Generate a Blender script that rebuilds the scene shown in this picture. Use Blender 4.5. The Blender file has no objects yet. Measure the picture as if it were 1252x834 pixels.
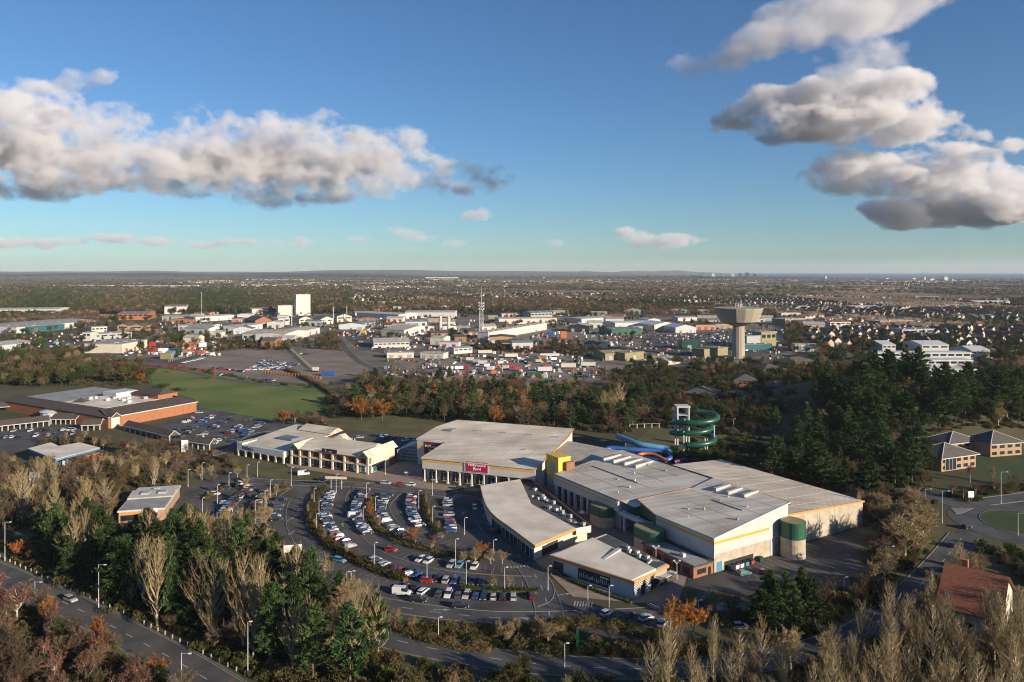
import bpy, bmesh, math, random
import numpy as np
from mathutils import Vector, Matrix

R = math.radians
sc = bpy.context.scene
COL = sc.collection

# ------------------------------------------------------------------ camera
CAM_H, FPX, HORIZON = 90.0, 900.0, 331.0      # height above ground (m), focal length (px of 1252), horizon row
cam_data = bpy.data.cameras.new('camera')
cam_data.sensor_width = 36.0
cam_data.lens = FPX / 1252.0 * 36.0
cam_data.shift_y = -(417.0 - HORIZON) / 1252.0
cam_data.clip_start = 1.0
cam_data.clip_end = 150000.0
cam = bpy.data.objects.new('camera', cam_data)
COL.objects.link(cam)
cam.location = (0, 0, CAM_H)
cam.rotation_euler = (R(90), 0, 0)
sc.camera = cam

# ------------------------------------------------------------------ sky, sun, exposure
SUN_EL = R(16.0)
SUN_AZ = math.atan2(0.80, -0.60)               # direction towards the sun, clockwise from +Y
SUN_DIR = Vector((math.sin(SUN_AZ) * math.cos(SUN_EL), math.cos(SUN_AZ) * math.cos(SUN_EL), math.sin(SUN_EL)))
world = bpy.data.worlds.new('World')
sc.world = world
world.use_nodes = True
wn = world.node_tree.nodes
wl = world.node_tree.links
wn.clear()
w_out = wn.new('ShaderNodeOutputWorld')
w_bg = wn.new('ShaderNodeBackground')
w_sky = wn.new('ShaderNodeTexSky')
w_sky.sky_type = 'NISHITA'
w_sky.sun_disc = False
w_sky.sun_elevation = SUN_EL
w_sky.sun_rotation = SUN_AZ
w_sky.altitude = 90
w_sky.air_density = 1.0
w_sky.dust_density = 0.15
w_sky.ozone_density = 1.6
w_bg.inputs['Strength'].default_value = 0.060
w_tint = wn.new('ShaderNodeMix'); w_tint.data_type = 'RGBA'; w_tint.blend_type = 'MULTIPLY'
w_tint.inputs['Factor'].default_value = 1.0
w_tint.inputs['B'].default_value = (0.54, 0.82, 1.16, 1)      # clear winter air: a little less red than the model sky
wl.new(w_sky.outputs[0], w_tint.inputs['A'])
wl.new(w_tint.outputs['Result'], w_bg.inputs['Color'])
wl.new(w_bg.outputs[0], w_out.inputs['Surface'])

sun_data = bpy.data.lights.new('sun', 'SUN')
sun_data.energy = 5.0
sun_data.angle = R(0.55)
sun_data.color = (1.0, 0.85, 0.66)
sun = bpy.data.objects.new('sun', sun_data)
COL.objects.link(sun)
sun.location = SUN_DIR * 400
sun.rotation_euler = (-SUN_DIR).to_track_quat('-Z', 'Y').to_euler()

vs = sc.view_settings
vs.view_transform = 'Standard'
vs.look = 'None'
vs.gamma = 1.0
vs.exposure = 0.76
vs.use_curve_mapping = False
cy = sc.cycles
cy.use_denoising = True
cy.use_adaptive_sampling = True
cy.adaptive_threshold = 0.018
cy.pixel_filter_type = 'BLACKMAN_HARRIS'
cy.filter_width = 1.1
cy.max_bounces = 8
cy.diffuse_bounces = 3
cy.glossy_bounces = 2
cy.transmission_bounces = 2
cy.volume_bounces = 5
cy.transparent_max_bounces = 8

# ------------------------------------------------------------------ helpers
def G(px, py, z=0.0):
    """Point of the level z that the photograph shows at pixel (px, py)."""
    y = (CAM_H - z) * FPX / (py - HORIZON)
    return Vector(((px - 626.0) * y / FPX, y, z))

def PX(x, y, z=0.0):
    return (626.0 + FPX * x / y, HORIZON + FPX * (CAM_H - z) / y)

ORD = ['first', 'second', 'third', 'fourth', 'fifth', 'sixth', 'seventh', 'eighth', 'ninth', 'tenth', 'eleventh', 'twelfth',
       'thirteenth', 'fourteenth', 'fifteenth', 'sixteenth', 'seventeenth', 'eighteenth', 'nineteenth', 'twentieth']
def ordinal(i):
    if i < 20: return ORD[i]
    n = i + 1
    return '%d%s' % (n, 'th' if 10 <= n % 100 <= 20 else {1: 'st', 2: 'nd', 3: 'rd'}.get(n % 10, 'th'))

def tag(o, label=None, cat=None, group=None, kind=None):
    if label: o['label'] = label
    if cat: o['category'] = cat
    if group: o['group'] = group
    if kind: o['kind'] = kind
    return o

BASE = {}
def thing(name, label, cat, loc=(0, 0, 0), group=None):
    o = bpy.data.objects.new(name, None)
    COL.objects.link(o)
    o.location = loc
    o.empty_display_size = 1.0
    BASE[o.name] = Vector(loc)
    return tag(o, label, cat, group)

def link(name, me, parent=None):
    o = bpy.data.objects.new(name, me)
    COL.objects.link(o)
    if parent is not None:
        o.parent = parent
        BASE[o.name] = BASE.get(parent.name, Vector((0, 0, 0)))
    return o

def mesh(name, verts, faces, m, parent=None, smooth=False, mi=None):
    me = bpy.data.meshes.new(name)
    if parent is not None and parent.name in BASE:
        b = BASE[parent.name]
        verts = [(v[0] - b[0], v[1] - b[1], v[2] - b[2]) for v in verts]
    me.from_pydata([tuple(v) for v in verts], [], faces)
    ms = m if isinstance(m, (list, tuple)) else [m]
    for q in ms: me.materials.append(q)
    if mi is not None: me.polygons.foreach_set('material_index', mi)
    if smooth: me.polygons.foreach_set('use_smooth', [True] * len(me.polygons))
    me.update()
    return link(name, me, parent)

class MB:
    """Collects shapes that make up one mesh."""
    def __init__(s): s.v = []; s.f = []
    def add(s, vs, fs):
        n = len(s.v); s.v += [tuple(q) for q in vs]; s.f += [tuple(i + n for i in f) for f in fs]; return s
    def hexa(s, b, t):   # 4 bottom points, 4 top points (ccw)
        return s.add(list(b) + list(t), [(3, 2, 1, 0), (4, 5, 6, 7), (0, 1, 5, 4), (1, 2, 6, 5), (2, 3, 7, 6), (3, 0, 4, 7)])
    def prism(s, pts, z0, z1):
        n = len(pts)
        z0s = z0 if isinstance(z0, (list, tuple)) else [z0] * n
        z1s = z1 if isinstance(z1, (list, tuple)) else [z1] * n
        vs = [(p[0], p[1], z) for p, z in zip(pts, z0s)] + [(p[0], p[1], z) for p, z in zip(pts, z1s)]
        fs = [tuple(range(n - 1, -1, -1)), tuple(range(n, 2 * n))] + [(i, (i + 1) % n, n + (i + 1) % n, n + i) for i in range(n)]
        return s.add(vs, fs)
    def box(s, x0, x1, y0, y1, z0, z1):
        return s.prism([(x0, y0), (x1, y0), (x1, y1), (x0, y1)], z0, z1)
    def wall(s, a, b, z0, z1, off=0.0, th=0.2, z1b=None, z0b=None):
        """Upright slab along a->b, lying 'off' to 'off+th' on the right-hand (outer) side."""
        a = Vector((a[0], a[1])); b = Vector((b[0], b[1])); d = (b - a).normalized(); n = Vector((d.y, -d.x))
        p = [a + n * off, a + n * (off + th), b + n * (off + th), b + n * off]
        zt = z1 if z1b is None else z1b; zb = z0 if z0b is None else z0b
        return s.hexa([(p[0].x, p[0].y, z0), (p[1].x, p[1].y, z0), (p[2].x, p[2].y, zb), (p[3].x, p[3].y, zb)],
                      [(p[0].x, p[0].y, z1), (p[1].x, p[1].y, z1), (p[2].x, p[2].y, zt), (p[3].x, p[3].y, zt)])
    def cyl(s, x, y, z0, z1, r0, r1=None, n=10, ry=None):
        r1 = r0 if r1 is None else r1; k = 1.0 if ry is None else ry / r0
        vs = [(x + r * math.cos(6.28318 * i / n), y + k * r * math.sin(6.28318 * i / n), z) for z, r in ((z0, r0), (z1, r1)) for i in range(n)]
        fs = [tuple(range(n - 1, -1, -1)), tuple(range(n, 2 * n))] + [(i, (i + 1) % n, n + (i + 1) % n, n + i) for i in range(n)]
        return s.add(vs, fs)
    def rod(s, p0, p1, r0, r1=None, n=5):
        p0 = Vector(p0); p1 = Vector(p1); r1 = r0 if r1 is None else r1
        d = p1 - p0
        if d.length < 1e-6: return s
        q = d.to_track_quat('Z', 'Y')
        vs = []
        for p, r in ((p0, r0), (p1, r1)):
            for i in range(n):
                a = 6.28318 * i / n
                vs.append(p + q @ Vector((r * math.cos(a), r * math.sin(a), 0)))
        return s.add(vs, [tuple(range(n - 1, -1, -1)), tuple(range(n, 2 * n))] + [(i, (i + 1) % n, n + (i + 1) % n, n + i) for i in range(n)])
    def tube(s, pts, r, n=8):
        pts = [Vector(p) for p in pts]; base = len(s.v); m = len(pts)
        for i, p in enumerate(pts):
            d = (pts[min(i + 1, m - 1)] - pts[max(i - 1, 0)]).normalized()
            a = d.cross(Vector((0, 0, 1)))
            a = a.normalized() if a.length > 1e-4 else Vector((1, 0, 0))
            b = a.cross(d)
            for k in range(n):
                t = 6.28318 * k / n
                s.v.append(tuple(p + a * (r * math.cos(t)) + b * (r * math.sin(t))))
        for i in range(m - 1):
            for k in range(n):
                s.f.append((base + i * n + k, base + i * n + (k + 1) % n, base + (i + 1) * n + (k + 1) % n, base + (i + 1) * n + k))
        return s
    def slab(s, top, th):
        n = len(top)
        return s.add([(p[0], p[1], p[2] - th) for p in top] + list(top),
                     [tuple(range(n - 1, -1, -1)), tuple(range(n, 2 * n))] + [(i, (i + 1) % n, n + (i + 1) % n, n + i) for i in range(n)])
    def build(s, name, m, parent=None, smooth=False):
        return mesh(name, s.v, s.f, m, parent, smooth)

def seg(a, b, s0, s1):
    """Sub-segment of a->b between distances s0 and s1."""
    a = Vector((a[0], a[1])); b = Vector((b[0], b[1])); d = (b - a).normalized()
    return a + d * s0, a + d * s1
def seglen(a, b): return (Vector((b[0], b[1])) - Vector((a[0], a[1]))).length

class Frame:
    def __init__(s, o, u):
        s.o = Vector((o[0], o[1])); s.u = Vector((u[0], u[1])).normalized(); s.v = Vector((-s.u.y, s.u.x))
    def p(s, a, b): q = s.o + s.u * a + s.v * b; return (q.x, q.y)
    def p3(s, a, b, z): q = s.o + s.u * a + s.v * b; return (q.x, q.y, z)
    def rect(s, a0, a1, b0, b1): return [s.p(a0, b0), s.p(a1, b0), s.p(a1, b1), s.p(a0, b1)]

def text(name, body, m, parent, origin, udir, size, depth=0.04, center=True, xscale=1.0):
    """Raised lettering standing on an upright face: origin (x,y,z), udir = reading direction on the wall."""
    cu = bpy.data.curves.new(name, 'FONT')
    cu.body = body; cu.size = size; cu.extrude = depth; cu.align_x = 'CENTER' if center else 'LEFT'; cu.align_y = 'CENTER'
    cu.resolution_u = 3
    tmp = bpy.data.objects.new('lettering', cu); COL.objects.link(tmp)
    dg = bpy.context.evaluated_depsgraph_get()
    me = bpy.data.meshes.new_from_object(tmp.evaluated_get(dg))
    bpy.data.objects.remove(tmp); bpy.data.curves.remove(cu)
    u = Vector((udir[0], udir[1], 0)).normalized(); n = Vector((u.y, -u.x, 0))
    M = Matrix(((u.x * xscale, 0, n.x, origin[0]), (u.y * xscale, 0, n.y, origin[1]), (0, 1, 0, origin[2]), (0, 0, 0, 1)))
    me.transform(M)
    if parent.name in BASE: me.transform(Matrix.Translation(-BASE[parent.name]))
    me.materials.clear(); me.materials.append(m)
    return link(name, me, parent)

# ------------------------------------------------------------------ materials
def mat(name, col, rough=0.7, var=0.18, scale=0.6, bump=0.0, bscale=6.0, metal=0.0, spec=0.3, rand=0.0, col2=None, detail=5.0,
        streak=None, emit=None, huerand=0.0):
    m = bpy.data.materials.new(name); m.use_nodes = True
    n = m.node_tree.nodes; l = m.node_tree.links
    p = n['Principled BSDF']
    p.inputs['Roughness'].default_value = rough
    p.inputs['Metallic'].default_value = metal
    p.inputs['Specular IOR Level'].default_value = spec
    ge = n.new('ShaderNodeNewGeometry')
    nz = n.new('ShaderNodeTexNoise'); nz.inputs['Scale'].default_value = scale; nz.inputs['Detail'].default_value = detail
    if streak:
        mp = n.new('ShaderNodeMapping'); mp.inputs['Rotation'].default_value = (0, 0, streak[0]); mp.inputs['Scale'].default_value = streak[1]
        l.new(ge.outputs['Position'], mp.inputs[0]); l.new(mp.outputs[0], nz.inputs['Vector'])
    else:
        l.new(ge.outputs['Position'], nz.inputs['Vector'])
    cr = n.new('ShaderNodeValToRGB')
    a, b = cr.color_ramp.elements
    a.position, b.position = 0.3, 0.7
    c2 = col2 if col2 else tuple(min(1, c * (1 + var)) for c in col)
    c1 = col if col2 else tuple(c * (1 - var) for c in col)
    a.color = (*c1, 1); b.color = (*c2, 1)
    l.new(nz.outputs['Fac'], cr.inputs[0])
    src = cr.outputs[0]
    if rand or huerand:
        oi = n.new('ShaderNodeObjectInfo')
        hs = n.new('ShaderNodeHueSaturation')
        if rand:
            mr = n.new('ShaderNodeMapRange'); mr.inputs['To Min'].default_value = 1 - rand; mr.inputs['To Max'].default_value = 1 + rand
            l.new(oi.outputs['Random'], mr.inputs['Value']); l.new(mr.outputs[0], hs.inputs['Value'])
        if huerand:
            ml = n.new('ShaderNodeMath'); ml.operation = 'MULTIPLY'; ml.inputs[1].default_value = 7.31
            fr = n.new('ShaderNodeMath'); fr.operation = 'FRACT'
            mh = n.new('ShaderNodeMapRange'); mh.inputs['To Min'].default_value = 0.5 - huerand; mh.inputs['To Max'].default_value = 0.5 + huerand
            l.new(oi.outputs['Random'], ml.inputs[0]); l.new(ml.outputs[0], fr.inputs[0]); l.new(fr.outputs[0], mh.inputs['Value']); l.new(mh.outputs[0], hs.inputs['Hue'])
        l.new(src, hs.inputs['Color']); src = hs.outputs[0]
    l.new(src, p.inputs['Base Color'])
    if bump:
        nb = n.new('ShaderNodeTexNoise'); nb.inputs['Scale'].default_value = bscale; nb.inputs['Detail'].default_value = 3
        l.new(ge.outputs['Position'], nb.inputs['Vector'])
        bp = n.new('ShaderNodeBump'); bp.inputs['Strength'].default_value = bump; bp.inputs['Distance'].default_value = 0.2
        l.new(nb.outputs['Fac'], bp.inputs['Height']); l.new(bp.outputs[0], p.inputs['Normal'])
    if emit:
        p.inputs['Emission Color'].default_value = (*emit[0], 1); p.inputs['Emission Strength'].default_value = emit[1]
    return m

def seam_roof(name, col, ang, pitch=0.9, var=0.2, rough=0.6):
    """Profiled metal sheet: fine ribs running along 'ang', weathered in streaks the same way."""
    m = mat(name, col, rough, var, 0.35, streak=(ang, (0.12, 1.6, 0.3)), spec=0.35)
    n = m.node_tree.nodes; l = m.node_tree.links
    p = n['Principled BSDF']
    ge = n.new('ShaderNodeNewGeometry')
    mp = n.new('ShaderNodeMapping'); mp.inputs['Rotation'].default_value = (0, 0, ang)
    wv = n.new('ShaderNodeTexWave'); wv.bands_direction = 'Y'; wv.inputs['Scale'].default_value = 1.0 / pitch * 0.32
    l.new(ge.outputs['Position'], mp.inputs[0]); l.new(mp.outputs[0], wv.inputs['Vector'])
    bp = n.new('ShaderNodeBump'); bp.inputs['Strength'].default_value = 0.25; bp.inputs['Distance'].default_value = 0.12
    l.new(wv.outputs['Fac'], bp.inputs['Height']); l.new(bp.outputs[0], p.inputs['Normal'])
    # blotchy stains of their own
    base = p.inputs['Base Color'].links[0].from_socket
    st = n.new('ShaderNodeTexNoise'); st.inputs['Scale'].default_value = 0.07; st.inputs['Detail'].default_value = 6
    l.new(ge.outputs['Position'], st.inputs['Vector'])
    mr = n.new('ShaderNodeMapRange'); mr.inputs['From Min'].default_value = 0.35; mr.inputs['From Max'].default_value = 0.7
    mr.inputs['To Min'].default_value = 0.0; mr.inputs['To Max'].default_value = 0.85
    l.new(st.outputs['Fac'], mr.inputs['Value'])
    mx = n.new('ShaderNodeMix'); mx.data_type = 'RGBA'; mx.blend_type = 'MULTIPLY'
    mx.inputs['B'].default_value = (0.60, 0.57, 0.52, 1)
    l.new(mr.outputs[0], mx.inputs['Factor']); l.new(base, mx.inputs['A']); l.new(mx.outputs['Result'], p.inputs['Base Color'])
    return m

def foliage(name, c1, c2, rand=0.25, huerand=0.02, transl=0.25, scale=0.9):
    m = mat(name, c1, 0.85, 0, scale, col2=c2, spec=0.12, rand=rand, huerand=huerand, detail=2.0)
    if transl:
        n = m.node_tree.nodes; l = m.node_tree.links
        p = n['Principled BSDF']; out = [q for q in n if q.type == 'OUTPUT_MATERIAL'][0]
        t = n.new('ShaderNodeBsdfTranslucent'); ms = n.new('ShaderNodeMixShader'); ms.inputs[0].default_value = transl
        l.new(p.inputs['Base Color'].links[0].from_socket, t.inputs['Color'])
        l.new(p.outputs[0], ms.inputs[1]); l.new(t.outputs[0], ms.inputs[2]); l.new(ms.outputs[0], out.inputs['Surface'])
    return m

M = {}
M['white'] = mat('white_cladding', (0.47, 0.455, 0.43), 0.55, 0.07, 0.25)
M['cream'] = mat('cream_render', (0.53, 0.475, 0.385), 0.7, 0.08, 0.3)
M['stone'] = mat('buff_block', (0.38, 0.33, 0.26), 0.85, 0.2, 0.5, bump=0.2)
M['concrete'] = mat('concrete', (0.31, 0.275, 0.215), 0.85, 0.14, 0.15, bump=0.15, streak=(0, (1, 1, 0.25)))
M['grey'] = mat('grey_panel', (0.30, 0.31, 0.32), 0.6, 0.1, 0.3)
M['lgrey'] = mat('light_grey_panel', (0.46, 0.47, 0.48), 0.6, 0.08, 0.3)
M['dgrey'] = mat('dark_grey_felt', (0.07, 0.075, 0.08), 0.85, 0.25, 0.5)
M['orange'] = mat('orange_trim', (0.62, 0.25, 0.06), 0.5, 0.08, 0.3)
M['amber'] = mat('amber_stripe', (0.62, 0.34, 0.05), 0.5, 0.06, 0.3)
M['yellow'] = mat('yellow_cladding', (0.58, 0.40, 0.07), 0.5, 0.06, 0.3)
M['green'] = mat('green_cladding', (0.014, 0.080, 0.046), 0.5, 0.12, 0.4, spec=0.5)
M['brick'] = mat('orange_brick', (0.30, 0.125, 0.06), 0.85, 0.18, 1.6, bump=0.1)
M['brown_brick'] = mat('brown_brick', (0.25, 0.12, 0.07), 0.85, 0.18, 1.2)
M['buff_brick'] = mat('buff_brick', (0.34, 0.23, 0.145), 0.85, 0.15, 1.2)
M['timber'] = mat('orange_timber', (0.36, 0.13, 0.035), 0.6, 0.2, 1.2)
M['glass'] = mat('window_glass', (0.02, 0.026, 0.032), 0.12, 0.2, 0.6, spec=0.6)
M['teal_glass'] = mat('teal_glass', (0.03, 0.11, 0.12), 0.15, 0.2, 0.6, spec=0.6)
M['void'] = mat('dark_shopfront', (0.035, 0.034, 0.036), 0.3, 0.5, 0.9, spec=0.4)
M['tile'] = mat('dark_roof_tile', (0.075, 0.062, 0.052), 0.8, 0.22, 0.8, bump=0.25, bscale=4)
M['slate'] = mat('slate_roof', (0.095, 0.088, 0.082), 0.75, 0.2, 0.8, bump=0.2, bscale=4)
M['red_tile'] = mat('red_clay_tile', (0.25, 0.09, 0.05), 0.8, 0.22, 1.2, bump=0.25, bscale=4)
M['crimson'] = mat('crimson_sign', (0.42, 0.012, 0.07), 0.45, 0.05, 0.3)
M['darkred'] = mat('dark_red_sign', (0.16, 0.012, 0.03), 0.45, 0.1, 0.3)
M['black'] = mat('black_panel', (0.02, 0.02, 0.022), 0.5, 0.2, 0.5)
M['navy'] = mat('navy_poster', (0.012, 0.018, 0.045), 0.4, 0.3, 0.8)
M['letter'] = mat('white_letter', (0.8, 0.8, 0.8), 0.5, 0.02, 0.5)
M['dletter'] = mat('dark_letter', (0.03, 0.03, 0.06), 0.5, 0.1, 0.5)
M['steel'] = mat('galvanised_steel', (0.42, 0.44, 0.45), 0.45, 0.1, 0.8, metal=0.6)
M['lampgrey'] = mat('lamp_post_paint', (0.55, 0.56, 0.56), 0.45, 0.05, 0.8, metal=0.2)
M['blue'] = mat('blue_plastic', (0.02, 0.08, 0.28), 0.35, 0.08, 0.6, spec=0.5)
M['lblue'] = mat('light_blue_plastic', (0.07, 0.22, 0.38), 0.35, 0.1, 0.6, spec=0.5)
M['purple'] = mat('purple_plastic', (0.10, 0.04, 0.19), 0.35, 0.08, 0.6, spec=0.5)
M['redp'] = mat('red_plastic', (0.32, 0.03, 0.03), 0.4, 0.1, 0.6, spec=0.5)
M['orangep'] = mat('orange_plastic', (0.48, 0.15, 0.05), 0.4, 0.1, 0.6, spec=0.5)
M['slidegreen'] = mat('slide_green', (0.012, 0.07, 0.045), 0.35, 0.15, 0.6, spec=0.5)
M['olive'] = mat('olive_cladding', (0.23, 0.20, 0.105), 0.7, 0.12, 0.3)
M['teal_roof'] = mat('teal_roof', (0.10, 0.17, 0.17), 0.6, 0.15, 0.3)
M['blue_roof'] = mat('steel_blue_roof', (0.13, 0.17, 0.20), 0.55, 0.15, 0.3)
M['pale_roof'] = mat('pale_sheet_roof', (0.39, 0.37, 0.335), 0.6, 0.18, 0.2)
M['grey_roof'] = mat('grey_sheet_roof', (0.27, 0.27, 0.265), 0.65, 0.2, 0.2)
M['beige_roof'] = mat('beige_sheet_roof', (0.38, 0.345, 0.28), 0.65, 0.2, 0.2)
M['white_roof'] = mat('white_sheet_roof', (0.50, 0.52, 0.55), 0.55, 0.1, 0.2)
M['plant'] = mat('roof_plant_white', (0.42, 0.41, 0.39), 0.5, 0.15, 1.0)
M['tarmac'] = mat('tarmac', (0.040, 0.041, 0.044), 0.9, 0.3, 0.09, detail=12, bump=0.1, col2=(0.105, 0.097, 0.090))
M['road'] = mat('road_asphalt', (0.05, 0.052, 0.057), 0.88, 0.22, 0.12, detail=12, col2=(0.10, 0.098, 0.096))
M['pave'] = mat('paving', (0.26, 0.20, 0.155), 0.9, 0.15, 0.3)
M['kerb'] = mat('kerb_stone', (0.19, 0.18, 0.16), 0.85, 0.15, 0.5)
M['paint'] = mat('road_paint', (0.30, 0.30, 0.28), 0.8, 0.25, 1.0)
M['gravel'] = mat('gravel_yard', (0.19, 0.155, 0.125), 0.95, 0.3, 0.03, detail=8)
M['lawn'] = mat('dark_lawn', (0.028, 0.052, 0.014), 0.95, 0.3, 0.06, detail=9, col2=(0.055, 0.075, 0.022), bump=0.3, bscale=2)  # darker green turf than the mown field
M['joint'] = mat('sheet_joint', (0.44, 0.39, 0.32), 0.7, 0.1, 0.5)
M['estate'] = mat('estate_hardstanding', (0.095, 0.085, 0.068), 0.92, 0.3, 0.02, detail=9, col2=(0.21, 0.18, 0.135))
M['grass'] = mat('mown_grass', (0.055, 0.105, 0.016), 0.95, 0.3, 0.022, detail=12, col2=(0.165, 0.175, 0.040), bump=0.3, bscale=2)
M['verge'] = mat('rough_verge', (0.060, 0.070, 0.022), 0.95, 0.3, 0.10, detail=9, col2=(0.13, 0.105, 0.048), bump=0.4, bscale=2)
M['water'] = mat('sea_water', (0.02, 0.07, 0.12), 0.35, 0.15, 0.0008)
M['hill'] = mat('wooded_hill', (0.035, 0.045, 0.03), 0.95, 0.3, 0.0015, col2=(0.07, 0.065, 0.045))
M['tyre'] = mat('tyre_rubber', (0.02, 0.02, 0.02), 0.8, 0.1, 2.0)
M['lightglass'] = mat('headlamp_glass', (0.6, 0.6, 0.58), 0.2, 0.05, 2.0, spec=0.6)
M['bark'] = mat('brown_bark', (0.11, 0.085, 0.06), 0.9, 0.25, 2.0, rand=0.2)
M['pale_bark'] = mat('pale_bark', (0.36, 0.30, 0.21), 0.85, 0.2, 2.0, rand=0.15)
M['white_bark'] = mat('birch_bark', (0.50, 0.47, 0.42), 0.8, 0.25, 2.0)
M['pine'] = foliage('pine_needles', (0.018, 0.042, 0.016), (0.075, 0.110, 0.034), 0.45, 0.025, 0.2)
M['straw'] = foliage('straw_twigs', (0.21, 0.16, 0.082), (0.36, 0.28, 0.15), 0.2, 0.012, 0.1)
M['brown'] = foliage('brown_twigs', (0.095, 0.070, 0.043), (0.16, 0.118, 0.070), 0.3, 0.02, 0.15)
M['russet'] = foliage('russet_twigs', (0.15, 0.072, 0.05), (0.22, 0.115, 0.085), 0.25, 0.012, 0.15)
M['rust'] = foliage('orange_autumn_leaf', (0.27, 0.095, 0.022), (0.40, 0.165, 0.045), 0.2, 0.012, 0.3)
M['olivef'] = foliage('olive_foliage', (0.050, 0.052, 0.018), (0.12, 0.105, 0.038), 0.3, 0.02, 0.2)
M['greenf'] = foliage('green_foliage', (0.025, 0.050, 0.014), (0.070, 0.100, 0.028), 0.3, 0.02, 0.25)
M['oak'] = foliage('grey_brown_twigs', (0.085, 0.058, 0.036), (0.155, 0.105, 0.062), 0.3, 0.02, 0.15)
M['alder'] = foliage('plum_brown_twigs', (0.105, 0.070, 0.048), (0.19, 0.135, 0.090), 0.3, 0.02, 0.15)
M['scrub'] = foliage('brown_scrub', (0.070, 0.055, 0.026), (0.15, 0.115, 0.05), 0.3, 0.02, 0.15)
ROOF_ANG = -math.atan2(0.52, 0.854)
M['roof_main'] = seam_roof('pool_roof_sheet', (0.64, 0.58, 0.49), -math.atan2(0.52, 0.854))
M['roof_bowl'] = seam_roof('bowling_roof_sheet', (0.67, 0.60, 0.485), -math.atan2(0.939, 0.345))
M['roof_rear'] = seam_roof('cinema_roof_sheet', (0.62, 0.545, 0.44), -math.atan2(0.52, 0.854))
M['roof_flat'] = mat('pale_membrane_roof', (0.65, 0.585, 0.48), 0.7, 0.2, 0.12, detail=7)
M['roof_row'] = seam_roof('row_roof_sheet', (0.65, 0.58, 0.46), -math.atan2(0.909, 0.417))

# ------------------------------------------------------------------ trees: every kind is a trunk mesh and a crown mesh, several variants each
class Soup:
    def __init__(s): s.v = []; s.f = []
    def tri(s, a, b, c):
        n = len(s.v); s.v += [tuple(a), tuple(b), tuple(c)]; s.f.append((n, n + 1, n + 2))
    def ribbon(s, p0, p1, w, rnd):
        d = p1 - p0
        side = d.cross(Vector((rnd.uniform(-1, 1), rnd.uniform(-1, 1), rnd.uniform(-1, 1))))
        if side.length < 1e-5: return
        side = side.normalized() * (w * 0.5)
        s.tri(p0 - side, p0 + side, p1)
    def leaf(s, p, size, rnd, up=0.3, dirn=None, wf=0.42):
        d = Vector((rnd.gauss(0, 1), rnd.gauss(0, 1), rnd.gauss(0, 1) + up))
        if dirn is not None: d = d.normalized() * 0.7 + dirn
        d = d.normalized() * size
        q = d.cross(Vector((rnd.gauss(0, 1), rnd.gauss(0, 1), rnd.gauss(0, 1))))
        if q.length < 1e-5: return
        q = q.normalized() * size * wf
        s.tri(p - q, p + q, p + d)
    def mesh(s, name, m):
        me = bpy.data.meshes.new(name)
        me.from_pydata(s.v, [], s.f)
        me.materials.append(m); me.update()
        return me

def mb_mesh(mb, name, m):
    me = bpy.data.meshes.new(name); me.from_pydata(mb.v, [], mb.f); me.materials.append(m)
    me.polygons.foreach_set('use_smooth', [True] * len(me.polygons)); me.update()
    return me

def bend(d, ang, az):
    """d turned by ang towards a random side."""
    a = d.cross(Vector((0.31, 0.17, 1.0)))
    a = a.normalized() if a.length > 1e-4 else Vector((1, 0, 0))
    b = a.cross(d).normalized()
    return (d * math.cos(ang) + (a * math.cos(az) + b * math.sin(az)) * math.sin(ang)).normalized()

def trunk_path(rnd, H, wob, n=7):
    pts = []; x = y = 0.0
    for i in range(n + 1):
        pts.append(Vector((x, y, H * i / n))); x += rnd.uniform(-wob, wob); y += rnd.uniform(-wob, wob)
    return pts
def at_path(pts, t):
    k = t * (len(pts) - 1); i = min(int(k), len(pts) - 2); return pts[i].lerp(pts[i + 1], k - i)

def make_pine(seed, H=15.0, conic=0.6):
    rnd = random.Random(seed); tr = MB(); cr = Soup()
    path = trunk_path(rnd, H, 0.22)
    for i in range(len(path) - 1):
        tr.rod(path[i], path[i + 1], 0.27 * (1 - i / 8.2), 0.27 * (1 - (i + 1) / 8.2), 6)
    nl = 54
    for i in range(nl):
        t = 0.20 + 0.78 * (i / nl) + rnd.uniform(-.02, .02)
        t = min(t, .985)
        p = at_path(path, t)
        prof = (1 - t) ** 0.75 * conic * 1.05 + (1 - conic) * math.sin(min(1, (t - .12) / .8) * math.pi) ** .8 * 0.85
        L = H * 0.27 * max(0.12, prof) * rnd.uniform(0.65, 1.3)
        az = i * 2.4 + rnd.uniform(-.5, .5)
        el = rnd.uniform(-0.05, 0.45) + 0.35 * t
        d = Vector((math.cos(az) * math.cos(el), math.sin(az) * math.cos(el), math.sin(el)))
        tip = p + d * L
        tr.rod(p, p + d * L * 0.8, 0.075 * (1 - t) + 0.03, 0.02, 3)
        nc = max(3, int(L * 2.0))
        for k in range(nc):
            q = rnd.uniform(0.32, 1.03)
            c = p + d * (L * q) + Vector((rnd.gauss(0, .25 * q), rnd.gauss(0, .25 * q), rnd.gauss(0, .09) + .10 * q)) * (0.7 + L * 0.13)
            for j in range(19):
                cr.leaf(c + Vector((rnd.gauss(0, .26), rnd.gauss(0, .26), rnd.gauss(0, .12))), rnd.uniform(0.45, 0.9), rnd, 0.45, d * 0.8, .24)
    return mb_mesh(tr, 'trunk', M['bark']), cr.mesh('crown', M['pine']), H

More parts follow.
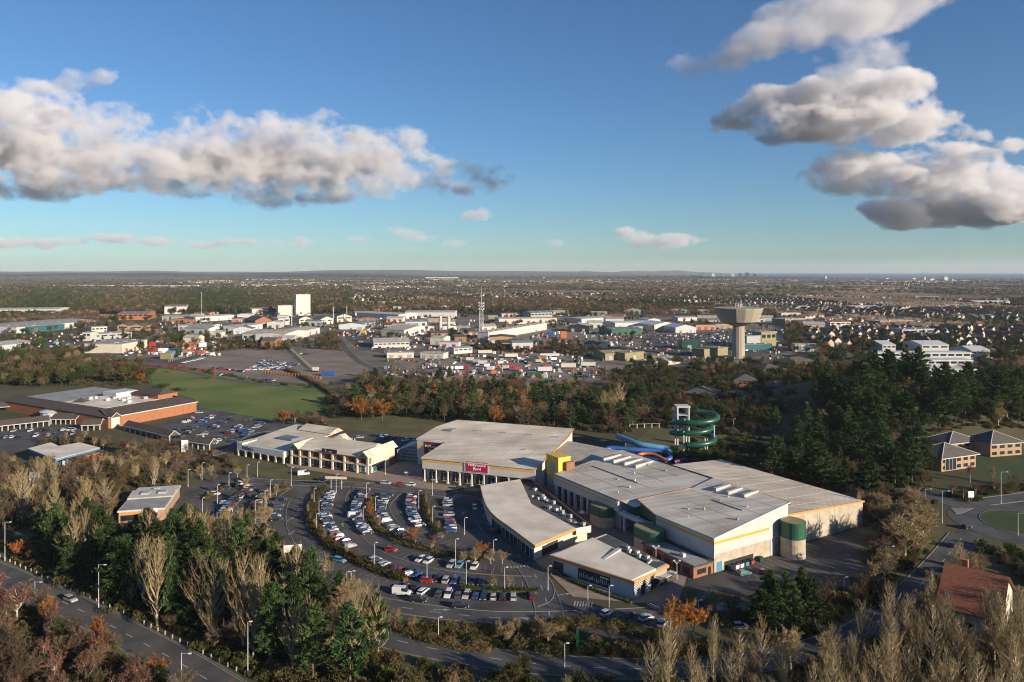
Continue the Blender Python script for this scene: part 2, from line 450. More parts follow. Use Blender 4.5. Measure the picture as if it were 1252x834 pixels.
def make_bare(seed, H, form, twig, bark, leafm=None, leaf_n=0):
    rnd = random.Random(seed); tr = MB(); cr = Soup(); spread = rnd.uniform(.78, 1.3)
    if form == 'poplar':
        path = trunk_path(rnd, H * 0.95, 0.16)
        for i in range(len(path) - 1):
            tr.rod(path[i], path[i + 1], 0.24 * (1 - i / 7.4) + .02, 0.24 * (1 - (i + 1) / 7.4) + .02, 6)
        nb = 54
        for i in range(nb):
            t = 0.14 + 0.84 * i / nb
            p = at_path(path, t)
            L = H * (0.40 * (1 - t) ** 0.75 + 0.06) * rnd.uniform(0.7, 1.2) * (0.6 + 0.4 * min(1, t * 3.3))
            d = bend(Vector((0, 0, 1)), rnd.uniform(0.30, 0.66) * spread, i * 2.4 + rnd.uniform(-.5, .5))
            mid = p + d * L * 0.5; d2 = (d + Vector((0, 0, 0.7))).normalized(); tip = mid + d2 * L * 0.6
            w = 0.055 + 0.016 * L
            tr.rod(p, mid, w * .9, w * 0.6, 3); cr.ribbon(mid, tip, w * 1.3, rnd); cr.ribbon(mid, tip, w * 1.3, rnd)
            for k in range(9):
                q = rnd.uniform(0.15, 1.0)
                b0 = p.lerp(mid, q * 2) if q < .5 else mid.lerp(tip, q * 2 - 1)
                dd = bend(d if q < .5 else d2, rnd.uniform(0.15, 0.5), rnd.uniform(0, 6.28)); dd = (dd + Vector((0, 0, .45))).normalized()
                l2 = L * rnd.uniform(0.2, 0.45)
                b1 = b0 + dd * l2
                cr.ribbon(b0, b1, 0.06, rnd)
                for j in range(4):
                    c0 = b0.lerp(b1, rnd.uniform(.2, .95)); d3 = (bend(dd, rnd.uniform(.25, .7), rnd.uniform(0, 6.28)) + Vector((0, 0, .25))).normalized()
                    cr.ribbon(c0, c0 + d3 * l2 * rnd.uniform(.3, .6), 0.042, rnd)
    else:
        th = H * (0.30 if form == 'round' else 0.55)
        path = trunk_path(rnd, th, 0.12, 4)
        for i in range(4):
            tr.rod(path[i], path[i + 1], 0.022 * H * (1 - i * .13), 0.022 * H * (1 - (i + 1) * .13), 6)
        prim = []
        n1 = 8 if form == 'round' else 16
        for i in range(n1):
            if form == 'round':
                t = rnd.uniform(.62, 1); ang = rnd.uniform(.25, 1.05) if i else .1; L = H * rnd.uniform(.42, .58) * (1 - .15 * ang)
            else:
                t = .35 + .65 * i / n1; ang = rnd.uniform(.35, .8); L = H * (.42 - .18 * t) * rnd.uniform(.8, 1.15)
            p = at_path(path, t); prim.append((p, bend(Vector((0, 0, 1)), ang, i * 2.4 + rnd.uniform(-.4, .4)), L))
        for (p, d, L) in prim:
            m1 = p + d * L * .5; dd = (d + Vector((0, 0, .3))).normalized(); tip = m1 + dd * L * .5
            tr.rod(p, m1, .011 * H, .007 * H, 4); tr.rod(m1, tip, .007 * H, .02, 3)
            for k in range(8):
                q = .2 + .8 * (k + rnd.random()) / 8
                b0 = p.lerp(m1, q * 2) if q < .5 else m1.lerp(tip, q * 2 - 1)
                d2 = bend(dd, rnd.uniform(.35, 1.0), rnd.uniform(0, 6.28)); l2 = L * rnd.uniform(.28, .5)
                b1 = b0 + d2 * l2
                cr.ribbon(b0, b1, 0.011 * H, rnd); cr.ribbon(b0, b1, 0.009 * H, rnd)
                for j in range(8):
                    c0 = b0.lerp(b1, rnd.uniform(.2, 1)); d3 = (bend(d2, rnd.uniform(.3, 1.0), rnd.uniform(0, 6.28)) + Vector((0, 0, .15))).normalized(); l3 = l2 * rnd.uniform(.3, .6)
                    c1 = c0 + d3 * l3
                    cr.ribbon(c0, c1, 0.0075 * H, rnd)
                    for i in range(5):
                        e0 = c0.lerp(c1, rnd.uniform(.2, 1)); d4 = bend(d3, rnd.uniform(.3, 1.1), rnd.uniform(0, 6.28))
                        cr.ribbon(e0, e0 + d4 * l3 * rnd.uniform(.4, .8), 0.0065 * H, rnd)
                    for i in range(leaf_n):
                        cr.leaf(c0.lerp(c1, rnd.uniform(.1, 1.2)) + Vector((rnd.gauss(0, .2), rnd.gauss(0, .2), rnd.gauss(0, .2))) * H * .03, rnd.uniform(.028, .05) * H, rnd, 0.1)
    return mb_mesh(tr, 'trunk', bark), cr.mesh('crown', leafm or twig), H

def make_bush(seed, m, H=3.0, n=900, wide=0.75):
    rnd = random.Random(seed); tr = MB(); cr = Soup()
    lobes = [(Vector((rnd.gauss(0, .38), rnd.gauss(0, .38), rnd.uniform(.25, .62))) * H * wide, rnd.uniform(.22, .4) * H) for i in range(9)]
    for c, r in lobes: tr.rod((0, 0, 0), c, .05 * H * .5, .02, 3)
    for i in range(n):
        c, r = rnd.choice(lobes)
        v = Vector((rnd.gauss(0, 1), rnd.gauss(0, 1), rnd.gauss(0, 1))).normalized() * r * rnd.uniform(.55, 1.08)
        p = c + v
        if p.z < 0.03 * H: p.z = rnd.uniform(0, .15) * H
        cr.leaf(p, rnd.uniform(.07, .15) * H, rnd, .2, v.normalized() * .5)
    return mb_mesh(tr, 'trunk', M['bark']), cr.mesh('crown', m), H

KIND = {
    'pine': [make_pine(11, 15, .65), make_pine(12, 15, .4), make_pine(13, 15, .8), make_pine(14, 15, .5), make_pine(15, 15, .95), make_pine(16, 15, .25)],
    'poplar': [make_bare(21 + i, 18, 'poplar', M['straw'], M['pale_bark']) for i in range(7)],
    'bare': [make_bare(31 + i, 10, 'round', M['brown'], M['bark']) for i in range(4)],
    'alder': [make_bare(91 + i, 9, ('tall', 'round')[i % 2], M['alder'], M['bark']) for i in range(4)],
    'oak': [make_bare(81 + i, 11, 'round', M['oak'], M['bark']) for i in range(4)],
    'birch': [make_bare(41 + i, 10, 'tall', M['russet'], M['white_bark']) for i in range(3)],
    'straw': [make_bare(45 + i, 9, 'tall', M['straw'], M['pale_bark']) for i in range(3)],
    'autumn': [make_bare(51 + i, 9, 'round', M['rust'], M['bark'], M['rust'], 3) for i in range(3)],
    'green': [make_bare(61 + i, 10, 'round', M['greenf'], M['bark'], M['greenf'], 5) for i in range(3)],
    'olive': [make_bare(65 + i, 9, 'round', M['olivef'], M['bark'], M['olivef'], 4) for i in range(3)],
    'bush': [make_bush(71, M['olivef']), make_bush(72, M['scrub']), make_bush(73, M['scrub']), make_bush(74, M['olivef'])],
    'greenbush': [make_bush(75, M['greenf']), make_bush(76, M['greenf'])],
}
NAME = {'pine': 'pine_tree', 'poplar': 'poplar_tree', 'bare': 'bare_tree', 'oak': 'leafless_oak_tree', 'alder': 'alder_tree', 'birch': 'birch_tree', 'straw': 'pale_bare_tree', 'autumn': 'autumn_tree',
        'green': 'evergreen_tree', 'olive': 'olive_green_tree', 'bush': 'bush', 'greenbush': 'green_bush'}
NPLANT = {}
HILL = (239.0, 479.0, 88.0, 112.0, 20.0)
def hz(x, y):
    """Height of the wooded knoll on the right."""
    r = ((x - HILL[0]) / HILL[2]) ** 2 + ((y - HILL[1]) / HILL[3]) ** 2
    return HILL[4] * (1 - r) ** 2 if r < 1 else 0.0
trng = random.Random(5)
def plant(kind, x, y, h, label, group=None, var=None, wide=None):
    vs = KIND[kind]; i = trng.randrange(len(vs)) if var is None else var
    tm, cm, H = vs[i % len(vs)]
    o = bpy.data.objects.new('brown_scrub_bush' if kind == 'bush' and i in (1, 2) else NAME[kind], None); COL.objects.link(o)
    s = h / H; w = s * (wide or trng.uniform(.8, 1.3))
    o.location = (x, y, hz(x, y)); o.scale = (w, w, s); o.rotation_euler = (0, 0, trng.uniform(0, 6.28))
    tag(o, label, 'bush' if 'bush' in kind else 'tree', group)
    for nm, me in (('trunk', tm), ('crown', cm)):
        c = bpy.data.objects.new(nm, me); COL.objects.link(c); c.parent = o
    NPLANT[kind] = NPLANT.get(kind, 0) + 1
    return o

# ------------------------------------------------------------------ the ground and everything laid on it
EXCL = []          # footprints (world xy polygons) where nothing is planted
def inside(poly, x, y):
    c = False; n = len(poly); j = n - 1
    for i in range(n):
        xi, yi = poly[i]; xj, yj = poly[j]
        if (yi > y) != (yj > y) and x < (xj - xi) * (y - yi) / (yj - yi) + xi: c = not c
        j = i
    return c
def blocked(x, y):
    return any(inside(p, x, y) for p in EXCL)

def ground_mat():
    m = mat('heath_ground', (0.046, 0.052, 0.022), 0.95, 0, 0.012, col2=(0.100, 0.085, 0.045), detail=10, bump=0.4, bscale=0.8)
    return m
g = mesh('ground', [(-30000, -600, 0), (30000, -600, 0), (30000, 25000, 0), (-30000, 25000, 0)], [(0, 1, 2, 3)], ground_mat())
tag(g, kind='structure')

def knoll():
    vs = []; fs = []; n = 28
    for j in range(n + 1):
        for i in range(n + 1):
            x = HILL[0] + HILL[2] * (2 * i / n - 1); y = HILL[1] + HILL[3] * (2 * j / n - 1); vs.append((x, y, hz(x, y) - .01 if hz(x, y) > .02 else -.3))
    for j in range(n):
        for i in range(n): a = j * (n + 1) + i; fs.append((a, a + 1, a + n + 2, a + n + 1))
    tag(mesh('wooded_knoll', vs, fs, bpy.data.materials['heath_ground'], None, True), kind='structure')
knoll()
coast = [(866, 337.4), (905, 338.6), (950, 339.0), (1010, 339.8), (1070, 340.6), (1120, 341.0), (1180, 341.2), (1260, 341.6), (1330, 341.6)]
cp = [G(*c) for c in coast]
tag(mesh('sea', [(p.x, p.y, .6) for p in cp] + [(30000, cp[-1].y, .6), (30000, 24990, .6), (cp[0].x + 1500, 24990, .6)],
         [tuple(range(len(cp) + 3))], M['water']), kind='structure')

def hills(name, x0, x1, y, depth, hmax, seed, prof=None):
    rnd = random.Random(seed); n = 70; ph = [rnd.uniform(0, 6.28) for _ in range(6)]
    vs = []
    for i in range(n + 1):
        t = i / n; x = x0 + (x1 - x0) * t
        e = math.sin(math.pi * min(1, max(0, t))) ** .35
        h = hmax * e * (0.66 + .16 * math.sin(t * 9 + ph[0]) + .11 * math.sin(t * 23 + ph[1]) + .05 * math.sin(t * 57 + ph[2]))
        vs += [(x, y, -1), (x, y + depth * .4, max(h, 0)), (x, y + depth, -1)]
    fs = []
    for i in range(n):
        a = i * 3
        fs += [(a, a + 3, a + 4, a + 1), (a + 1, a + 4, a + 5, a + 2)]
    tag(mesh(name, vs, fs, M['hill'], smooth=True), kind='structure')
hills('hills', -17500, 3500, 17000, 5000, 135, 1)
hills('hills', -16000, -1500, 11500, 3500, 85, 2)
hills('hills', 1200, 6200, 20500, 3500, 120, 3)

def sheet(name, px, z, m, kind='structure', parent=None, ex=True):
    ps = [G(*p) for p in px]
    o = mesh(name, [(p.x, p.y, z) for p in ps], [tuple(range(len(ps)))], m, parent)
    if parent is None: tag(o, kind=kind)
    if ex: EXCL.append([(p.x, p.y) for p in ps])
    return o

def smooth_line(pts, k=5):
    """Catmull-Rom through 2D points."""
    out = []; P = [Vector((p[0], p[1])) for p in pts]
    for i in range(len(P) - 1):
        p0 = P[max(i - 1, 0)]; p1 = P[i]; p2 = P[i + 1]; p3 = P[min(i + 2, len(P) - 1)]
        for j in range(k):
            t = j / k
            out.append(0.5 * ((2 * p1) + (p2 - p0) * t + (2 * p0 - 5 * p1 + 4 * p2 - p3) * t * t + (3 * p1 - p0 - 3 * p2 + p3) * t ** 3))
    out.append(P[-1])
    return out
def line_px(px, k=5): return smooth_line([G(*p) for p in px], k)
def offset(line, d):
    out = []
    for i, p in enumerate(line):
        t = (line[min(i + 1, len(line) - 1)] - line[max(i - 1, 0)]).normalized()
        out.append(p + Vector((t.y, -t.x)) * d)
    return out
def strip_mesh(name, line, w, z, m, parent=None, d=0.0, h=0.0):
    a = offset(line, d - w / 2); b = offset(line, d + w / 2); n = len(line)
    vs = [(p.x, p.y, z) for p in a] + [(p.x, p.y, z) for p in b]
    fs = [(i, n + i, n + i + 1, i + 1) for i in range(n - 1)]
    if h:
        vs += [(p.x, p.y, z - h) for p in a] + [(p.x, p.y, z - h) for p in b]
        fs += [(2 * n + i, i, i + 1, 2 * n + i + 1) for i in range(n - 1)] + [(n + i, 3 * n + i, 3 * n + i + 1, n + i + 1) for i in range(n - 1)]
        fs += [(2 * n, 3 * n, n, 0), (n - 1, 2 * n - 1, 4 * n - 1, 3 * n - 1)]
    return mesh(name, vs, fs, m, parent)
def along(line, s0, step):
    """Points and tangents every 'step' metres along a line."""
    out = []; need = s0; acc = 0.0
    for i in range(len(line) - 1):
        a, b = line[i], line[i + 1]; L = (b - a).length
        while L > 1e-6 and need <= acc + L:
            t = (need - acc) / L; out.append((a.lerp(b, t), (b - a) / L)); need += step
        acc += L
    return out
def dashes(name, line, z, parent, on=2.5, off=5.0, w=0.16, d=0.0, m=None):
    mb = MB()
    for p, t in along(offset(line, d), 1.0, on + off):
        n = Vector((t.y, -t.x)) * w / 2; q = p + t * on
        mb.add([(p.x - n.x, p.y - n.y, z), (p.x + n.x, p.y + n.y, z), (q.x + n.x, q.y + n.y, z), (q.x - n.x, q.y - n.y, z)], [(0, 1, 2, 3)])
    return mb.build(name, m or M['paint'], parent)
def road(name, px, w, z=.05, m='road', edge=True, centre=True, kerbs=True, ex=True):
    ln = line_px(px)
    o = strip_mesh(name, ln, w, z, M[m]); tag(o, kind='structure')
    if centre: dashes('road_marking', ln, z + .015, o, on=3, off=5, w=.28)
    if edge:
        for s in (-1, 1): strip_mesh('road_marking', ln, .14, z + .015, M['paint'], o, d=s * (w / 2 - .35))
    if kerbs:
        for s in (-1, 1): strip_mesh('kerb', ln, .25, z + .10, M['kerb'], o, d=s * (w / 2 + .10), h=.15)
    if ex:
        a = offset(ln, -w / 2 - 1); b = offset(ln, w / 2 + 1)
        EXCL.append([(p.x, p.y) for p in a] + [(p.x, p.y) for p in reversed(b)])
    return ln

# grass and verges
sheet('grass_field', [(205, 447), (262, 456), (330, 468), (392, 474), (408, 484), (400, 496), (392, 510), (330, 515), (300, 508), (240, 500), (238, 488), (190, 474), (178, 455)], .02, M['grass'])
sheet('grass_bank', [(395, 511), (440, 503), (520, 512), (560, 520), (515, 536), (470, 530), (400, 522)], .02, M['verge'], ex=False)
sheet('grass_verge', [(285, 556), (347, 570), (372, 586), (345, 588), (300, 577), (280, 566)], .09, M['verge'], ex=False)
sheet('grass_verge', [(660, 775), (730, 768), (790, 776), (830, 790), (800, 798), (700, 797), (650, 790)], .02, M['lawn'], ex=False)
sheet('grass_verge', [(0, 712), (60, 738), (140, 778), (210, 834), (240, 870), (60, 870), (-30, 760)], .015, M['verge'], ex=False)
sheet('grass_verge', [(0, 676), (60, 705), (160, 755), (260, 806), (340, 860), (420, 930), (330, 890), (200, 800), (0, 696)], .015, M['verge'], ex=False)
sheet('grass_verge', [(1075, 640), (1140, 618), (1152, 640), (1150, 660), (1105, 715), (1070, 740), (1060, 715), (1085, 700)], .012, M['verge'], ex=False)
sheet('grass_verge', [(1200, 668), (1300, 662), (1330, 780), (1160, 790), (1135, 750), (1180, 695)], .012, M['verge'], ex=False)
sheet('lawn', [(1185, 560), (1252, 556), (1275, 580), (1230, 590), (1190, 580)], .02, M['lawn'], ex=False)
sheet('pool_lawn', [(760, 555), (800, 520), (900, 512), (960, 560), (1040, 600), (1060, 640), (1040, 610)], .015, M['verge'], ex=False)

# car parks
cp_main = sheet('car_park', [(345, 589), (455, 589), (520, 600), (586, 603), (596, 640), (640, 690), (665, 712), (700, 733), (775, 752), (830, 735),
                             (850, 742), (835, 775), (780, 786), (700, 770), (600, 768), (520, 756), (450, 742), (400, 722), (355, 698), (336, 668), (333, 640), (348, 612)], .05, M['tarmac'])
cp_left = sheet('car_park', [(215, 640), (206, 622), (232, 597), (285, 574), (343, 590), (346, 612), (331, 640), (334, 668), (318, 668), (282, 655), (250, 652)], .05, M['tarmac'])
cp_service = sheet('service_yard', [(838, 702), (880, 702), (950, 676), (985, 662), (1045, 640), (1056, 655), (1046, 690), (1085, 700), (1060, 722), (1000, 716), (930, 732), (880, 722), (848, 740)], .055, M['tarmac'])
sheet('car_park', [(197, 520), (238, 497), (330, 513), (395, 522), (400, 530), (330, 530), (312, 528), (285, 548), (250, 552), (205, 536)], .045, M['tarmac'])
sheet('car_park', [(-15, 530), (20, 524), (100, 521), (110, 533), (60, 541), (20, 552), (-15, 552)], .045, M['tarmac'])
sheet('car_park', [(400, 528), (480, 533), (520, 540), (512, 552), (488, 548), (465, 540), (400, 531)], .05, M['tarmac'], ex=True)
sheet('plaza', [(452, 580), (486, 566), (515, 560), (517, 590), (590, 598), (584, 602), (520, 598), (455, 588), (352, 571), (349, 567)], .15, M['pave'])
sheet('plaza', [(590, 598), (648, 585), (660, 565), (700, 590), (760, 622), (790, 650), (850, 700), (840, 705), (830, 735), (778, 738), (700, 730), (660, 690), (600, 640)], .12, M['pave'])
sheet('yard', [(222, 446), (250, 434), (300, 427), (345, 430), (375, 452), (395, 462), (385, 470), (330, 466), (262, 455)], .02, M['gravel'])
sheet('yard', [(352, 428), (390, 427), (425, 430), (455, 446), (440, 458), (392, 462), (376, 450)], .022, M['gravel'])
sheet('yard', [(150, 440), (215, 434), (262, 420), (262, 430), (222, 446), (160, 448)], .018, M['tarmac'])
sheet('yard', [(470, 432), (560, 428), (620, 430), (720, 436), (770, 446), (740, 462), (690, 470), (640, 462), (560, 462), (500, 452)], .02, M['gravel'], ex=True)
sheet('yard', [(590, 415), (640, 418), (700, 422), (756, 412), (770, 404), (720, 402), (660, 402)], .018, M['gravel'])
sheet('yard', [(790, 410), (895, 404), (960, 404), (960, 430), (900, 440), (830, 436), (780, 428)], .018, M['tarmac'])
sheet('yard', [(100, 425), (128, 418), (160, 432), (130, 436)], .016, M['tarmac'])
sheet('yard', [(415, 406), (445, 402), (470, 420), (470, 432), (440, 428), (425, 416)], .016, M['tarmac'])

sheet('estate_ground', [(140, 436), (190, 405), (196, 380), (420, 377), (620, 381), (960, 388), (975, 432), (900, 446), (780, 452), (700, 474), (500, 462), (455, 455), (400, 470), (262, 456), (190, 450)], .008, M['estate'], ex=False)
# roads
road('road', [(-60, 678), (0, 702), (55, 726), (110, 752), (165, 781), (220, 811), (270, 842), (340, 890), (440, 960)], 9.5)
ROAD2 = [(420, 764), (500, 787), (570, 800), (640, 810), (720, 816), (800, 818), (900, 812), (990, 796), (1050, 774), (1090, 748), (1125, 716), (1155, 684), (1178, 655)]
road('road', ROAD2, 8.5, edge=False)
road('road', [(1098, 768), (1121, 742), (1152, 704), (1175, 670), (1188, 650)], 7.0, z=.06, centre=False, edge=False, kerbs=False)
road('road', [(1010, 575), (1080, 592), (1130, 606), (1170, 616), (1200, 625)], 9.0, z=.065)
road('road', [(1200, 614), (1260, 606), (1340, 590)], 8.0, z=.068, centre=False)
road('road', [(150, 444), (215, 452), (265, 462), (330, 471), (395, 474), (440, 466), (470, 455)], 7.0, z=.03, centre=False, kerbs=False)
road('road', [(400, 405), (415, 415), (425, 430), (450, 448), (500, 460)], 8.0, z=.032, centre=False, kerbs=False)
road('road', [(180, 590), (215, 572), (258, 556), (290, 547), (320, 530), (400, 527)], 6.5, z=.07, centre=False)
road('road', [(300, 588), (345, 590), (400, 592), (460, 594), (520, 602), (570, 606), (588, 612)], 7.0, z=.07, edge=False)
road('road', [(588, 612), (592, 632), (608, 655), (634, 680), (655, 705), (668, 735), (672, 755)], 7.0, z=.072, edge=False)
road('road', [(356, 690), (400, 718), (450, 735), (520, 747), (600, 755), (680, 755), (760, 752), (830, 748), (900, 742), (960, 746)], 6.5, z=.074, edge=False)
rb = G(1258, 641)
def ring(name, c, r0, r1, z, m, n=48, h=0.0):
    vs = []; fs = []
    for i in range(n):
        a = 6.28318 * i / n
        vs += [(c.x + r0 * math.cos(a), c.y + r0 * math.sin(a), z), (c.x + r1 * math.cos(a), c.y + r1 * math.sin(a), z)]
    for i in range(n):
        j = (i + 1) % n; fs.append((2 * i, 2 * i + 1, 2 * j + 1, 2 * j))
    return tag(mesh(name, vs, fs, m), kind='structure')
ring('roundabout_road', rb, 15.0, 25.0, .08, M['road'])
EXCL.append([(rb.x + 26 * math.cos(6.28 * i / 20), rb.y + 26 * math.sin(6.28 * i / 20)) for i in range(20)])
mb = MB(); mb.cyl(rb.x, rb.y, .02, .24, 15.2, 15.0, 48); tag(mb.build('roundabout_kerb', M['kerb']), kind='structure')
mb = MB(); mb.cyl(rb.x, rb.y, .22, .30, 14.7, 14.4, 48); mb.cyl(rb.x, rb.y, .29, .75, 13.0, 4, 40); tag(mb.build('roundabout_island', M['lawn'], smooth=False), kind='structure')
sp = [G(*p) for p in [(1163, 622), (1190, 622), (1176, 628), (1169, 629)]]
mb = MB(); mb.prism([(p.x, p.y) for p in sp][::-1], .06, .2); tag(mb.build('traffic_island', M['kerb']), kind='structure')

# bay markings, arrows and crossings painted on the main car park
def bays(parent, px, length, spacing=2.5, side=1, z=.068, w=.11):
    ln = line_px(px); mb = MB()
    for p, t in along(ln, 0, spacing):
        n = Vector((t.y, -t.x)) * side; q = p + n * length; h = t * w / 2
        mb.add([(p.x - h.x, p.y - h.y, z), (p.x + h.x, p.y + h.y, z), (q.x + h.x, q.y + h.y, z), (q.x - h.x, q.y - h.y, z)], [(0, 1, 2, 3)])
    return mb.build('bay_marking', M['paint'], parent)
ROWS = {
 'B': [(404, 604), (400, 616), (398, 630), (402, 644), (412, 657), (428, 670), (450, 683), (480, 696), (510, 705), (545, 711), (590, 714), (640, 715)],
 'C': [(446, 602), (438, 613), (435, 624), (437, 634), (442, 644), (451, 656), (468, 669), (490, 679), (520, 687), (550, 692), (585, 695), (618, 696)],
 'D': [(474, 606), (467, 615), (465, 625), (469, 635), (479, 644), (490, 654), (505, 660)],
 'E': [(503, 606), (502, 616), (503, 626), (507, 636), (515, 645), (528, 655), (548, 664), (575, 672), (600, 678)],
 'F': [(548, 610), (548, 620), (549, 632), (550, 643), (552, 652)],
 'H': [(495, 720), (530, 727), (570, 730), (610, 732), (650, 731)],
 'A': [(372, 612), (366, 624), (368, 638), (378, 655), (396, 673), (425, 690), (458, 703), (495, 714)],
}
for k, px in ROWS.items():
    bays(cp_main, px, 2.4, 2.5, 1); bays(cp_main, px, 2.4, 2.5, -1)
    # the line between two facing bays
def zebra(p0, p1, n, w, parent, z=.088):
    a = G(*p0); b = G(*p1); d = (b - a); L = d.length; d.normalize(); nn = Vector((d.y, -d.x, 0)); mb = MB()
    for i in range(n):
        s = a + d * (L * i / n); e = a + d * (L * (i + .5) / n)
        mb.add([(s.x - nn.x * w, s.y - nn.y * w, z), (e.x - nn.x * w, e.y - nn.y * w, z), (e.x + nn.x * w, e.y + nn.y * w, z), (s.x + nn.x * w, s.y + nn.y * w, z)], [(0, 1, 2, 3)])
    return mb.build('crossing_marking', M['paint'], parent)
zebra((548, 611), (563, 605), 6, 1.6, cp_main)
zebra((624, 694), (648, 692), 6, .7, cp_main)
zebra((702, 738), (726, 740), 7, 1.5, cp_main)
zebra((796, 742), (822, 732), 8, 1.8, cp_main)
for px in ([(905, 700), (950, 690), (1000, 676)], [(930, 718), (985, 706), (1040, 690)], [(985, 668), (1015, 660), (1045, 652)]):
    bays(cp_service, px, 4.6, 2.5, 1, z=.072); bays(cp_service, px, 4.6, 2.5, -1, z=.072)
for px in ([(240, 610), (270, 596), (305, 588)], [(270, 640), (290, 622), (312, 606), (335, 600)], [(318, 660), (320, 640), (332, 618)]):
    bays(cp_left, px, 4.6, 2.5, 1); bays(cp_left, px, 4.6, 2.5, -1)
def arrow(px, py, ang, parent, s=1.0):
    p = G(px, py); mb = MB(); c, q = math.cos(ang), math.sin(ang)
    def T(x, y): return (p.x + (x * c - y * q) * s, p.y + (x * q + y * c) * s, .09)
    mb.add([T(-1.6, -.12), T(.4, -.12), T(.4, .12), T(-1.6, .12)], [(0, 1, 2, 3)]); mb.add([T(.4, -.5), T(1.6, 0), T(.4, .5)], [(0, 1, 2)])
    return mb.build('arrow_marking', M['paint'], parent)
for a in [(355, 635, 1.3), (356, 652, 4.5), (385, 684, 5.6), (419, 642, 1.8), (395, 691, 2.4), (470, 688, 5.8), (566, 628, 1.4), (690, 727, 0.3), (540, 746, 0), (640, 757, 0)]:
    arrow(a[0], a[1], a[2], cp_main, 1.4)
# raised kerb lines of the car park lanes
for px in ([(428, 598), (422, 612), (425, 630), (433, 646), (447, 661), (470, 676), (500, 687), (540, 697), (600, 703), (650, 705)],
           [(492, 602), (478, 616), (478, 626), (486, 638), (498, 650), (515, 660)],
           [(354, 612), (350, 625), (351, 645), (362, 668)], [(325, 636), (331, 618), (345, 604), (358, 596)], [(657, 742), (672, 736), (678, 725), (676, 715), (670, 706)]):
    tag(strip_mesh('kerb', line_px(px), .3, .16, M['kerb'], h=.12), kind='structure')

# ------------------------------------------------------------------ the leisure park
def footprint(poly): EXCL.append([(p[0], p[1]) for p in poly])
def ac_unit(parent, x, y, z, w=1.6, d=1.2, h=1.3, rot=0.0, name='air_handling_unit'):
    c, s = math.cos(rot), math.sin(rot)
    def R2(a, b): return (x + a * c - b * s, y + a * s + b * c)
    w *= .72; d *= .72; h *= .7
    mb = MB(); mb.prism([R2(-w / 2, -d / 2), R2(w / 2, -d / 2), R2(w / 2, d / 2), R2(-w / 2, d / 2)], z + .15, z + h)
    mb.prism([R2(-w / 2 - .05, -d / 2 - .05), R2(w / 2 + .05, -d / 2 - .05), R2(w / 2 + .05, d / 2 + .05), R2(-w / 2 - .05, d / 2 + .05)], z, z + .15)
    o = mb.build(name, M[('plant', 'lgrey', 'grey', 'steel', 'white')[int(abs(x * 7.3 + y * 3.1)) % 5]], parent)
    f = MB(); f.cyl(x, y, z + h, z + h + .12, min(w, d) * .34, n=10); f.build('fan_cowl', M['grey'], o)
    return o

# --- bowling hall
FB = Frame((-38.3, 314.2), (0.939, -0.345))
L = 50.7
t = thing('bowling_hall', 'big pale-roofed hall with crimson sign and columned front beside the plaza', 'building', FB.p3(25, 28, 0))
top = [(0, 4, 10.2), (L, 4, 10.2), (L, 46.4, 12.9), (L, 56, 14.7), (-9, 56, 14.7), (-15.6, 46.4, 12.9), (-15.2, 25, 11.55), (0, 24, 11.5)]
zb = lambda b: 10.0 + .0555 * (b + .5)
top = [(0, 4), (L, 4), (L, 46.9), (-15.6, 46.9), (-15.2, 25), (0, 24)]
mb = MB(); mb.prism([FB.p(*q) for q in top], 0, [zb(q[1]) for q in top]); mb.build('wall', M['lgrey'], t)
top = [(-15.6, 47), (L, 47), (L, 56), (-9, 56)]
mb = MB(); mb.prism([FB.p(*q) for q in top], 0, [12.6, 12.6, 14.5, 14.5]); mb.build('wall', M['lgrey'], t)
footprint([FB.p(-17, -2), FB.p(L + 2, -2), FB.p(L + 2, 58), FB.p(-17, 58)])
def pl(a, b): return FB.p3(a, b, 10.35 + .0555 * (b + .5))
r = MB(); r.slab([pl(-.5, -.5), pl(L + .5, -.5), pl(L + .5, 47), pl(-16.2, 47), pl(-15.8, 24.6), pl(-.5, 24)], .45)
r.slab([FB.p3(-16.2, 47, 13.0), FB.p3(L + .5, 47, 13.0), FB.p3(L + .5, 56.6, 15), FB.p3(-9.3, 56.6, 15)], .45)
roof = r.build('roof', M['roof_bowl'], t)
e = MB(); e.wall(FB.p(L + .5, -.5), FB.p(L + .5, 47), 9.95, 10.45, 0.0, .12, z1b=13.1, z0b=12.6); e.wall(FB.p(L + .5, 47), FB.p(L + .5, 56.6), 12.6, 13.1, 0, .12, z1b=15.1, z0b=14.6)
e.build('verge_trim', M['orange'], roof)
for a in (-8, 5, 18, 31, 44):
    v = MB(); v.prism(FB.rect(a, a + 3.4, 44.6, 45.6), 12.7, 13.25); v.build('roof_vent', M['grey'], roof)
v = MB(); v.prism(FB.rect(37, 39, 22, 23), 11.6, 12.0); v.build('roof_vent', M['grey'], roof)
sk = MB(); sk.prism(FB.rect(-10.5, -5.5, 40, 44.4), 12.3, 12.82); sk.build('skylight', M['blue_roof'], roof)
for a in (-2.5, 9, 20.5, 32, 43):
    sj = MB(); b0_ = 25.5 if a < 0 else -.4; sj.slab([pl(a, b0_)[:2] + (pl(a, b0_)[2] + .06,), pl(a + .2, b0_)[:2] + (pl(a, b0_)[2] + .06,), pl(a + .2, 46.8)[:2] + (pl(a, 46.8)[2] + .06,), pl(a, 46.8)[:2] + (pl(a, 46.8)[2] + .06,)], .3); sj.build('sheet_joint', M['joint'], roof)
f = MB(); f.prism(FB.rect(0, L, 0, 4.2), 5.7, 9.9); fas = f.build('fascia', M['white'], t)
st = MB(); st.wall(FB.p(0, 0), FB.p(L, 0), 8.55, 9.3, 0.0, .06); st.build('amber_stripe', M['amber'], fas)
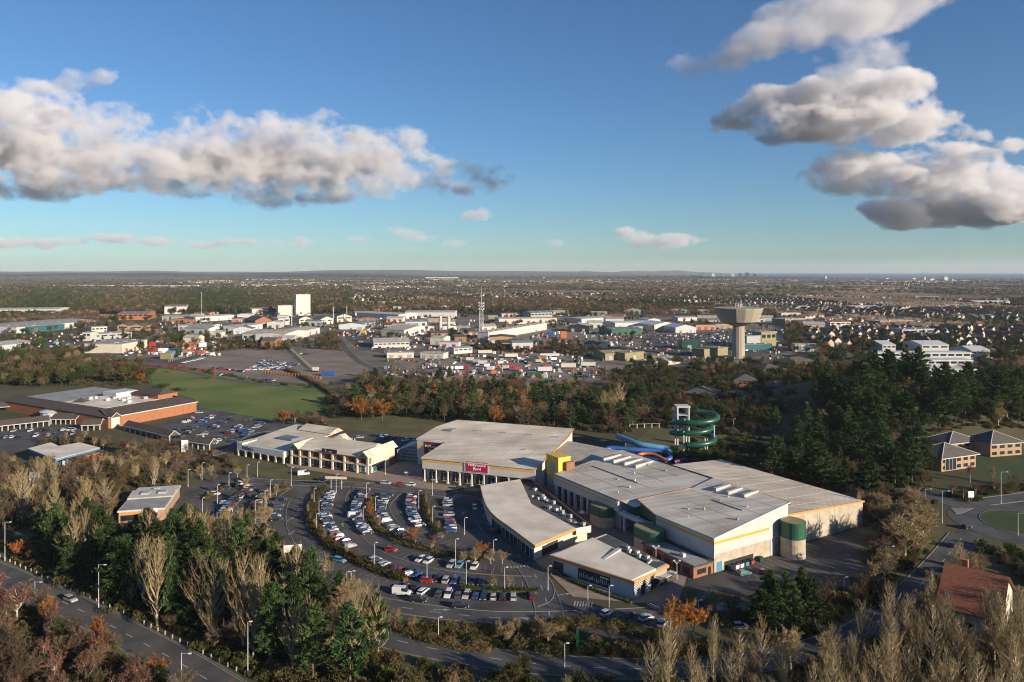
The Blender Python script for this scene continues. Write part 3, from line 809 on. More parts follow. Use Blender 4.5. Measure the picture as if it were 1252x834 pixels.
for i in range(10):
    a = .7 + i * (L - 1.4) / 9; c = MB(); p = FB.p(a, .8)
    c.cyl(p[0], p[1], 0, 5.2, .38, .33, 10); c.prism(FB.rect(a - .55, a + .55, .25, 1.35), 5.2, 5.7); c.prism(FB.rect(a - .5, a + .5, .3, 1.3), 0, .5)
    c.build('column', M['cream'], t)
for i in range(9):
    a0 = 1.3 + i * (L - 1.4) / 9; w = (L - 1.4) / 9 - 1.0
    d = MB(); d.wall(FB.p(a0, 4), FB.p(a0 + w, 4), .3, 3.6, 0.0, .08); dd = d.build('shopfront', M['void'] if i % 3 else M['glass'], t)
    g_ = MB()
    for k in range(4): g_.wall(*seg(FB.p(a0, 4), FB.p(a0 + w, 4), k * w / 3 - .05 * (k > 0), k * w / 3 + .1), .3, 3.6, .08, .06)
    g_.build('glazing_bar', M['lgrey'], dd)
    s_ = MB(); s_.wall(FB.p(a0 + .3, 4), FB.p(a0 + w - .3, 4), 3.8, 4.7, 0, .12); s_.build('shop_sign', M['brown_brick'] if i % 2 else M['darkred'], t)
sg = MB(); sg.wall(FB.p(19.6, 0), FB.p(30.6, 0), 6.3, 10.9, 0.06, .2); board = sg.build('sign_board', M['white'], t)
sg = MB(); sg.wall(FB.p(20.6, 0), FB.p(30.2, 0), 6.6, 10.6, 0.27, .12); cr_ = sg.build('sign_panel', M['crimson'], board)
q = FB.p(25.4, -.42)
text('sign_lettering', 'Hollywood', M['letter'], board, (q[0], q[1], 9.35), FB.u, 1.75)
text('sign_lettering', 'Bowl', M['letter'], board, (q[0], q[1], 7.75), FB.u, 1.75)
f = MB(); f.wall(FB.p(-15.3, 24.9), FB.p(-.1, 23.9), 3.6, 11.3, 0, .2); wf = f.build('wing_fascia', M['white'], t)
st = MB(); st.wall(FB.p(-15.3, 24.9), FB.p(-11.6, 24.65), 7.6, 8.5, .2, .06); st.build('amber_stripe', M['amber'], wf)
sg = MB(); sg.wall(FB.p(-11.4, 24.6), FB.p(-2.6, 24), 5.2, 10.9, .22, .12); s2 = sg.build('sign_panel', M['darkred'], t)
q = FB.p(-7, 23.85); text('sign_lettering', 'Hollywood', M['letter'], s2, (q[0], q[1] - .1, 9.0), FB.u, 1.7); text('sign_lettering', 'Bowl', M['letter'], s2, (q[0], q[1] - .1, 7.2), FB.u, 1.8)

# --- pool building with its two mono-pitched roofs
FP = Frame((17.6, 289.3), (0.52, -0.854))
K = 4.9 / 33
t = thing('pool_building', 'large pale-roofed pool building with white fascias and green drums in the middle', 'building', FP.p3(41, 16, 0))
def zc(b): return 10.3 + K * b
def zd(b): return 10.7 + K * b
footprint(FP.rect(-10, 90, -10, 78))
w = MB(); w.prism(FP.rect(0, 39, 0, 33), 0, [zc(0) - .35, zc(0) - .35, zc(33) - .35, zc(33) - .35]); w.build('wall', M['grey'], t)
w = MB(); w.prism(FP.rect(57, 82, 0, 33), 0, [zd(0) - .35, zd(0) - .35, zd(33) - .35, zd(33) - .35]); wd = w.build('wall', M['stone'], t)
w = MB(); w.prism(FP.rect(38.9, 57.1, 9, 32.9), 0, [zc(9) - .5, zc(9) - .5, zc(33) - .5, zc(33) - .5]); w.build('entrance_wall', M['void'], t)
r = MB(); r.slab([FP.p3(-.6, -.7, zc(-.7)), FP.p3(39, -.7, zc(-.7)), FP.p3(51, 22, zc(22)), FP.p3(51, 33.5, zc(33.5)), FP.p3(-.6, 33.5, zc(33.5))], .4)
r.add([FP.p3(39, -.7, zc(-.7)), FP.p3(44.5, 1.5, 8.9), FP.p3(53, 20, zc(20) - .2), FP.p3(51, 22, zc(22))], [(0, 1, 2, 3)])
roof_c = r.build('roof', M['roof_main'], t)
r = MB(); r.slab([FP.p3(57, -.7, zd(-.7)), FP.p3(82.6, -.7, zd(-.7)), FP.p3(82.6, 33.6, zd(33.6)), FP.p3(50, 33.6, zd(33.6)), FP.p3(50.7, 22, zd(22)), FP.p3(44, 3.4, zd(3.4))], .4)
roof_d = r.build('roof', M['roof_main'], t)
e = MB(); e.wall(FP.p(50.7, 22), FP.p(44, 3.4), zd(22) - .35, zd(22) + .12, 0.0, .14, z1b=zd(3.4) + .12, z0b=zd(3.4) - .35)
e.wall(FP.p(44, 3.4), FP.p(57, -.7), zd(3.4) - .35, zd(3.4) + .1, 0.0, .14, z1b=zd(-.7) + .1, z0b=zd(-.7) - .35); e.build('verge_trim', M['orange'], roof_d)
e = MB(); e.wall(FP.p(82.6, -.7), FP.p(82.6, 33.6), zd(-.7) - .35, zd(-.7) + .1, 0, .12, z1b=zd(33.6) + .1, z0b=zd(33.6) - .35); e.build('verge_trim', M['lgrey'], roof_d)
e = MB(); e.wall(FP.p(82.6, 33.6), FP.p(-.6, 33.6), 14.8, 15.75, 0, .15, z1b=15.45, z0b=14.8); e.build('ridge_trim', M['dgrey'], roof_d)
for k, (a, b) in enumerate([(58, 25), (63, 25.5), (68.5, 27)]):
    s = MB(); s.prism(FP.rect(a, a + 1.3, b, b + 7), zd(b) - .1, [zd(b) + 1.1] * 2 + [zd(b + 7) + .5] * 2); s.build('rooflight', M['plant'], roof_d)
for k, (a, b) in enumerate([(3, 20), (8, 21), (13.5, 22), (19, 23)]):
    s = MB(); s.prism(FP.rect(a, a + 1.3, b, b + 9), zc(b) - .1, [zc(b) + 1.2] * 2 + [zc(b + 9) + .5] * 2); s.build('rooflight', M['plant'], roof_c)
p_ = FP.p3(33, 9, zc(9)); s = MB(); s.cyl(p_[0], p_[1], p_[2] - .2, p_[2] + 1.0, .35, n=8); s.build('roof_vent', M['plant'], roof_c)
def seams(F, rng, along_u, z, parent, m='grey', w=.16, h=.05):
    for (a0, a1, b0, b1) in rng:
        s = MB(); s.slab([F.p3(a0, b0, z(b0) + h), F.p3(a1, b0, z(b0) + h), F.p3(a1, b1, z(b1) + h), F.p3(a0, b1, z(b1) + h)], .3); s.build('sheet_joint', M[m], parent)
seams(FP, [(-.4, 38.6, b, b + .22) for b in (6.5, 13.5, 20.5, 27.5)], True, zc, roof_c, 'joint')
seams(FP, [(57, 82.4, b, b + .22) for b in (6.5, 13.5)] + [(52, 82.4, b, b + .22) for b in (20.5, 27.5)], True, zd, roof_d, 'joint')
gt = MB(); gt.wall(FP.p(57, -.7), FP.p(82.6, -.7), zd(-.7) - .3, zd(-.7) + .04, 0, .2); gt.build('gutter', M['grey'], roof_d)
gt = MB(); gt.wall(FP.p(-.6, -.7), FP.p(39, -.7), zc(-.7) - .3, zc(-.7) + .04, 0, .2); gt.build('gutter', M['grey'], roof_c)
# left front
f = MB(); f.wall(FP.p(0, 0), FP.p(39, 0), 6.3, zc(0) - .45, 0, 1.4); fas = f.build('fascia', M['white'], t)
f = MB(); f.wall(FP.p(0, 0), FP.p(39, 0), 8.55, 9.15, 1.4, .06); f.build('amber_stripe', M['amber'], fas)
for i in range(8):
    a = .5 + i * 4.0; c = MB(); c.prism(FP.rect(a, a + .9, -1.0, -.2), 0, 6.3); c.build('column', M['lgrey'], t)
    if i < 7:
        d = MB(); d.wall(FP.p(a + 1.1, 0), FP.p(a + 3.8, 0), .5, 6.0, .0, .06); d.build('window', M['glass'], t)
# right front and gable
f = MB(); f.wall(FP.p(57, 0), FP.p(82.2, 0), 4.3, zd(0) - .45, 0, .3); fas = f.build('fascia', M['white'], t)
f = MB(); f.wall(FP.p(57, 0), FP.p(82.2, 0), 8.5, 9.25, .3, .05); f.build('amber_stripe', M['amber'], fas)
f = MB(); f.wall(FP.p(82, -.3), FP.p(82, 33), 5.4, zd(0) - .45, 0, .25, z1b=zd(33) - .45); fas = f.build('gable_cladding', M['white'], t)
f = MB(); f.wall(FP.p(82, -.3), FP.p(82, 24), 8.5, 9.25, .25, .05); f.build('amber_stripe', M['amber'], fas)
d = MB(); d.wall(FP.p(82, 1), FP.p(82, 3.2), .1, 2.9, 0, .1); d.build('door', M['lblue'], t)
d = MB(); d.wall(FP.p(82, 4.2), FP.p(82, 17), .1, 2.4, -.02, .06); d.build('bin_store', M['void'], t)
d = MB(); d.wall(FP.p(82, 25), FP.p(82, 26.6), 0, 5.2, 0, .1); d.build('door', M['lgrey'], t)
# entrance canopy
c = MB()
for a in (41, 48, 55): c.prism(FP.rect(a - .4, a + .4, -.4, .4), 0, 7.2)
c.prism(FP.rect(38.8, 57, -.8, .8), 5.2, 6.6); c.build('entrance_frame', M['lgrey'], t)
gb = MB(); gb.add([FP.p3(45, 3.6, 6.6), FP.p3(57, 0.2, 6.6), FP.p3(57, 0.2, 10.2), FP.p3(45, 3.6, 10.6), FP.p3(45, 4, 6.6), FP.p3(57, .6, 6.6), FP.p3(57, .6, 10.2), FP.p3(45, 4, 10.6)],
             [(0, 1, 2, 3), (7, 6, 5, 4), (0, 4, 5, 1), (3, 2, 6, 7), (0, 3, 7, 4), (1, 5, 6, 2)]); gb.build('entrance_gable', M['green'], t)
def drum(a, b, r, zs, ztop, n=24, ext=0.0, ang=None):
    p = FP.p(a, b)
    def ov(rr, z0, z1, mb):   # stadium plan stretched towards the wall
        u = FP.u; v = FP.v; pts = []
        for i in range(n):
            q = 6.28318 * i / n; cx = math.cos(q) * rr; cyy = math.sin(q) * rr
            cx += ext if cx > 0 else -ext
            pts.append((p[0] + u.x * cx + v.x * cyy, p[1] + u.y * cx + v.y * cyy))
        mb.prism(pts, z0, z1)
    m1 = MB(); ov(r, 0, zs * .55, m1); ov(r * .97, zs * .55, zs * .62, m1); ov(r, zs * .62, zs, m1); d1 = m1.build('drum_base', M['stone'], t)
    m1 = MB(); ov(r * 1.03, zs + .003, ztop, m1); d2 = m1.build('green_drum', M['green'], t)
    m1 = MB(); ov(r * .93, ztop + .003, ztop + .05, m1); m1.build('drum_roof', M['olive'], d2)
drum(31.5, -2.2, 3.6, 3.8, 7.0, ext=1.4)
drum(58.5, -4.6, 3.4, 4.1, 7.3, ext=2.2)
drum(85.6, 31.0, 3.5, 6.2, 11.2, ext=.4)
# low brick annexe in front of the gabled block
t2 = thing('brick_annexe', 'low flat-roofed brick annexe under the white corner block', 'building', FP.p3(70, -4, 0))
w = MB(); w.prism(FP.rect(60, 82, -8.5, -.4), 0, 3.3); w.build('wall', M['brown_brick'], t2)
r = MB(); r.prism(FP.rect(59.6, 82.4, -8.9, -.35), 3.3, 3.75); ro = r.build('roof', M['dgrey'], t2)
r = MB(); r.prism(FP.rect(60.4, 81.9, -8.2, -2.2), 3.753, 3.80); r.build('roof_deck', M['grey_roof'], ro)
for (a, b) in ((62.5, -4), (75, -6)): ac_unit(ro, *FP.p(a, b), 3.8, 2.2, 1.6, 1.5, FP.u.angle_signed(Vector((1, 0))))
d = MB(); d.wall(FP.p(82, -7), FP.p(82, -3.4), .9, 2.4, 0, .06); d.build('window', M['glass'], t2)
d = MB(); d.wall(FP.p(82, -2.6), FP.p(82, -1.4), .1, 2.3, 0, .06); d.build('door', M['glass'], t2)
for i in range(5):
    d = MB(); d.wall(FP.p(61.5 + i * 4, -8.5), FP.p(64.5 + i * 4, -8.5), .4, 2.6, 0, .06); d.build('window', M['void'], t2)
d = MB(); d.wall(FP.p(66, -8.9), FP.p(70, -8.9), 3.3, 4.1, 0, .1); d.build('sign_panel', M['redp'], t2)

rv = random.Random(17)     # small vents, cowls and pipe runs scattered over the big roofs
for (ro_, zf, a0, a1, b0, b1, n_) in ((roof_c, zc, 2, 36, 3, 30, 9), (roof_d, zd, 60, 80, 3, 30, 8)):
    for i in range(n_):
        a = rv.uniform(a0, a1); b = rv.uniform(b0, b1); q = FP.p(a, b); v = MB(); h_ = rv.uniform(.35, .9); v.cyl(q[0], q[1], zf(b) - .1, zf(b) + h_, rv.uniform(.16, .4), n=8); v.build('roof_vent', M[rv.choice(['grey', 'steel', 'lgrey'])], ro_)
    v = MB(); b = rv.uniform(8, 24); v.prism(FP.rect(a0 + 3, a1 - 4, b, b + .35), zf(b) - .1, zf(b) + .28); v.build('cable_tray', M['grey'], ro_)
# --- yellow tower
t = thing('yellow_tower', 'bright yellow box tower between the bowling hall and pool', 'tower', FP.p3(-5, 4, 0))
b_ = MB(); b_.prism(FP.rect(-9, -1, 1.5, 7), 0, 7.9); b_.build('base', M['grey'], t)
b_ = MB(); b_.prism(FP.rect(-9.2, -.8, 1.3, 7.2), 7.9, 15.8); yb = b_.build('yellow_body', M['yellow'], t)
b_ = MB(); b_.prism(FP.rect(-9.35, -.65, 1.15, 7.35), 15.803, 16.1); b_.build('coping', M['yellow'], yb)
em = MB(); pts = []
for i in range(20):
    q = 6.28318 * i / 20; pts.append((-5 + 1.9 * math.cos(q), 11.6 + 1.8 * math.sin(q)))
em.add([FP.p3(a, 1.22, z) for a, z in pts] + [FP.p3(a, 1.3, z) for a, z in pts], [tuple(range(20)), tuple(range(39, 19, -1))] + [(i, i + 20, (i + 1) % 20 + 20, (i + 1) % 20) for i in range(20)])
em.build('emblem', M['grey'], yb)
ar = MB(); ar.prism(FP.rect(-.8, 1.0, 4, 8), 11, 14.2); ar.build('side_hatch', M['brown_brick'], t)

# --- link roof between both halls
t = thing('link_building', 'flat grey link roof between the bowling hall and the pool', 'building', (25, 320, 0))
lp = [G(672, 562, 11), G(720, 564, 11), G(757, 551, 11), G(690, 538, 11)]
w = MB(); w.prism([(p.x, p.y) for p in lp], 0, 10.6); w.build('wall', M['grey'], t)
r = MB(); r.prism([(p.x, p.y) for p in lp], 10.603, 11.0); r.build('roof', M['beige_roof'], t)
footprint(lp)

# --- rear hall
t = thing('rear_hall', 'long low buff hall with sunlit sheet roof behind the pool building', 'building', FP.p3(47, 56, 0))
def ze(b): return 10.9 - .055 * (b - 35)
w = MB(); w.prism(FP.rect(14, 80, 35, 76), 0, [ze(35) - .3] * 2 + [ze(76) - .3] * 2); w.build('wall', M['stone'], t)
r = MB(); r.slab([FP.p3(13.6, 34.2, ze(34.2)), FP.p3(80.4, 34.2, ze(34.2)), FP.p3(80.4, 76.4, ze(76.4)), FP.p3(13.6, 76.4, ze(76.4))], .35); ro = r.build('roof', M['roof_rear'], t)
seams(FP, [(a, a + .2, 34.6, 76) for a in (22, 31, 40, 49, 58, 67, 74)], False, ze, ro, 'joint')
e = MB(); e.wall(FP.p(80.4, 34.2), FP.p(80.4, 76.4), ze(34.2) - .5, ze(34.2) + .05, 0, .1, z1b=ze(76.4) + .05, z0b=ze(76.4) - .5); e.build('verge_trim', M['orange'], ro)
for i in range(5):
    pn = MB(); pn.wall(FP.p(80, 36 + i * 8), FP.p(80, 43.85 + i * 8), .1, ze(40 + i * 8) - .9, 0, .06); pn.build('wall_panel', M['stone'], t)
d = MB(); d.wall(FP.p(80, 37), FP.p(80, 38.4), 0, 2.2, .06, .06); d.build('door', M['void'], t)

# --- curved restaurant block
def poly(px, z): return [G(a, b, z) for a, b in px]
t = thing('curved_restaurant_block', 'single-storey block with curved front, pale roof and orange eaves', 'building', G(640, 640))
fr = poly([(587, 594.5), (590, 607), (594, 618.5), (600, 627), (607.6, 634.4), (628, 649), (654.3, 668.6), (704.4, 646.9), (722.6, 643.5), (648.6, 585.4), (636, 586.6)], 5)
cen = sum(fr, Vector((0, 0, 0))) / len(fr)
def shrink(ps, k): return [(p.x + (cen.x - p.x) * k, p.y + (cen.y - p.y) * k) for p in ps]
footprint([(p.x, p.y) for p in fr])
w = MB(); w.prism(shrink(fr, .05), 0, 4.4); wl_ = w.build('wall', M['cream'], t)
main = poly([(587, 594.5), (590, 607), (594, 618.5), (600, 627), (607.6, 634.4), (628, 649), (654.3, 668.6), (704.4, 646.9), (650, 617.3), (636, 586.6)], 5)
r = MB(); r.prism([(p.x, p.y) for p in main], 4.5, 5.25); ro = r.build('eaves', M['orange'], t)
cen = sum(main, Vector((0, 0, 0))) / len(main)
r = MB(); r.prism(shrink(main, .008), 5.253, 5.33); r.build('roof', M['roof_flat'], t)
well = poly([(636, 586.6), (650, 617.3), (704.4, 646.9), (722.6, 643.5), (648.6, 585.4)], 5)
r = MB(); r.prism([(p.x, p.y) for p in well], 3.9, 4.48); r.build('plant_deck', M['dgrey'], t)
for i, (a, b) in enumerate([(3, 4), (2, 3), (4, 0)]):
    p, q = well[a], well[b]; m_ = MB(); m_.wall(q if i == 2 else p, p if i == 2 else q, 3.0, 5.3, -.15, .2); m_.build('parapet', M['white'] if b == 3 else M['brick'], t)
rr = random.Random(4)
for i in range(16):
    u_ = (i + .6 + rr.uniform(-.4, .4)) / 16.6; p = well[1].lerp(well[2], u_).lerp(well[4].lerp(well[3], u_), rr.uniform(.3, .75)); ac_unit(t, p.x, p.y, 4.48, rr.uniform(1.2, 2.6), rr.uniform(1, 1.6), rr.uniform(.9, 1.7), .9)
sf = shrink(fr, .05)
for i in range(3, 6):
    a, b = sf[i], sf[i + 1]; Ls = seglen(a, b); n = max(2, int(Ls / 2.6))
    for k in range(n):
        s0, s1 = seg(a, b, Ls * (k + .12) / n, Ls * (k + .88) / n); d = MB(); d.wall(s0, s1, .3, 3.1, 0, .06); d.build('shop_window', M['teal_glass'] if k % 3 == 1 else M['glass'], t)
a, b = sf[6], sf[7]; s0, s1 = seg(a, b, 4, 12); d = MB(); d.wall(s0, s1, .3, 3.4, 0, .06); d.build('shop_window', M['void'], t)
s0, s1 = seg(a, b, .5, 6); d = MB(); d.wall(s0, s1, 3.5, 4.3, .2, .1); d.build('shop_sign', M['letter'], t)

# --- corner restaurant with slatted end wall
t = thing('slatted_restaurant', 'flat-roofed restaurant with white slatted end wall and dark poster wall', 'building', G(750, 715))
c4 = poly([(671.5, 678.9), (775.8, 712), (818.3, 691.2), (740.6, 653)], 5)
footprint([(p.x, p.y) for p in c4])
cen = sum(c4, Vector((0, 0, 0))) / 4
in4 = shrink(c4, .045)
w = MB(); w.prism(in4, 0, 4.3); w.build('wall', M['lgrey'], t)
r = MB(); r.prism([(p.x, p.y) for p in c4], 4.35, 5.1); r.build('eaves', M['orange'], t)
r = MB(); r.prism(shrink(c4, .012), 5.103, 5.15); r.build('roof_edge', M['roof_flat'], t)
wl1 = c4[3].lerp(c4[0], .25); wl2 = c4[2].lerp(c4[1], .36)
pan = [c4[0].lerp(c4[1], .02), c4[1].lerp(c4[0], .02), wl2, wl1]
cen2 = sum(pan, Vector((0, 0, 0))) / 4
r = MB(); r.prism([(p.x + (cen2.x - p.x) * .03, p.y + (cen2.y - p.y) * .03) for p in pan], 5.153, [5.25, 5.25, 5.7, 5.7]); r.build('roof', M['roof_flat'], t)
wp = [wl1, wl2, c4[2], c4[3]]; cen2 = sum(wp, Vector((0, 0, 0))) / 4
r = MB(); r.prism([(p.x + (cen2.x - p.x) * .08, p.y + (cen2.y - p.y) * .08) for p in wp], 5.154, 5.19); r.build('plant_deck', M['dgrey'], t)
up = MB(); mid0 = pan[0].lerp(pan[1], .45).lerp(pan[3].lerp(pan[2], .45), .45); mid1 = pan[3].lerp(pan[2], .42)
up.wall(mid0, mid1, 5.2, 5.6, 0, 1.2, z1b=6.3); up.build('roof_upstand', M['plant'], t)
for i in range(6):
    p = wp[0].lerp(wp[1], .45 + i * .075).lerp(wp[3].lerp(wp[2], .45 + i * .075), .5 + .12 * (-1) ** i); ac_unit(t, p.x, p.y, 5.2, 1.5 + .3 * (i % 3), 1.2, 1.0 + .35 * (i % 2), .8)
du = MB(); a_ = wp[0].lerp(wp[1], .86); b_2 = wp[3].lerp(wp[2], .95)
du.tube([(a_.x, a_.y, 5.7), (a_.x + 1.5, a_.y + 1.5, 6.2), (b_2.x - 2, b_2.y - 1, 6.1)], .3); du.build('duct', M['steel'], t)
a, b = in4[0], in4[1]; Ls = seglen(a, b)
s0, s1 = seg(a, b, .5, 4.2); d = MB(); d.wall(s0, s1, .6, 3.6, 0, .06); d.build('window', M['glass'], t)
s0, s1 = seg(a, b, 9.5, 20.5); d = MB(); d.wall(s0, s1, .7, 3.9, 0, .08); po = d.build('poster_wall', M['navy'], t)
rr = random.Random(9)
for i in range(16):     # pale figures printed along the poster
    x = 10 + i * .65; h = rr.uniform(.5, 1.5); s0, s1 = seg(a, b, x, x + rr.uniform(.2, .42)); d = MB(); d.wall(s0, s1, 1.1 + rr.uniform(0, .7), 1.4 + h, .082, .02); d.build('printed_figure', M['lgrey'], po)
s0, s1 = seg(a, b, 17.2, 20.0); d = MB(); d.wall(s0, s1, 3.1, 3.45, .082, .02); d.build('printed_line', M['letter'], po)
a, b = in4[1], in4[2]; Ls = seglen(a, b)
bk = MB(); bk.wall(a, b, 0, 4.3, .0, .05); bk.build('wall_backing', M['black'], t)
for i in range(9):
    z = .25 + i * .45
    d = MB()
    if z < 2.6:
        d.wall(*seg(a, b, .1, 3.2), z, z + .27, .06, .08); d.build('slat', M['white'], t); d = MB(); d.wall(*seg(a, b, 5.2, 8.0), z, z + .27, .06, .08)
    else: d.wall(*seg(a, b, .1, Ls - .1), z, z + .27, .06, .08)
    d.build('slat', M['white'], t)
d = MB(); d.wall(*seg(a, b, 3.4, 5.0), .05, 2.3, .06, .06); d.build('door', M['glass'], t)
d = MB(); s0, s1 = seg(a, b, Ls - 6, Ls + 1.8); d.wall(s0, s1, 2.9, 3.1, .1, 2.2); d.build('canopy', M['white'], t)
pp = seg(a, b, Ls, Ls + .2)[1]; d = MB(); d.cyl(pp.x + .9, pp.y - 1.2, 0, 2.9, .12, n=8); d.build('canopy_post', M['white'], t)

# --- two-storey restaurant row
FR = Frame((-103.0, 342.8), (0.909, -0.417))
L = 43.7
t = thing('two_storey_restaurant_row', 'cream two-storey row with timber panels, columns and pale hipped roof', 'building', FR.p3(L / 2, 10, 0))
footprint(FR.rect(-2, L + 2, -3, 24))
w = MB(); w.prism(FR.rect(.4, L - .4, 2.6, 21), 0, 7.4); w.build('wall', M['cream'], t)
w = MB(); w.wall(FR.p(L - .4, 2.6), FR.p(L - .4, 21), 0, 7.4, 0, .1); w.build('side_wall', M['cream'], t)
fl = MB(); fl.prism(FR.rect(0, L, 0, 2.6), 3.75, 4.45); fl.build('floor_band', M['cream'], t)
fl = MB(); fl.prism(FR.rect(0, L, 0, 2.6), 7.0, 7.55); fl.build('eaves_band', M['cream'], t)
r = MB()
A = [FR.p3(-.6, -.6, 7.55), FR.p3(L + .6, -.6, 7.55), FR.p3(L + .6, 22, 7.55), FR.p3(-.6, 22, 7.55), FR.p3(6, 13.5, 10.6), FR.p3(L - 4.5, 13.5, 10.6)]
r.add(A, [(0, 1, 5, 4), (1, 2, 5), (2, 3, 4, 5), (3, 0, 4), (3, 2, 1, 0)]); roof = r.build('roof', M['roof_row'], t)
def cross_gable(a0, a1, zr, back, green=True):
    m_ = (a0 + a1) / 2
    g2 = MB(); g2.add([FR.p3(a0, -.9, 7.56), FR.p3(a1, -.9, 7.56), FR.p3(m_, -.9, zr), FR.p3(a0, back, 7.56), FR.p3(a1, back, 7.56), FR.p3(m_, back, zr)],
                      [(0, 2, 5, 3), (1, 4, 5, 2), (3, 5, 4), (0, 3, 4, 1), (0, 1, 2)]); o = g2.build('cross_gable', M['roof_row'], roof)
    g3 = MB(); g3.add([FR.p3(a0 + .5, -1.0, 7.6), FR.p3(a1 - .5, -1.0, 7.6), FR.p3(m_, -1.0, zr - .35), FR.p3(a0 + .5, -.93, 7.6), FR.p3(a1 - .5, -.93, 7.6), FR.p3(m_, -.93, zr - .35)], [(0, 1, 2), (5, 4, 3), (0, 3, 4, 1), (1, 4, 5, 2), (2, 5, 3, 0)])
    g3.build('pediment', M['green'], t)
cross_gable(-.5, 5.2, 9.9, 13)
cross_gable(L - 5.2, L + .6, 10.2, 22.5)
rg = MB(); rg.add([FR.p3(13, 14, 10.4), FR.p3(20, 14, 10.4), FR.p3(16.5, 15, 12.3), FR.p3(13, 20, 9), FR.p3(20, 20, 9), FR.p3(16.5, 19, 12.0)], [(0, 1, 2), (0, 2, 5, 3), (1, 4, 5, 2), (3, 5, 4)]); rg.build('roof_cowl', M['roof_row'], roof)
for i in range(3): p = FR.p(22.5 + i * 1.6, 14.2); c = MB(); c.cyl(p[0], p[1], 9.8, 11.6, .25, n=7); c.build('flue', M['plant'], roof)
cols = [.4, 5.3, 11.0, 17.3, 24.0, 30.6, 37.6, L - .4]
for i, a in enumerate(cols):
    c = MB(); c.prism(FR.rect(a - .42, a + .42, -.35, .5), 0, 3.75); c.prism(FR.rect(a - .42, a + .42, -.3, .45), 4.45, 7.0); c.build('column', M['cream'], t)
    if i < 7:
        b = cols[i + 1]
        d = MB(); d.wall(FR.p(a + .45, .8), FR.p(b - .45, .8), 4.45, 7.0, 0, .1); wpn = d.build('timber_panel', M['timber'], t)
        m_ = (a + b) / 2; d = MB(); d.wall(FR.p(m_ - 1.3, .8), FR.p(m_ + 1.3, .8), 4.9, 6.6, .1, .04); wd_ = d.build('window', M['glass'], wpn)
        d = MB(); d.wall(FR.p(m_ - .08, .8), FR.p(m_ + .08, .8), 4.9, 6.6, .14, .04); d.wall(FR.p(m_ - 1.3, .8), FR.p(m_ + 1.3, .8), 5.7, 5.85, .14, .035)
        d.wall(FR.p(m_ - 1.4, .8), FR.p(m_ - 1.25, .8), 4.8, 6.7, .14, .04); d.wall(FR.p(m_ + 1.25, .8), FR.p(m_ + 1.4, .8), 4.8, 6.7, .14, .04); d.build('glazing_bar', M['timber'], wpn)
        d = MB(); d.wall(FR.p(a + .6, 2.6), FR.p(b - .6, 2.6), .2, 3.4, 0, .06); d.build('shopfront', M['teal_glass'] if i in (1, 5, 6) else M['void'], t)
        d = MB(); d.wall(FR.p(m_ - .5, 2.6), FR.p(m_ + .4, 2.6), .1, 2.6, .07, .05); d.build('door', M['letter'] if i in (5, 6) else M['glass'], t)
sg = MB(); sg.wall(FR.p(18.6, -.6), FR.p(27, -.6), 7.75, 9.35, 0, .25); s2 = sg.build('sign_panel', M['black'], t)
q = FR.p(21, -.88); text('sign_lettering', 'L', M['letter'], s2, (q[0], q[1], 8.6), FR.u, 1.5, .02); q = FR.p(23.4, -.88); text('sign_lettering', 'ounge', M['lgrey'], s2, (q[0], q[1], 8.3), FR.u, .8, .02)
d = MB(); d.wall(FR.p(L - .4, 3), FR.p(L - .4, 13), 2.6, 3.5, .1, .3); d.build('side_sign', M['black'], t)
d = MB(); d.wall(FR.p(L - .4, 4), FR.p(L - .4, 12), .2, 2.5, .1, .06); d.build('shopfront', M['teal_glass'], t)
d = MB(); d.wall(FR.p(L - .4, 16.5), FR.p(L - .4, 20.5), 0, 4.0, .1, .3); d.build('brick_bay', M['brick'], t)

# --- single-storey restaurant to its left
FS = Frame(G(289.8, 557), (0.87, -0.493))
L = 31.6
t = thing('single_storey_restaurant', 'single-storey restaurant with grey lettered fascia and seven white columns', 'building', FS.p3(L / 2, 15, 0))
footprint(FS.rect(-2, L + 2, -2, 42))
w = MB(); w.prism(FS.rect(.3, L - .3, 3, 38), 0, 5.2); w.build('wall', M['brown_brick'], t)
f = MB(); f.prism(FS.rect(0, L, 0, 3.2), 2.9, 5.6); fas = f.build('fascia', M['lgrey'], t)
f = MB(); f.prism(FS.rect(0, 3.8, -.1, 9), 5.603, 6.5); f.build('corner_parapet', M['cream'], t)
r = MB(); r.slab([FS.p3(-.3, 3.1, 5.75), FS.p3(L + .2, 3.1, 5.75), FS.p3(L + .2, 24, 7.2), FS.p3(-.3, 24, 7.2)], .4)
r.slab([FS.p3(-.3, 24, 7.2), FS.p3(L + .2, 24, 7.2), FS.p3(L + .2, 38.5, 8.3), FS.p3(-.3, 38.5, 8.3)], .4)
r.add([FS.p3(10, 30, 8.0), FS.p3(L + .2, 30, 8.0), FS.p3(L + .2, 36, 10.2), FS.p3(10, 36, 10.2), FS.p3(L + .2, 40, 8), FS.p3(10, 40, 8)], [(0, 1, 2, 3), (3, 2, 4, 5), (1, 4, 2), (0, 3, 5)])
r.build('roof', M['roof_row'], t)
w = MB(); w.prism(FS.rect(12, 22, 14, 20), 6.2, 7.6); w.build('plant_enclosure', M['blue_roof'], t)
for i in range(7):
    a = .5 + i * (L - 1) / 6; c = MB(); p = FS.p(a, .5); c.prism(FS.rect(a - .38, a + .38, .1, .9), 0, 2.5); c.prism(FS.rect(a - .62, a + .62, -.14, 1.1), 2.5, 2.9); c.build('column', M['cream'], t)
    if i < 6:
        d = MB(); d.wall(FS.p(a + .8, 3), FS.p(a + (L - 1) / 6 - .6, 3), .3, 2.6, 0, .06); d.build('window', M['void'] if i % 2 else M['glass'], t)
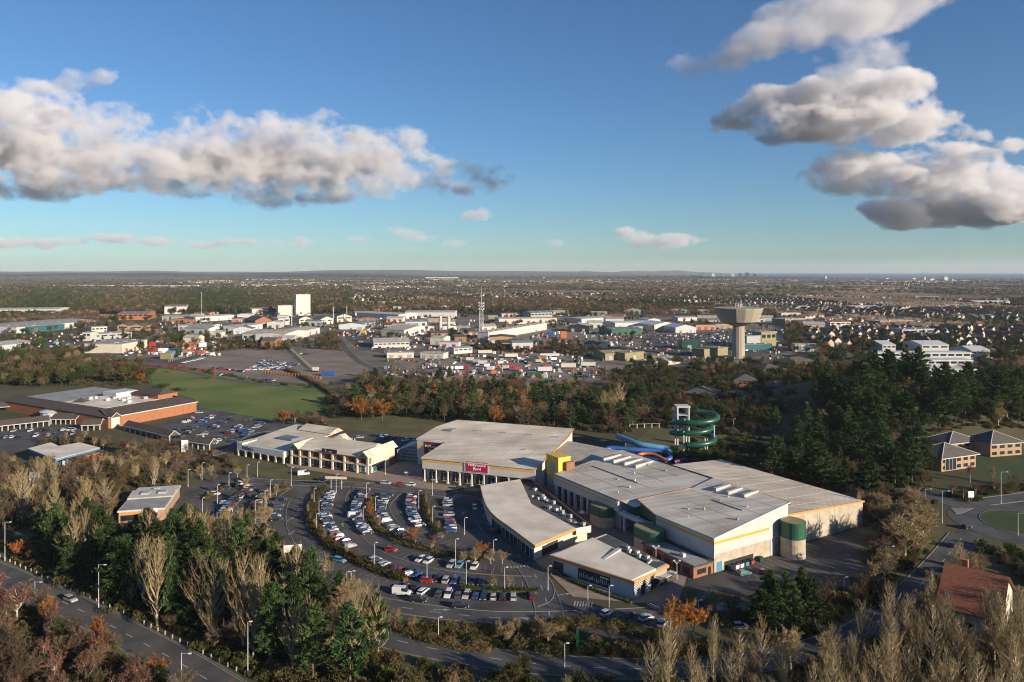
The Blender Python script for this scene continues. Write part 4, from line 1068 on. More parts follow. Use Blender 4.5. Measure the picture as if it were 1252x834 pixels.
q = FS.p(7.6, -.06); text('fascia_lettering', "FriDay's", M['dletter'], fas, (q[0], q[1], 4.3), FS.u, 2.3)

# --- glazed gym/club entrance between the row and the bowling hall
t = thing('glazed_pavilion', 'small sloping-roofed pavilion with shutters between the row and bowling hall', 'building', G(500, 562))
FG = Frame(G(487.5, 562), (0.94, -0.25)); footprint(FG.rect(-1, 13, -1, 16))
w = MB(); w.prism(FG.rect(0, 11, 0, 14), 0, [4.2, 8.6, 8.6, 4.2]); w.build('wall', M['grey'], t)
r = MB(); r.slab([FG.p3(-.6, -1, 4.8), FG.p3(11.4, -1, 9.3), FG.p3(11.4, 14.5, 9.3), FG.p3(-.6, 14.5, 4.8)], .4); r.build('roof', M['lgrey'], t)
for i in range(4): d = MB(); d.wall(FG.p(1.5 + i * .8, 0), FG.p(10.8, 0), 1.0 + i * 1.5, 1.8 + i * 1.5, 0, .12); d.build('louvre', M['blue_roof'], t)
c = MB(); c.cyl(*FG.p(-.3, -.6), 0, 4.5, .15, n=8); c.build('post', M['white'], t)

# --- drive-through restaurant
t = thing('drive_through_restaurant', 'grey flat-roofed drive-through restaurant among the bare trees on the left', 'building', G(180, 630))
FD = Frame((-139.8, 259.5), (0.97, 0.24)); footprint(FD.rect(-1, 18, -3, 33))
w = MB(); w.prism(FD.rect(.4, 15.3, 2.5, 31), 0, 3.9); w.build('wall', M['buff_brick'], t)
r = MB(); r.prism(FD.rect(0, 15.7, 2.2, 31.4), 3.9, 4.5); ro = r.build('roof', M['lgrey'], t)
r = MB(); r.prism(FD.rect(.4, 15.3, 2.6, 15.5), 4.503, 4.55); r.build('roof_deck', M['grey_roof'], ro)
r = MB(); r.prism(FD.rect(0, 15.7, 15.6, 23), 4.504, [5.0, 5.0, 5.8, 5.8]); r.build('roof_monitor', M['pale_roof'], ro)
for k in (4, 10): d = MB(); d.prism(FD.rect(k, k + 2.8, 18, 21), 5.0, 5.95); d.build('louvre', M['grey'], ro)
ac_unit(ro, *FD.p(8, 26), 4.5, 2.6, 1.6, 1.4)
d = MB(); d.wall(FD.p(1, 2.5), FD.p(11, 2.5), .8, 2.7, 0, .06); d.build('window', M['glass'], t)
d = MB(); d.wall(FD.p(.6, 2.5), FD.p(9.5, 2.5), 2.9, 3.7, .0, .1); d.build('sign_panel', M['orange'], t)
t = thing('restaurant_totem', 'rounded white and red totem sign in front of the drive-through', 'sign', FD.p3(12.6, -.3, 0))
s = MB()
for k in (-.7, .7): s.cyl(*FD.p(12.4 + k, -.2), 0, 2.2, .12, n=6)
s.build('post', M['steel'], t)
s = MB(); pts = [(1.25 * math.copysign(abs(math.cos(a)) ** .5, math.cos(a)), 3.7 + 1.8 * math.copysign(abs(math.sin(a)) ** .5, math.sin(a))) for a in [6.28318 * i / 24 for i in range(24)]]
s.add([FD.p3(12.4 + x, -.45, z) for x, z in pts] + [FD.p3(12.4 + x, -.1, z) for x, z in pts], [tuple(range(24)), tuple(range(47, 23, -1))] + [(i, i + 24, (i + 1) % 24 + 24, (i + 1) % 24) for i in range(24)]); s.build('panel', M['letter'], t)
s = MB(); s.wall(FD.p(11.4, -.4), FD.p(13.4, -.4), .9, 1.9, 0, .3); s.build('panel', M['redp'], t)
s = MB(); s.add([FD.p3(12.4 + x * .62, -.5, 3.65 + (z - 3.7) * .7) for x, z in pts], [tuple(range(24))]); s.build('panel_print', M['orange'], t)

# --- petrol station
t = thing('petrol_station', 'petrol station with L-shaped pale canopy, blue edges and brick kiosk', 'petrol station', G(80, 568))
cz = 5.6
cpx = [(33.5, 548.5), (68, 562), (122.5, 547.5), (98, 541), (72, 545.5), (62, 541)]
cpw = poly(cpx, cz); footprint([(p.x, p.y) for p in cpw])
r = MB(); r.prism([(p.x, p.y) for p in cpw], 4.75, 5.55); r.build('canopy_edge', M['lblue'], t)
cen = sum(cpw, Vector((0, 0, 0))) / len(cpw)
r = MB(); r.prism(shrink(cpw, .012), 5.553, 5.7); r.build('canopy_roof', M['roof_flat'], t)
for (a, b) in [(44, 560), (58, 566), (69, 572), (82, 567), (60, 556)]:
    p = G(a, b); c = MB(); c.box(p.x - .3, p.x + .3, p.y - .3, p.y + .3, 0, 4.75); c.build('canopy_post', M['lblue'], t)
for (a, b) in [(48, 563), (62, 568), (72, 571), (56, 569), (78, 569)]:
    p = G(a, b); c = MB(); c.box(p.x - .5, p.x + .5, p.y - .4, p.y + .4, 0, 2.1); c.build('fuel_pump', M['letter'] if a % 4 else M['lblue'], t)
k = poly([(84, 557), (104, 560), (122, 556), (106, 552)], 3.6); w = MB(); w.prism([(p.x, p.y) for p in k], 0, 4.7); w.build('kiosk_wall', M['brick'], t)
d = MB(); d.wall(k[0], k[1], 1, 3.2, 0, .06); d.build('window', M['glass'], t)

# --- supermarket
FK = Frame((-225.5, 427.2), (0.49, 0.87))        # along the long brick side wall
t = thing('supermarket', 'brick supermarket with dark tiled mansards and pale plant-covered roof at left', 'building', FK.p3(25, 40, 0))
footprint([FK.p(-12, -2), FK.p(52, -2), FK.p(70, 130), FK.p(-12, 130)])
w = MB(); w.prism(FK.rect(-9, 49, 0, 110), 0, 6.3); w.build('wall', M['brick'], t)
r = MB()
r.add([FK.p3(-9.6, -.7, 6.3), FK.p3(49.6, -.7, 6.3), FK.p3(46, 13, 9.2), FK.p3(-6, 13, 9.2), FK.p3(46, 13, 7.9), FK.p3(-6, 13, 7.9)], [(0, 1, 2, 3), (3, 2, 4, 5)])
r.add([FK.p3(49.6, -.7, 6.3), FK.p3(49.6, 60, 6.3), FK.p3(46, 56, 9.2), FK.p3(46, 13, 9.2)], [(0, 1, 2, 3)])
r.add([FK.p3(-9.6, 110, 6.3), FK.p3(-9.6, -.7, 6.3), FK.p3(-3, 8, 9.4), FK.p3(-3, 110, 9.4), FK.p3(-1, 8, 7.6), FK.p3(-1, 110, 7.6)], [(0, 1, 2, 3), (3, 2, 4, 5)])
tr_ = r.build('tiled_mansard', M['tile'], t)
r = MB(); r.prism(FK.rect(-4, 48, 6, 108), 6.35, 7.6); r.build('flat_roof', M['grey_roof'], t)
r = MB(); r.prism(FK.rect(-3, 44, 20, 64), 7.603, 8.1); r.build('roof_deck', M['roof_flat'], t)
s = MB(); s.add([FK.p3(-5, 7.5, 8.2), FK.p3(44, 7.5, 8.2), FK.p3(44, 11.5, 9.05), FK.p3(-5, 11.5, 9.05)], [(0, 1, 2, 3)])
s = MB(); s.add([FK.p3(-4, 13.5, 9.25), FK.p3(30, 13.5, 9.25), FK.p3(30, 18, 8.2), FK.p3(-4, 18, 8.2)], [(0, 1, 2, 3)]); s.build('skylight_strip', M['blue_roof'], t)
for i in range(10):
    a0 = -1 + i * 5.0; p = MB(); p.wall(FK.p(a0, 0), FK.p(a0 + 4.6, 0), .3, 5.6, 0, .09); p.build('brick_panel', M['brick'], t)
tr2 = MB(); tr2.wall(FK.p(-9.6, -.7), FK.p(49.6, -.7), 6.0, 6.5, 0, .12); tr2.build('white_gutter', M['white'], t)
# gabled porch on the near corner
pg = MB(); pg.prism(FK.rect(-8, -3, -1.2, 2), 0, 6.2); pg.build('porch', M['cream'], t)
pg = MB(); pg.add([FK.p3(-8.8, -2, 6.2), FK.p3(-2.2, -2, 6.2), FK.p3(-5.5, -2, 8.6), FK.p3(-8.8, 8, 6.2), FK.p3(-2.2, 8, 6.2), FK.p3(-5.5, 8, 8.6)], [(0, 2, 5, 3), (1, 4, 5, 2), (0, 1, 2), (3, 5, 4)]); pg.build('porch_roof', M['tile'], t)
vg = MB(); vg.rod(FK.p3(-8.9, -2.05, 6.1), FK.p3(-5.5, -2.05, 8.7), .22, n=4); vg.rod(FK.p3(-2.1, -2.05, 6.1), FK.p3(-5.5, -2.05, 8.7), .22, n=4); vg.build('bargeboard', M['white'], t)
rr = random.Random(8)
for i in range(16): ac_unit(t, *FK.p(rr.uniform(14, 36), rr.uniform(24, 60)), 8.1, rr.uniform(2, 4.5), rr.uniform(1.6, 3), rr.uniform(1.2, 2.4), 1.05)
w = MB(); w.prism(FK.rect(26, 41, 48, 62), 8.1, 11.2); w.build('plant_house', M['lgrey'], t)
w = MB(); w.prism(FK.rect(36, 50, 20, 44), 7.6, 11.0); bb = w.build('stock_block', M['brick'], t)
r = MB(); r.add([FK.p3(35, 19, 11.0), FK.p3(51, 19, 11.0), FK.p3(51, 45, 11.0), FK.p3(35, 45, 11.0), FK.p3(43, 24, 13.4), FK.p3(43, 40, 13.4)], [(0, 1, 4), (1, 2, 5, 4), (2, 3, 5), (3, 0, 4, 5), (3, 2, 1, 0)]); r.build('stock_roof', M['tile'], bb)
# entrance mall: tiled arms with white posts in front
def arcade(px0, px1, depth, label, n):
    a = G(*px0); b = G(*px1); Fa = Frame(a, (b - a)); Ls = (b - a).length
    q = thing('covered_walkway', label, 'walkway', Fa.p3(Ls / 2, depth / 2, 0)); footprint(Fa.rect(-1, Ls + 1, -1, depth + 1))
    r = MB(); r.add([Fa.p3(-.5, -.5, 3.2), Fa.p3(Ls + .5, -.5, 3.2), Fa.p3(Ls + .5, depth + .5, 3.2), Fa.p3(-.5, depth + .5, 3.2), Fa.p3(-.5, depth / 2, 5.6), Fa.p3(Ls + .5, depth / 2, 5.6)],
                    [(0, 1, 5, 4), (2, 3, 4, 5), (0, 4, 3), (1, 2, 5), (3, 2, 1, 0)]); r.build('tiled_roof', M['tile'], q)
    g2 = MB(); g2.wall(Fa.p(-.5, -.5), Fa.p(Ls + .5, -.5), 2.9, 3.25, 0, .12); g2.build('white_gutter', M['white'], q)
    for i in range(n):
        c = MB(); p = Fa.p(Ls * i / (n - 1), .2); c.box(p[0] - .2, p[0] + .2, p[1] - .2, p[1] + .2, 0, 3.1); c.build('post', M['white'], q)
    g3 = MB(); g3.rod(Fa.p3(Ls + .6, -.6, 3.1), Fa.p3(Ls + .6, depth / 2, 5.8), .2, n=4); g3.rod(Fa.p3(Ls + .6, depth + .6, 3.1), Fa.p3(Ls + .6, depth / 2, 5.8), .2, n=4); g3.build('bargeboard', M['white'], q)
    return q
arcade((-20, 530), (60, 521), 9, 'tiled arcade on white posts along the left edge', 12)
arcade((62, 519), (92, 519), 10, 'short tiled arcade with white gable beside the supermarket porch', 6)
arcade((100, 527), (122, 526), 8, 'low tiled porch with red panel at the supermarket corner', 4)
arcade((152, 527), (207, 541), 5, 'long dark tiled walkway on white posts beside the supermarket car park', 9)
arcade((228, 547), (256, 551), 5, 'walkway end with white gable beside the small brick wall', 5)
arcade((-15, 505), (52, 500), 9, 'dark tiled mall roof with small white gables in the left corner', 6)
t = thing('entrance_pavilion', 'pale low pavilion with small brick turret at the supermarket entrance', 'building', G(75, 508))
p = G(70, 510); w = MB(); w.cyl(p.x, p.y, 0, 4.2, 9, n=16); w.build('wall', M['lgrey'], t)
w = MB(); w.cyl(p.x, p.y, 4.203, 5.2, 9.6, 6, n=16); w.build('roof', M['white_roof'], t)
w = MB(); w.box(p.x + 6, p.x + 13, p.y + 5, p.y + 12, 0, 8); w.build('turret', M['brick'], t)
w = MB(); w.add([(p.x + 5.4, p.y + 4.4, 8), (p.x + 13.6, p.y + 4.4, 8), (p.x + 13.6, p.y + 12.6, 8), (p.x + 5.4, p.y + 12.6, 8), (p.x + 9.5, p.y + 8.5, 10.4)], [(0, 1, 4), (1, 2, 4), (2, 3, 4), (3, 0, 4), (3, 2, 1, 0)]); w.build('turret_roof', M['tile'], t)

# --- water slides behind the pool
t = thing('spiral_slide_tower', 'white slide tower with a dark green spiral slide behind the pool', 'water slide', G(838, 558))
b0 = G(834, 558); zt = 90 - (497 - 331) * b0.y / 900
tw = MB(); s_ = 2.7
for dx in (-1, 1):
    for dy in (-1, 1): tw.box(b0.x + dx * s_ - .3, b0.x + dx * s_ + .3, b0.y + dy * s_ - .3, b0.y + dy * s_ + .3, 0, zt)
for z in (zt * .5, zt * .68, zt * .84): tw.box(b0.x - s_, b0.x + s_, b0.y - s_, b0.y + s_, z, z + .3)
tw.build('tower_frame', M['lgrey'], t)
rf = MB(); rf.box(b0.x - s_ - .6, b0.x + s_ + .6, b0.y - s_ - .6, b0.y + s_ + .6, zt, zt + .6); rf.build('tower_roof', M['white'], t)
for x_, q_ in ((b0.x - s_ + .1, .7), (b0.x + s_ - .3, .5)): rf = MB(); rf.box(x_, x_ + .2, b0.y - s_, b0.y + s_, zt * q_, zt); rf.build('side_panel', M['lgrey'], t)
pts = []; cx, cyy = b0.x + 5.0, b0.y - 2
for i in range(84):
    a = i * .19; z = zt - 3.2 - i * .16; q = 1.0 + .16 * math.sin(i * .11)
    pts.append((cx + 9.6 * q * math.cos(1.2 - a) + 1.2 * math.sin(i * .07), cyy + 8.0 * q * math.sin(1.2 - a), z))
sl = MB(); sl.tube(pts, 1.3, 9); sl.build('slide_tube', M['slidegreen'], t, True)
for (dx, dy, zs_) in ((-6.2, -6.4, 14), (9.4, -2.2, 16), (3.5, -7.8, 11), (8, 5, 17)):
    c = MB(); c.cyl(cx + dx, cyy + dy, 0, zs_, .32, n=8); c.build('support', M['lgrey'], t)
def slide(label, m, path, r, name='flume'):
    o = thing(name, label, 'water slide', G(path[0][0], path[0][1] + 6, 0))
    pts = [Vector(G(a, b + 5, max(1.2, z - 2.2))) for a, b, z in path]
    ln = []
    for i in range(len(pts) - 1):
        p0 = pts[max(i - 1, 0)]; p1 = pts[i]; p2 = pts[i + 1]; p3 = pts[min(i + 2, len(pts) - 1)]
        for j in range(6):
            tt = j / 6; ln.append(0.5 * ((2 * p1) + (p2 - p0) * tt + (2 * p0 - 5 * p1 + 4 * p2 - p3) * tt * tt + (3 * p1 - p0 - 3 * p2 + p3) * tt ** 3))
    ln.append(pts[-1]); mb = MB(); mb.tube(ln, r, 9); mb.build('tube', m, o, True)
    for k in range(3, len(ln), 9):
        s = MB(); s.cyl(ln[k].x, ln[k].y, 0, ln[k].z - r * .6, .18, n=6); s.build('support', M['steel'], o)
slide('dark blue enclosed water slide snaking behind the pool roof', M['blue'], [(738, 549, 6), (746, 543, 7.5), (775, 545, 7), (800, 546, 6.5), (815, 548, 6), (820, 555, 5), (805, 558, 4), (770, 553, 4)], 1.2)
slide('light blue water slide beside the dark blue one', M['lblue'], [(755, 528, 10), (778, 537, 9), (800, 541, 8), (815, 544, 7), (822, 556, 4)], 1.3)
slide('orange water slide under the blue slides', M['orangep'], [(772, 556, 5), (785, 550, 6), (800, 551, 6), (815, 559, 4.5)], .8)
slide('purple water slide below the spiral tower', M['purple'], [(824, 560, 4), (838, 557, 4.4), (848, 559, 4), (842, 564, 3.5), (828, 563, 3)], .9)
slide('red water slide at the foot of the spiral tower', M['redp'], [(820, 566, 3), (834, 562, 3.5), (845, 566, 3), (836, 569, 2.5)], .8)

# --- signs
def hoarding(px, py, w, h, z0, label, m, rot=0.0, legs=2, name='sign_board', lines=True):
    p = G(px, py); q = thing(name, label, 'sign', p); c, s = math.cos(rot), math.sin(rot)
    A = (p.x - w / 2 * c, p.y - w / 2 * s); B = (p.x + w / 2 * c, p.y + w / 2 * s)
    b = MB(); b.wall(A, B, z0, z0 + h, 0, .25); b.build('panel', m, q)
    for k in range(legs):
        f = (k + .5) / legs; l_ = MB(); l_.cyl(A[0] + (B[0] - A[0]) * f, A[1] + (B[1] - A[1]) * f + .3, 0, z0 + h * .9, .12, n=6); l_.build('post', M['lampgrey'], q)
    return q, A, B
q, A, B = hoarding(358, 701, 5.2, 2.6, 5.2, 'double white sign board on two posts at the car park bend', M['cream'], .25)
b = MB(); b.wall(A, B, 7.9, 8.5, .0, .3); b.build('panel', M['letter'], q)
hoarding(411, 598, 9, 1.0, 4.2, 'long cream gantry sign over the car park entrance lane', M['cream'], -.1)
hoarding(226, 556, 3.2, 6.0, 1.2, 'tall white sign with small pink emblem beside the brick wall', M['letter'], 0)
hoarding(42, 602, 3.6, 5.2, 3.0, 'white advertising panel among the bare trees near the left edge', M['letter'], .2)
hoarding(1187, 613, 2.2, 2.4, 1.6, 'white direction sign beside the roundabout approach', M['letter'], 0)
hoarding(880, 752, 2.0, 1.6, 1.4, 'small white sign panel by the exit below the orange trees', M['letter'], .4)
hoarding(706, 797, .7, 5.0, .3, 'tall thin green banner on the verge by the lower road', M['slidegreen'], 0, 1)
t = thing('brick_garden_wall', 'low brown brick wall beside the walkway end', 'wall', G(250, 560))
b = MB(); b.wall(G(228, 556), G(272, 566), 0, 2.2, 0, .4); b.build('wall_face', M['brown_brick'], t); b = MB(); b.wall(G(228, 556), G(272, 566), 2.203, 2.35, -.05, .5); b.build('coping', M['kerb'], t)
for i, (b_0, col) in enumerate([(5, 'navy'), (7.2, 'letter'), (9.3, 'letter'), (11.6, 'lblue'), (14, 'redp'), (18, 'slidegreen')]):
    cn = {'navy': 'dark blue', 'letter': 'white', 'lblue': 'blue', 'redp': 'red', 'slidegreen': 'green'}[col]
    q = thing('wheeled_bin', '%s wheeled bin against the buff wall of the corner block%s' % (cn, '' if col != 'letter' else (', nearer the corner' if i == 1 else ', farther from the corner')), 'bin', FP.p3(83.2, b_0, 0), 'bins along the buff wall')
    m_ = MB(); m_.prism(FP.rect(82.6, 83.9, b_0, b_0 + 1.4), .15, 1.3); m_.build('body', M[col], q); m_ = MB(); m_.prism(FP.rect(82.5, 84.0, b_0 - .05, b_0 + 1.45), 1.303, 1.45); m_.build('lid', M['black'], q)
for i, (px, py, r_) in enumerate([(497, 583, 0), (690, 591, 1), (682, 607, 1), (712, 633, 1)]):
    p = G(px, py); q = thing('patio_parasol', 'folded white parasol and table on the paved court, %s from the left' % ordinal(i), 'parasol', p, 'parasols on the paved courts')
    c = MB(); c.cyl(p.x, p.y, 0, 2.4, .05, n=6); c.cyl(p.x, p.y, .7, .76, .6, n=10); c.build('pole', M['steel'], q); c = MB(); c.cyl(p.x, p.y, 1.9, 2.7, 1.3, .1, n=8); c.build('canopy', M['letter'], q)

# ------------------------------------------------------------------ industrial estate behind
def shed(a, b, depth, h, rise, axis, wm, rm, label, doors=0, doorm='grey', windows=0, name='warehouse', cat='building', band=None, over=.5, group=None):
    A = G(*a); B = G(*b); F = Frame(A, B - A); W = (B - A).length
    t = thing(name, label, cat, F.p3(W / 2, depth / 2, 0), group)
    footprint(F.rect(-2, W + 2, -2, depth + 2))
    o = over
    w = MB()
    if axis == 'y' and rise:
        w.add([F.p3(0, 0, 0), F.p3(W, 0, 0), F.p3(W, 0, h), F.p3(W / 2, 0, h + rise), F.p3(0, 0, h), F.p3(0, depth, 0), F.p3(W, depth, 0), F.p3(W, depth, h), F.p3(W / 2, depth, h + rise), F.p3(0, depth, h)],
              [(0, 1, 2, 3, 4), (9, 8, 7, 6, 5), (1, 6, 7, 2), (5, 0, 4, 9)])
    elif axis == 'x' and rise:
        w.add([F.p3(0, 0, 0), F.p3(0, 0, h), F.p3(0, depth / 2, h + rise), F.p3(0, depth, h), F.p3(0, depth, 0), F.p3(W, 0, 0), F.p3(W, 0, h), F.p3(W, depth / 2, h + rise), F.p3(W, depth, h), F.p3(W, depth, 0)],
              [(0, 1, 2, 3, 4), (9, 8, 7, 6, 5), (0, 5, 6, 1), (4, 3, 8, 9)])
    else:
        w.prism(F.rect(0, W, 0, depth), 0, h)
    w.build('wall', M[wm], t)
    r = MB()
    if axis == 'y' and rise:
        k = o * 2 * rise / W
        r.slab([F.p3(-o, -o, h - k + .25), F.p3(W / 2, -o, h + rise + .25), F.p3(W / 2, depth + o, h + rise + .25), F.p3(-o, depth + o, h - k + .25)], .22)
        r.slab([F.p3(W / 2, -o, h + rise + .25), F.p3(W + o, -o, h - k + .25), F.p3(W + o, depth + o, h - k + .25), F.p3(W / 2, depth + o, h + rise + .25)], .22)
    elif axis == 'x' and rise:
        k = o * 2 * rise / depth
        r.slab([F.p3(-o, -o, h - k + .25), F.p3(W + o, -o, h - k + .25), F.p3(W + o, depth / 2, h + rise + .25), F.p3(-o, depth / 2, h + rise + .25)], .22)
        r.slab([F.p3(-o, depth / 2, h + rise + .25), F.p3(W + o, depth / 2, h + rise + .25), F.p3(W + o, depth + o, h - k + .25), F.p3(-o, depth + o, h - k + .25)], .22)
    elif axis == 'hip':
        m = min(W, depth) / 2; hs = [F.p3(-o, -o, h), F.p3(W + o, -o, h), F.p3(W + o, depth + o, h), F.p3(-o, depth + o, h)]
        if W >= depth: r.add(hs + [F.p3(m, depth / 2, h + rise), F.p3(W - m, depth / 2, h + rise)], [(0, 1, 5, 4), (1, 2, 5), (2, 3, 4, 5), (3, 0, 4), (3, 2, 1, 0)])
        else: r.add(hs + [F.p3(W / 2, m, h + rise), F.p3(W / 2, depth - m, h + rise)], [(0, 1, 4), (1, 2, 5, 4), (2, 3, 5), (3, 0, 4, 5), (3, 2, 1, 0)])
    else:
        r.prism(F.rect(-o, W + o, -o, depth + o), h + .003, h + .5)
    ro = r.build('roof', M[rm], t)
    if W > 25 and axis in ('x', 'flat') and rm != 'tile':
        for i in range(int(W / 14)):
            s = MB(); x = (i + .5) * W / int(W / 14); z = h + (rise * .55 if axis == 'x' else .5)
            s.prism(F.rect(x - 1.2, x + 1.2, depth * .22, depth * .32), z - .3, z + (.35 if axis == 'x' else .7)); s.build('rooflight', M['plant'], ro)
    if doors:
        for i in range(doors):
            x = (i + .5) * W / doors; d = MB(); q = min(2.2, W / doors * .32)
            d.wall(F.p(x - q, 0), F.p(x + q, 0), 0, min(4.6, h * .62), 0, .1); d.build('roller_door', M[doorm], t)
    if windows:
        for i in range(windows):
            x = (i + .5) * W / windows; q = W / windows * .36; d = MB(); d.wall(F.p(x - q, 0), F.p(x + q, 0), h * .6, h * .82, 0, .08); d.build('window', M['glass'], t)
    if band:
        d = MB(); d.wall(F.p(-.05, 0), F.p(W + .05, 0), h - 1.6, h - .15, .1, .06); d.build('colour_band', M[band], t)
    return t

S = shed
S((20, 408), (119, 398.5), 95, 9, 2.5, 'x', 'white', 'grey_roof', 'huge pale-walled factory with grey ribbed roof near the left edge', doors=7, doorm='teal_glass')
S((-14, 405), (32, 407), 60, 8.5, 0, 'flat', 'teal_glass', 'blue_roof', 'blue glass office front at the left end of the huge factory', windows=5)
S((-14, 387), (70, 386), 70, 13, 2, 'x', 'white', 'pale_roof', 'pale upper factory range rising behind the huge grey roof', windows=6)
S((-10, 433), (42, 426), 40, 8, 2, 'x', 'lgrey', 'pale_roof', 'white-roofed shed at the left edge above the brown trees', doors=3)
S((101, 417), (110.5, 417), 14, 11, 0, 'flat', 'white', 'grey_roof', 'narrow white three-storey block right of the huge factory', windows=2, name='office_block')
S((112, 408), (131, 407), 22, 9, 0, 'flat', 'cream', 'grey_roof', 'cream two-storey office right of the huge factory', windows=4, name='office_block')
S((113, 416), (161, 413), 30, 7, 0, 'flat', 'grey', 'pale_roof', 'flat-roofed grey unit behind the beige box', windows=5)
S((149.3, 432), (180, 426), 42, 10, 0, 'flat', 'cream', 'grey_roof', 'beige corner warehouse with blank end wall beside the road', doors=3, doorm='brown_brick')
S((143.5, 405), (157, 405), 30, 8, 3, 'y', 'buff_brick', 'slate', 'orange gabled brick unit, leftmost of three', doors=1, windows=1)
S((159.5, 404.5), (174.5, 404.5), 30, 7, 3, 'y', 'buff_brick', 'slate', 'tan gabled brick unit, middle of three', doors=1, windows=1)
S((176.5, 404.5), (193, 404), 30, 6.5, 3, 'y', 'brick', 'slate', 'red-walled gabled brick unit, right of three', doors=1, windows=1)
S((144, 391.5), (181, 391), 55, 12, 2.5, 'x', 'brick', 'blue_roof', 'red-fronted store with steel blue roof', windows=6, band='redp')
S((120, 389), (164, 391), 12, 5, 1.5, 'x', 'brick', 'orange', 'long low orange-roofed shed left of the red store')
S((201, 384), (228, 383.5), 60, 16, 2, 'x', 'white', 'teal_roof', 'pale store with green roof and orange sign', doors=2, band='orangep')
S((237, 382), (271, 381.5), 45, 8, 1.5, 'x', 'white', 'grey_roof', 'white warehouse row, leftmost of three behind the yard', doors=4)
S((274, 382), (307, 381), 45, 9, 1.5, 'x', 'white', 'grey_roof', 'white warehouse row, middle of three behind the yard', doors=4)
S((308, 384), (340, 383), 45, 10, 1.5, 'x', 'cream', 'pale_roof', 'cream warehouse row, right of three by the white tower', doors=3)
S((198, 392), (246, 393), 35, 8, 1.5, 'x', 'cream', 'beige_roof', 'long cream shed behind the grey workshops', doors=5)
S((236, 394), (286, 391), 30, 8.5, 1.5, 'x', 'white', 'pale_roof', 'white shed beside the dark-roofed barn', doors=4)
S((312, 399), (332, 398), 45, 9, 6, 'y', 'brown_brick', 'tile', 'dark-roofed brown barn-like workshop', doors=1)
S((218, 404), (260, 404), 28, 7.5, 1, 'x', 'lgrey', 'grey_roof', 'grey workshop row above the scrap yard', doors=5)
S((255, 409), (273, 407), 45, 8, 3, 'y', 'lgrey', 'grey_roof', 'grey gabled workshop beside the green containers', doors=1)
S((291, 406), (321, 402), 35, 7.5, 1, 'x', 'lgrey', 'pale_roof', 'pale flat unit behind the long beige-roofed shed', doors=3)
S((296, 415), (347, 416.5), 62, 8, 3, 'x', 'white', 'beige_roof', 'long shed with broad beige roof and green doors', doors=6, doorm='slidegreen')
S((348, 416.5), (391, 407.5), 40, 8, 2, 'x', 'white', 'beige_roof', 'white-panelled shed at the end of the beige-roofed shed', doors=5, doorm='brown_brick')
S((362, 386), (379.5, 385.5), 22, 42, 0, 'flat', 'white', 'pale_roof', 'tall blank cream tower block on the left horizon', name='tower_block')
S((340, 387), (357.5, 386.5), 22, 21, 0, 'flat', 'cream', 'pale_roof', 'shorter cream block left of the tall cream tower', name='tower_block')
S((366, 396), (380, 395), 22, 8, 4, 'y', 'cream', 'slate', 'cream gabled building under the tall tower', windows=2)
S((392, 397), (407, 396), 22, 9, 4, 'y', 'cream', 'slate', 'cream gabled building right of the tall tower', windows=2)
S((412, 394), (430, 393.5), 25, 10, 4, 'y', 'cream', 'slate', 'cream gable beside a thin chimney', windows=2)
S((340, 398), (354, 397), 20, 11, 0, 'flat', 'white', 'pale_roof', 'white tank house beside the barn', windows=2)
S((436, 388), (487, 391), 50, 9, 2, 'x', 'white', 'pale_roof', 'long white shed behind the curved-roof showroom, left of two', doors=4)
S((495, 389), (556, 389), 55, 11, 2, 'x', 'lgrey', 'pale_roof', 'long white shed with grey front, right of two', doors=5, doorm='blue_roof')
S((494, 412), (531, 407), 38, 9, 4, 'y', 'white', 'beige_roof', 'white double workshop with brown gabled roof', doors=2)
S((457, 425.5), (500.5, 424.5), 45, 6, 3.5, 'x', 'white', 'pale_roof', 'showroom with broad pale roof and white glazed front', windows=8)
S((473, 438), (506, 437.5), 14, 5.5, 0, 'flat', 'cream', 'grey_roof', 'low flat cream unit in the lorry yard, left of two', doors=3)
S((514, 438), (542, 439), 14, 5.5, 0, 'flat', 'cream', 'pale_roof', 'low flat cream unit in the lorry yard, right of two', doors=3)
S((555, 433), (577.5, 431.5), 14, 6, 1, 'x', 'white', 'grey_roof', 'small white office in the lorry yard', windows=4)
S((597, 416), (668.5, 403), 16, 10, 0, 'flat', 'white', 'pale_roof', 'long bright white wall-like store beside the mast', doors=9, doorm='lgrey')
S((610, 396.5), (681, 395.5), 40, 9, 1, 'x', 'cream', 'beige_roof', 'long tan building behind the bright white store', doors=5)
S((649, 390), (675, 389), 30, 11, 3, 'x', 'grey', 'blue_roof', 'blue-grey roofed office behind the tan building', windows=6)
S((694, 405.5), (720, 406), 30, 9, 2.5, 'y', 'void', 'pale_roof', 'open-fronted shed with pale roof in the middle yard', doors=2)
S((711, 395), (752, 392.5), 45, 7, 1, 'x', 'white', 'pale_roof', 'wide pale roof behind the open-fronted shed', doors=4)
S((714, 425), (731, 427), 16, 5, 2.5, 'x', 'lgrey', 'slate', 'small grey-roofed shed at the yard corner', doors=1)
S((748, 410.5), (786, 409.5), 45, 8, 2, 'x', 'slidegreen', 'teal_roof', 'dark green shed with teal roof beyond the yard')
S((752, 402), (800, 401), 40, 9, 1, 'x', 'white', 'white_roof', 'white-roofed shed left of the white gables', doors=4)
S((800, 405), (829, 404), 45, 9, 4, 'y', 'white', 'white_roof', 'bright white gabled hall, left of two behind the scrap cars', doors=2)
S((826, 407.5), (851, 407), 40, 8, 4, 'y', 'white', 'white_roof', 'bright white gabled hall, right of two behind the scrap cars', doors=2)
S((740, 441), (766, 439.5), 24, 7, 2, 'x', 'olive', 'olive', 'olive yellow unit with matching roof, left of two', doors=2)
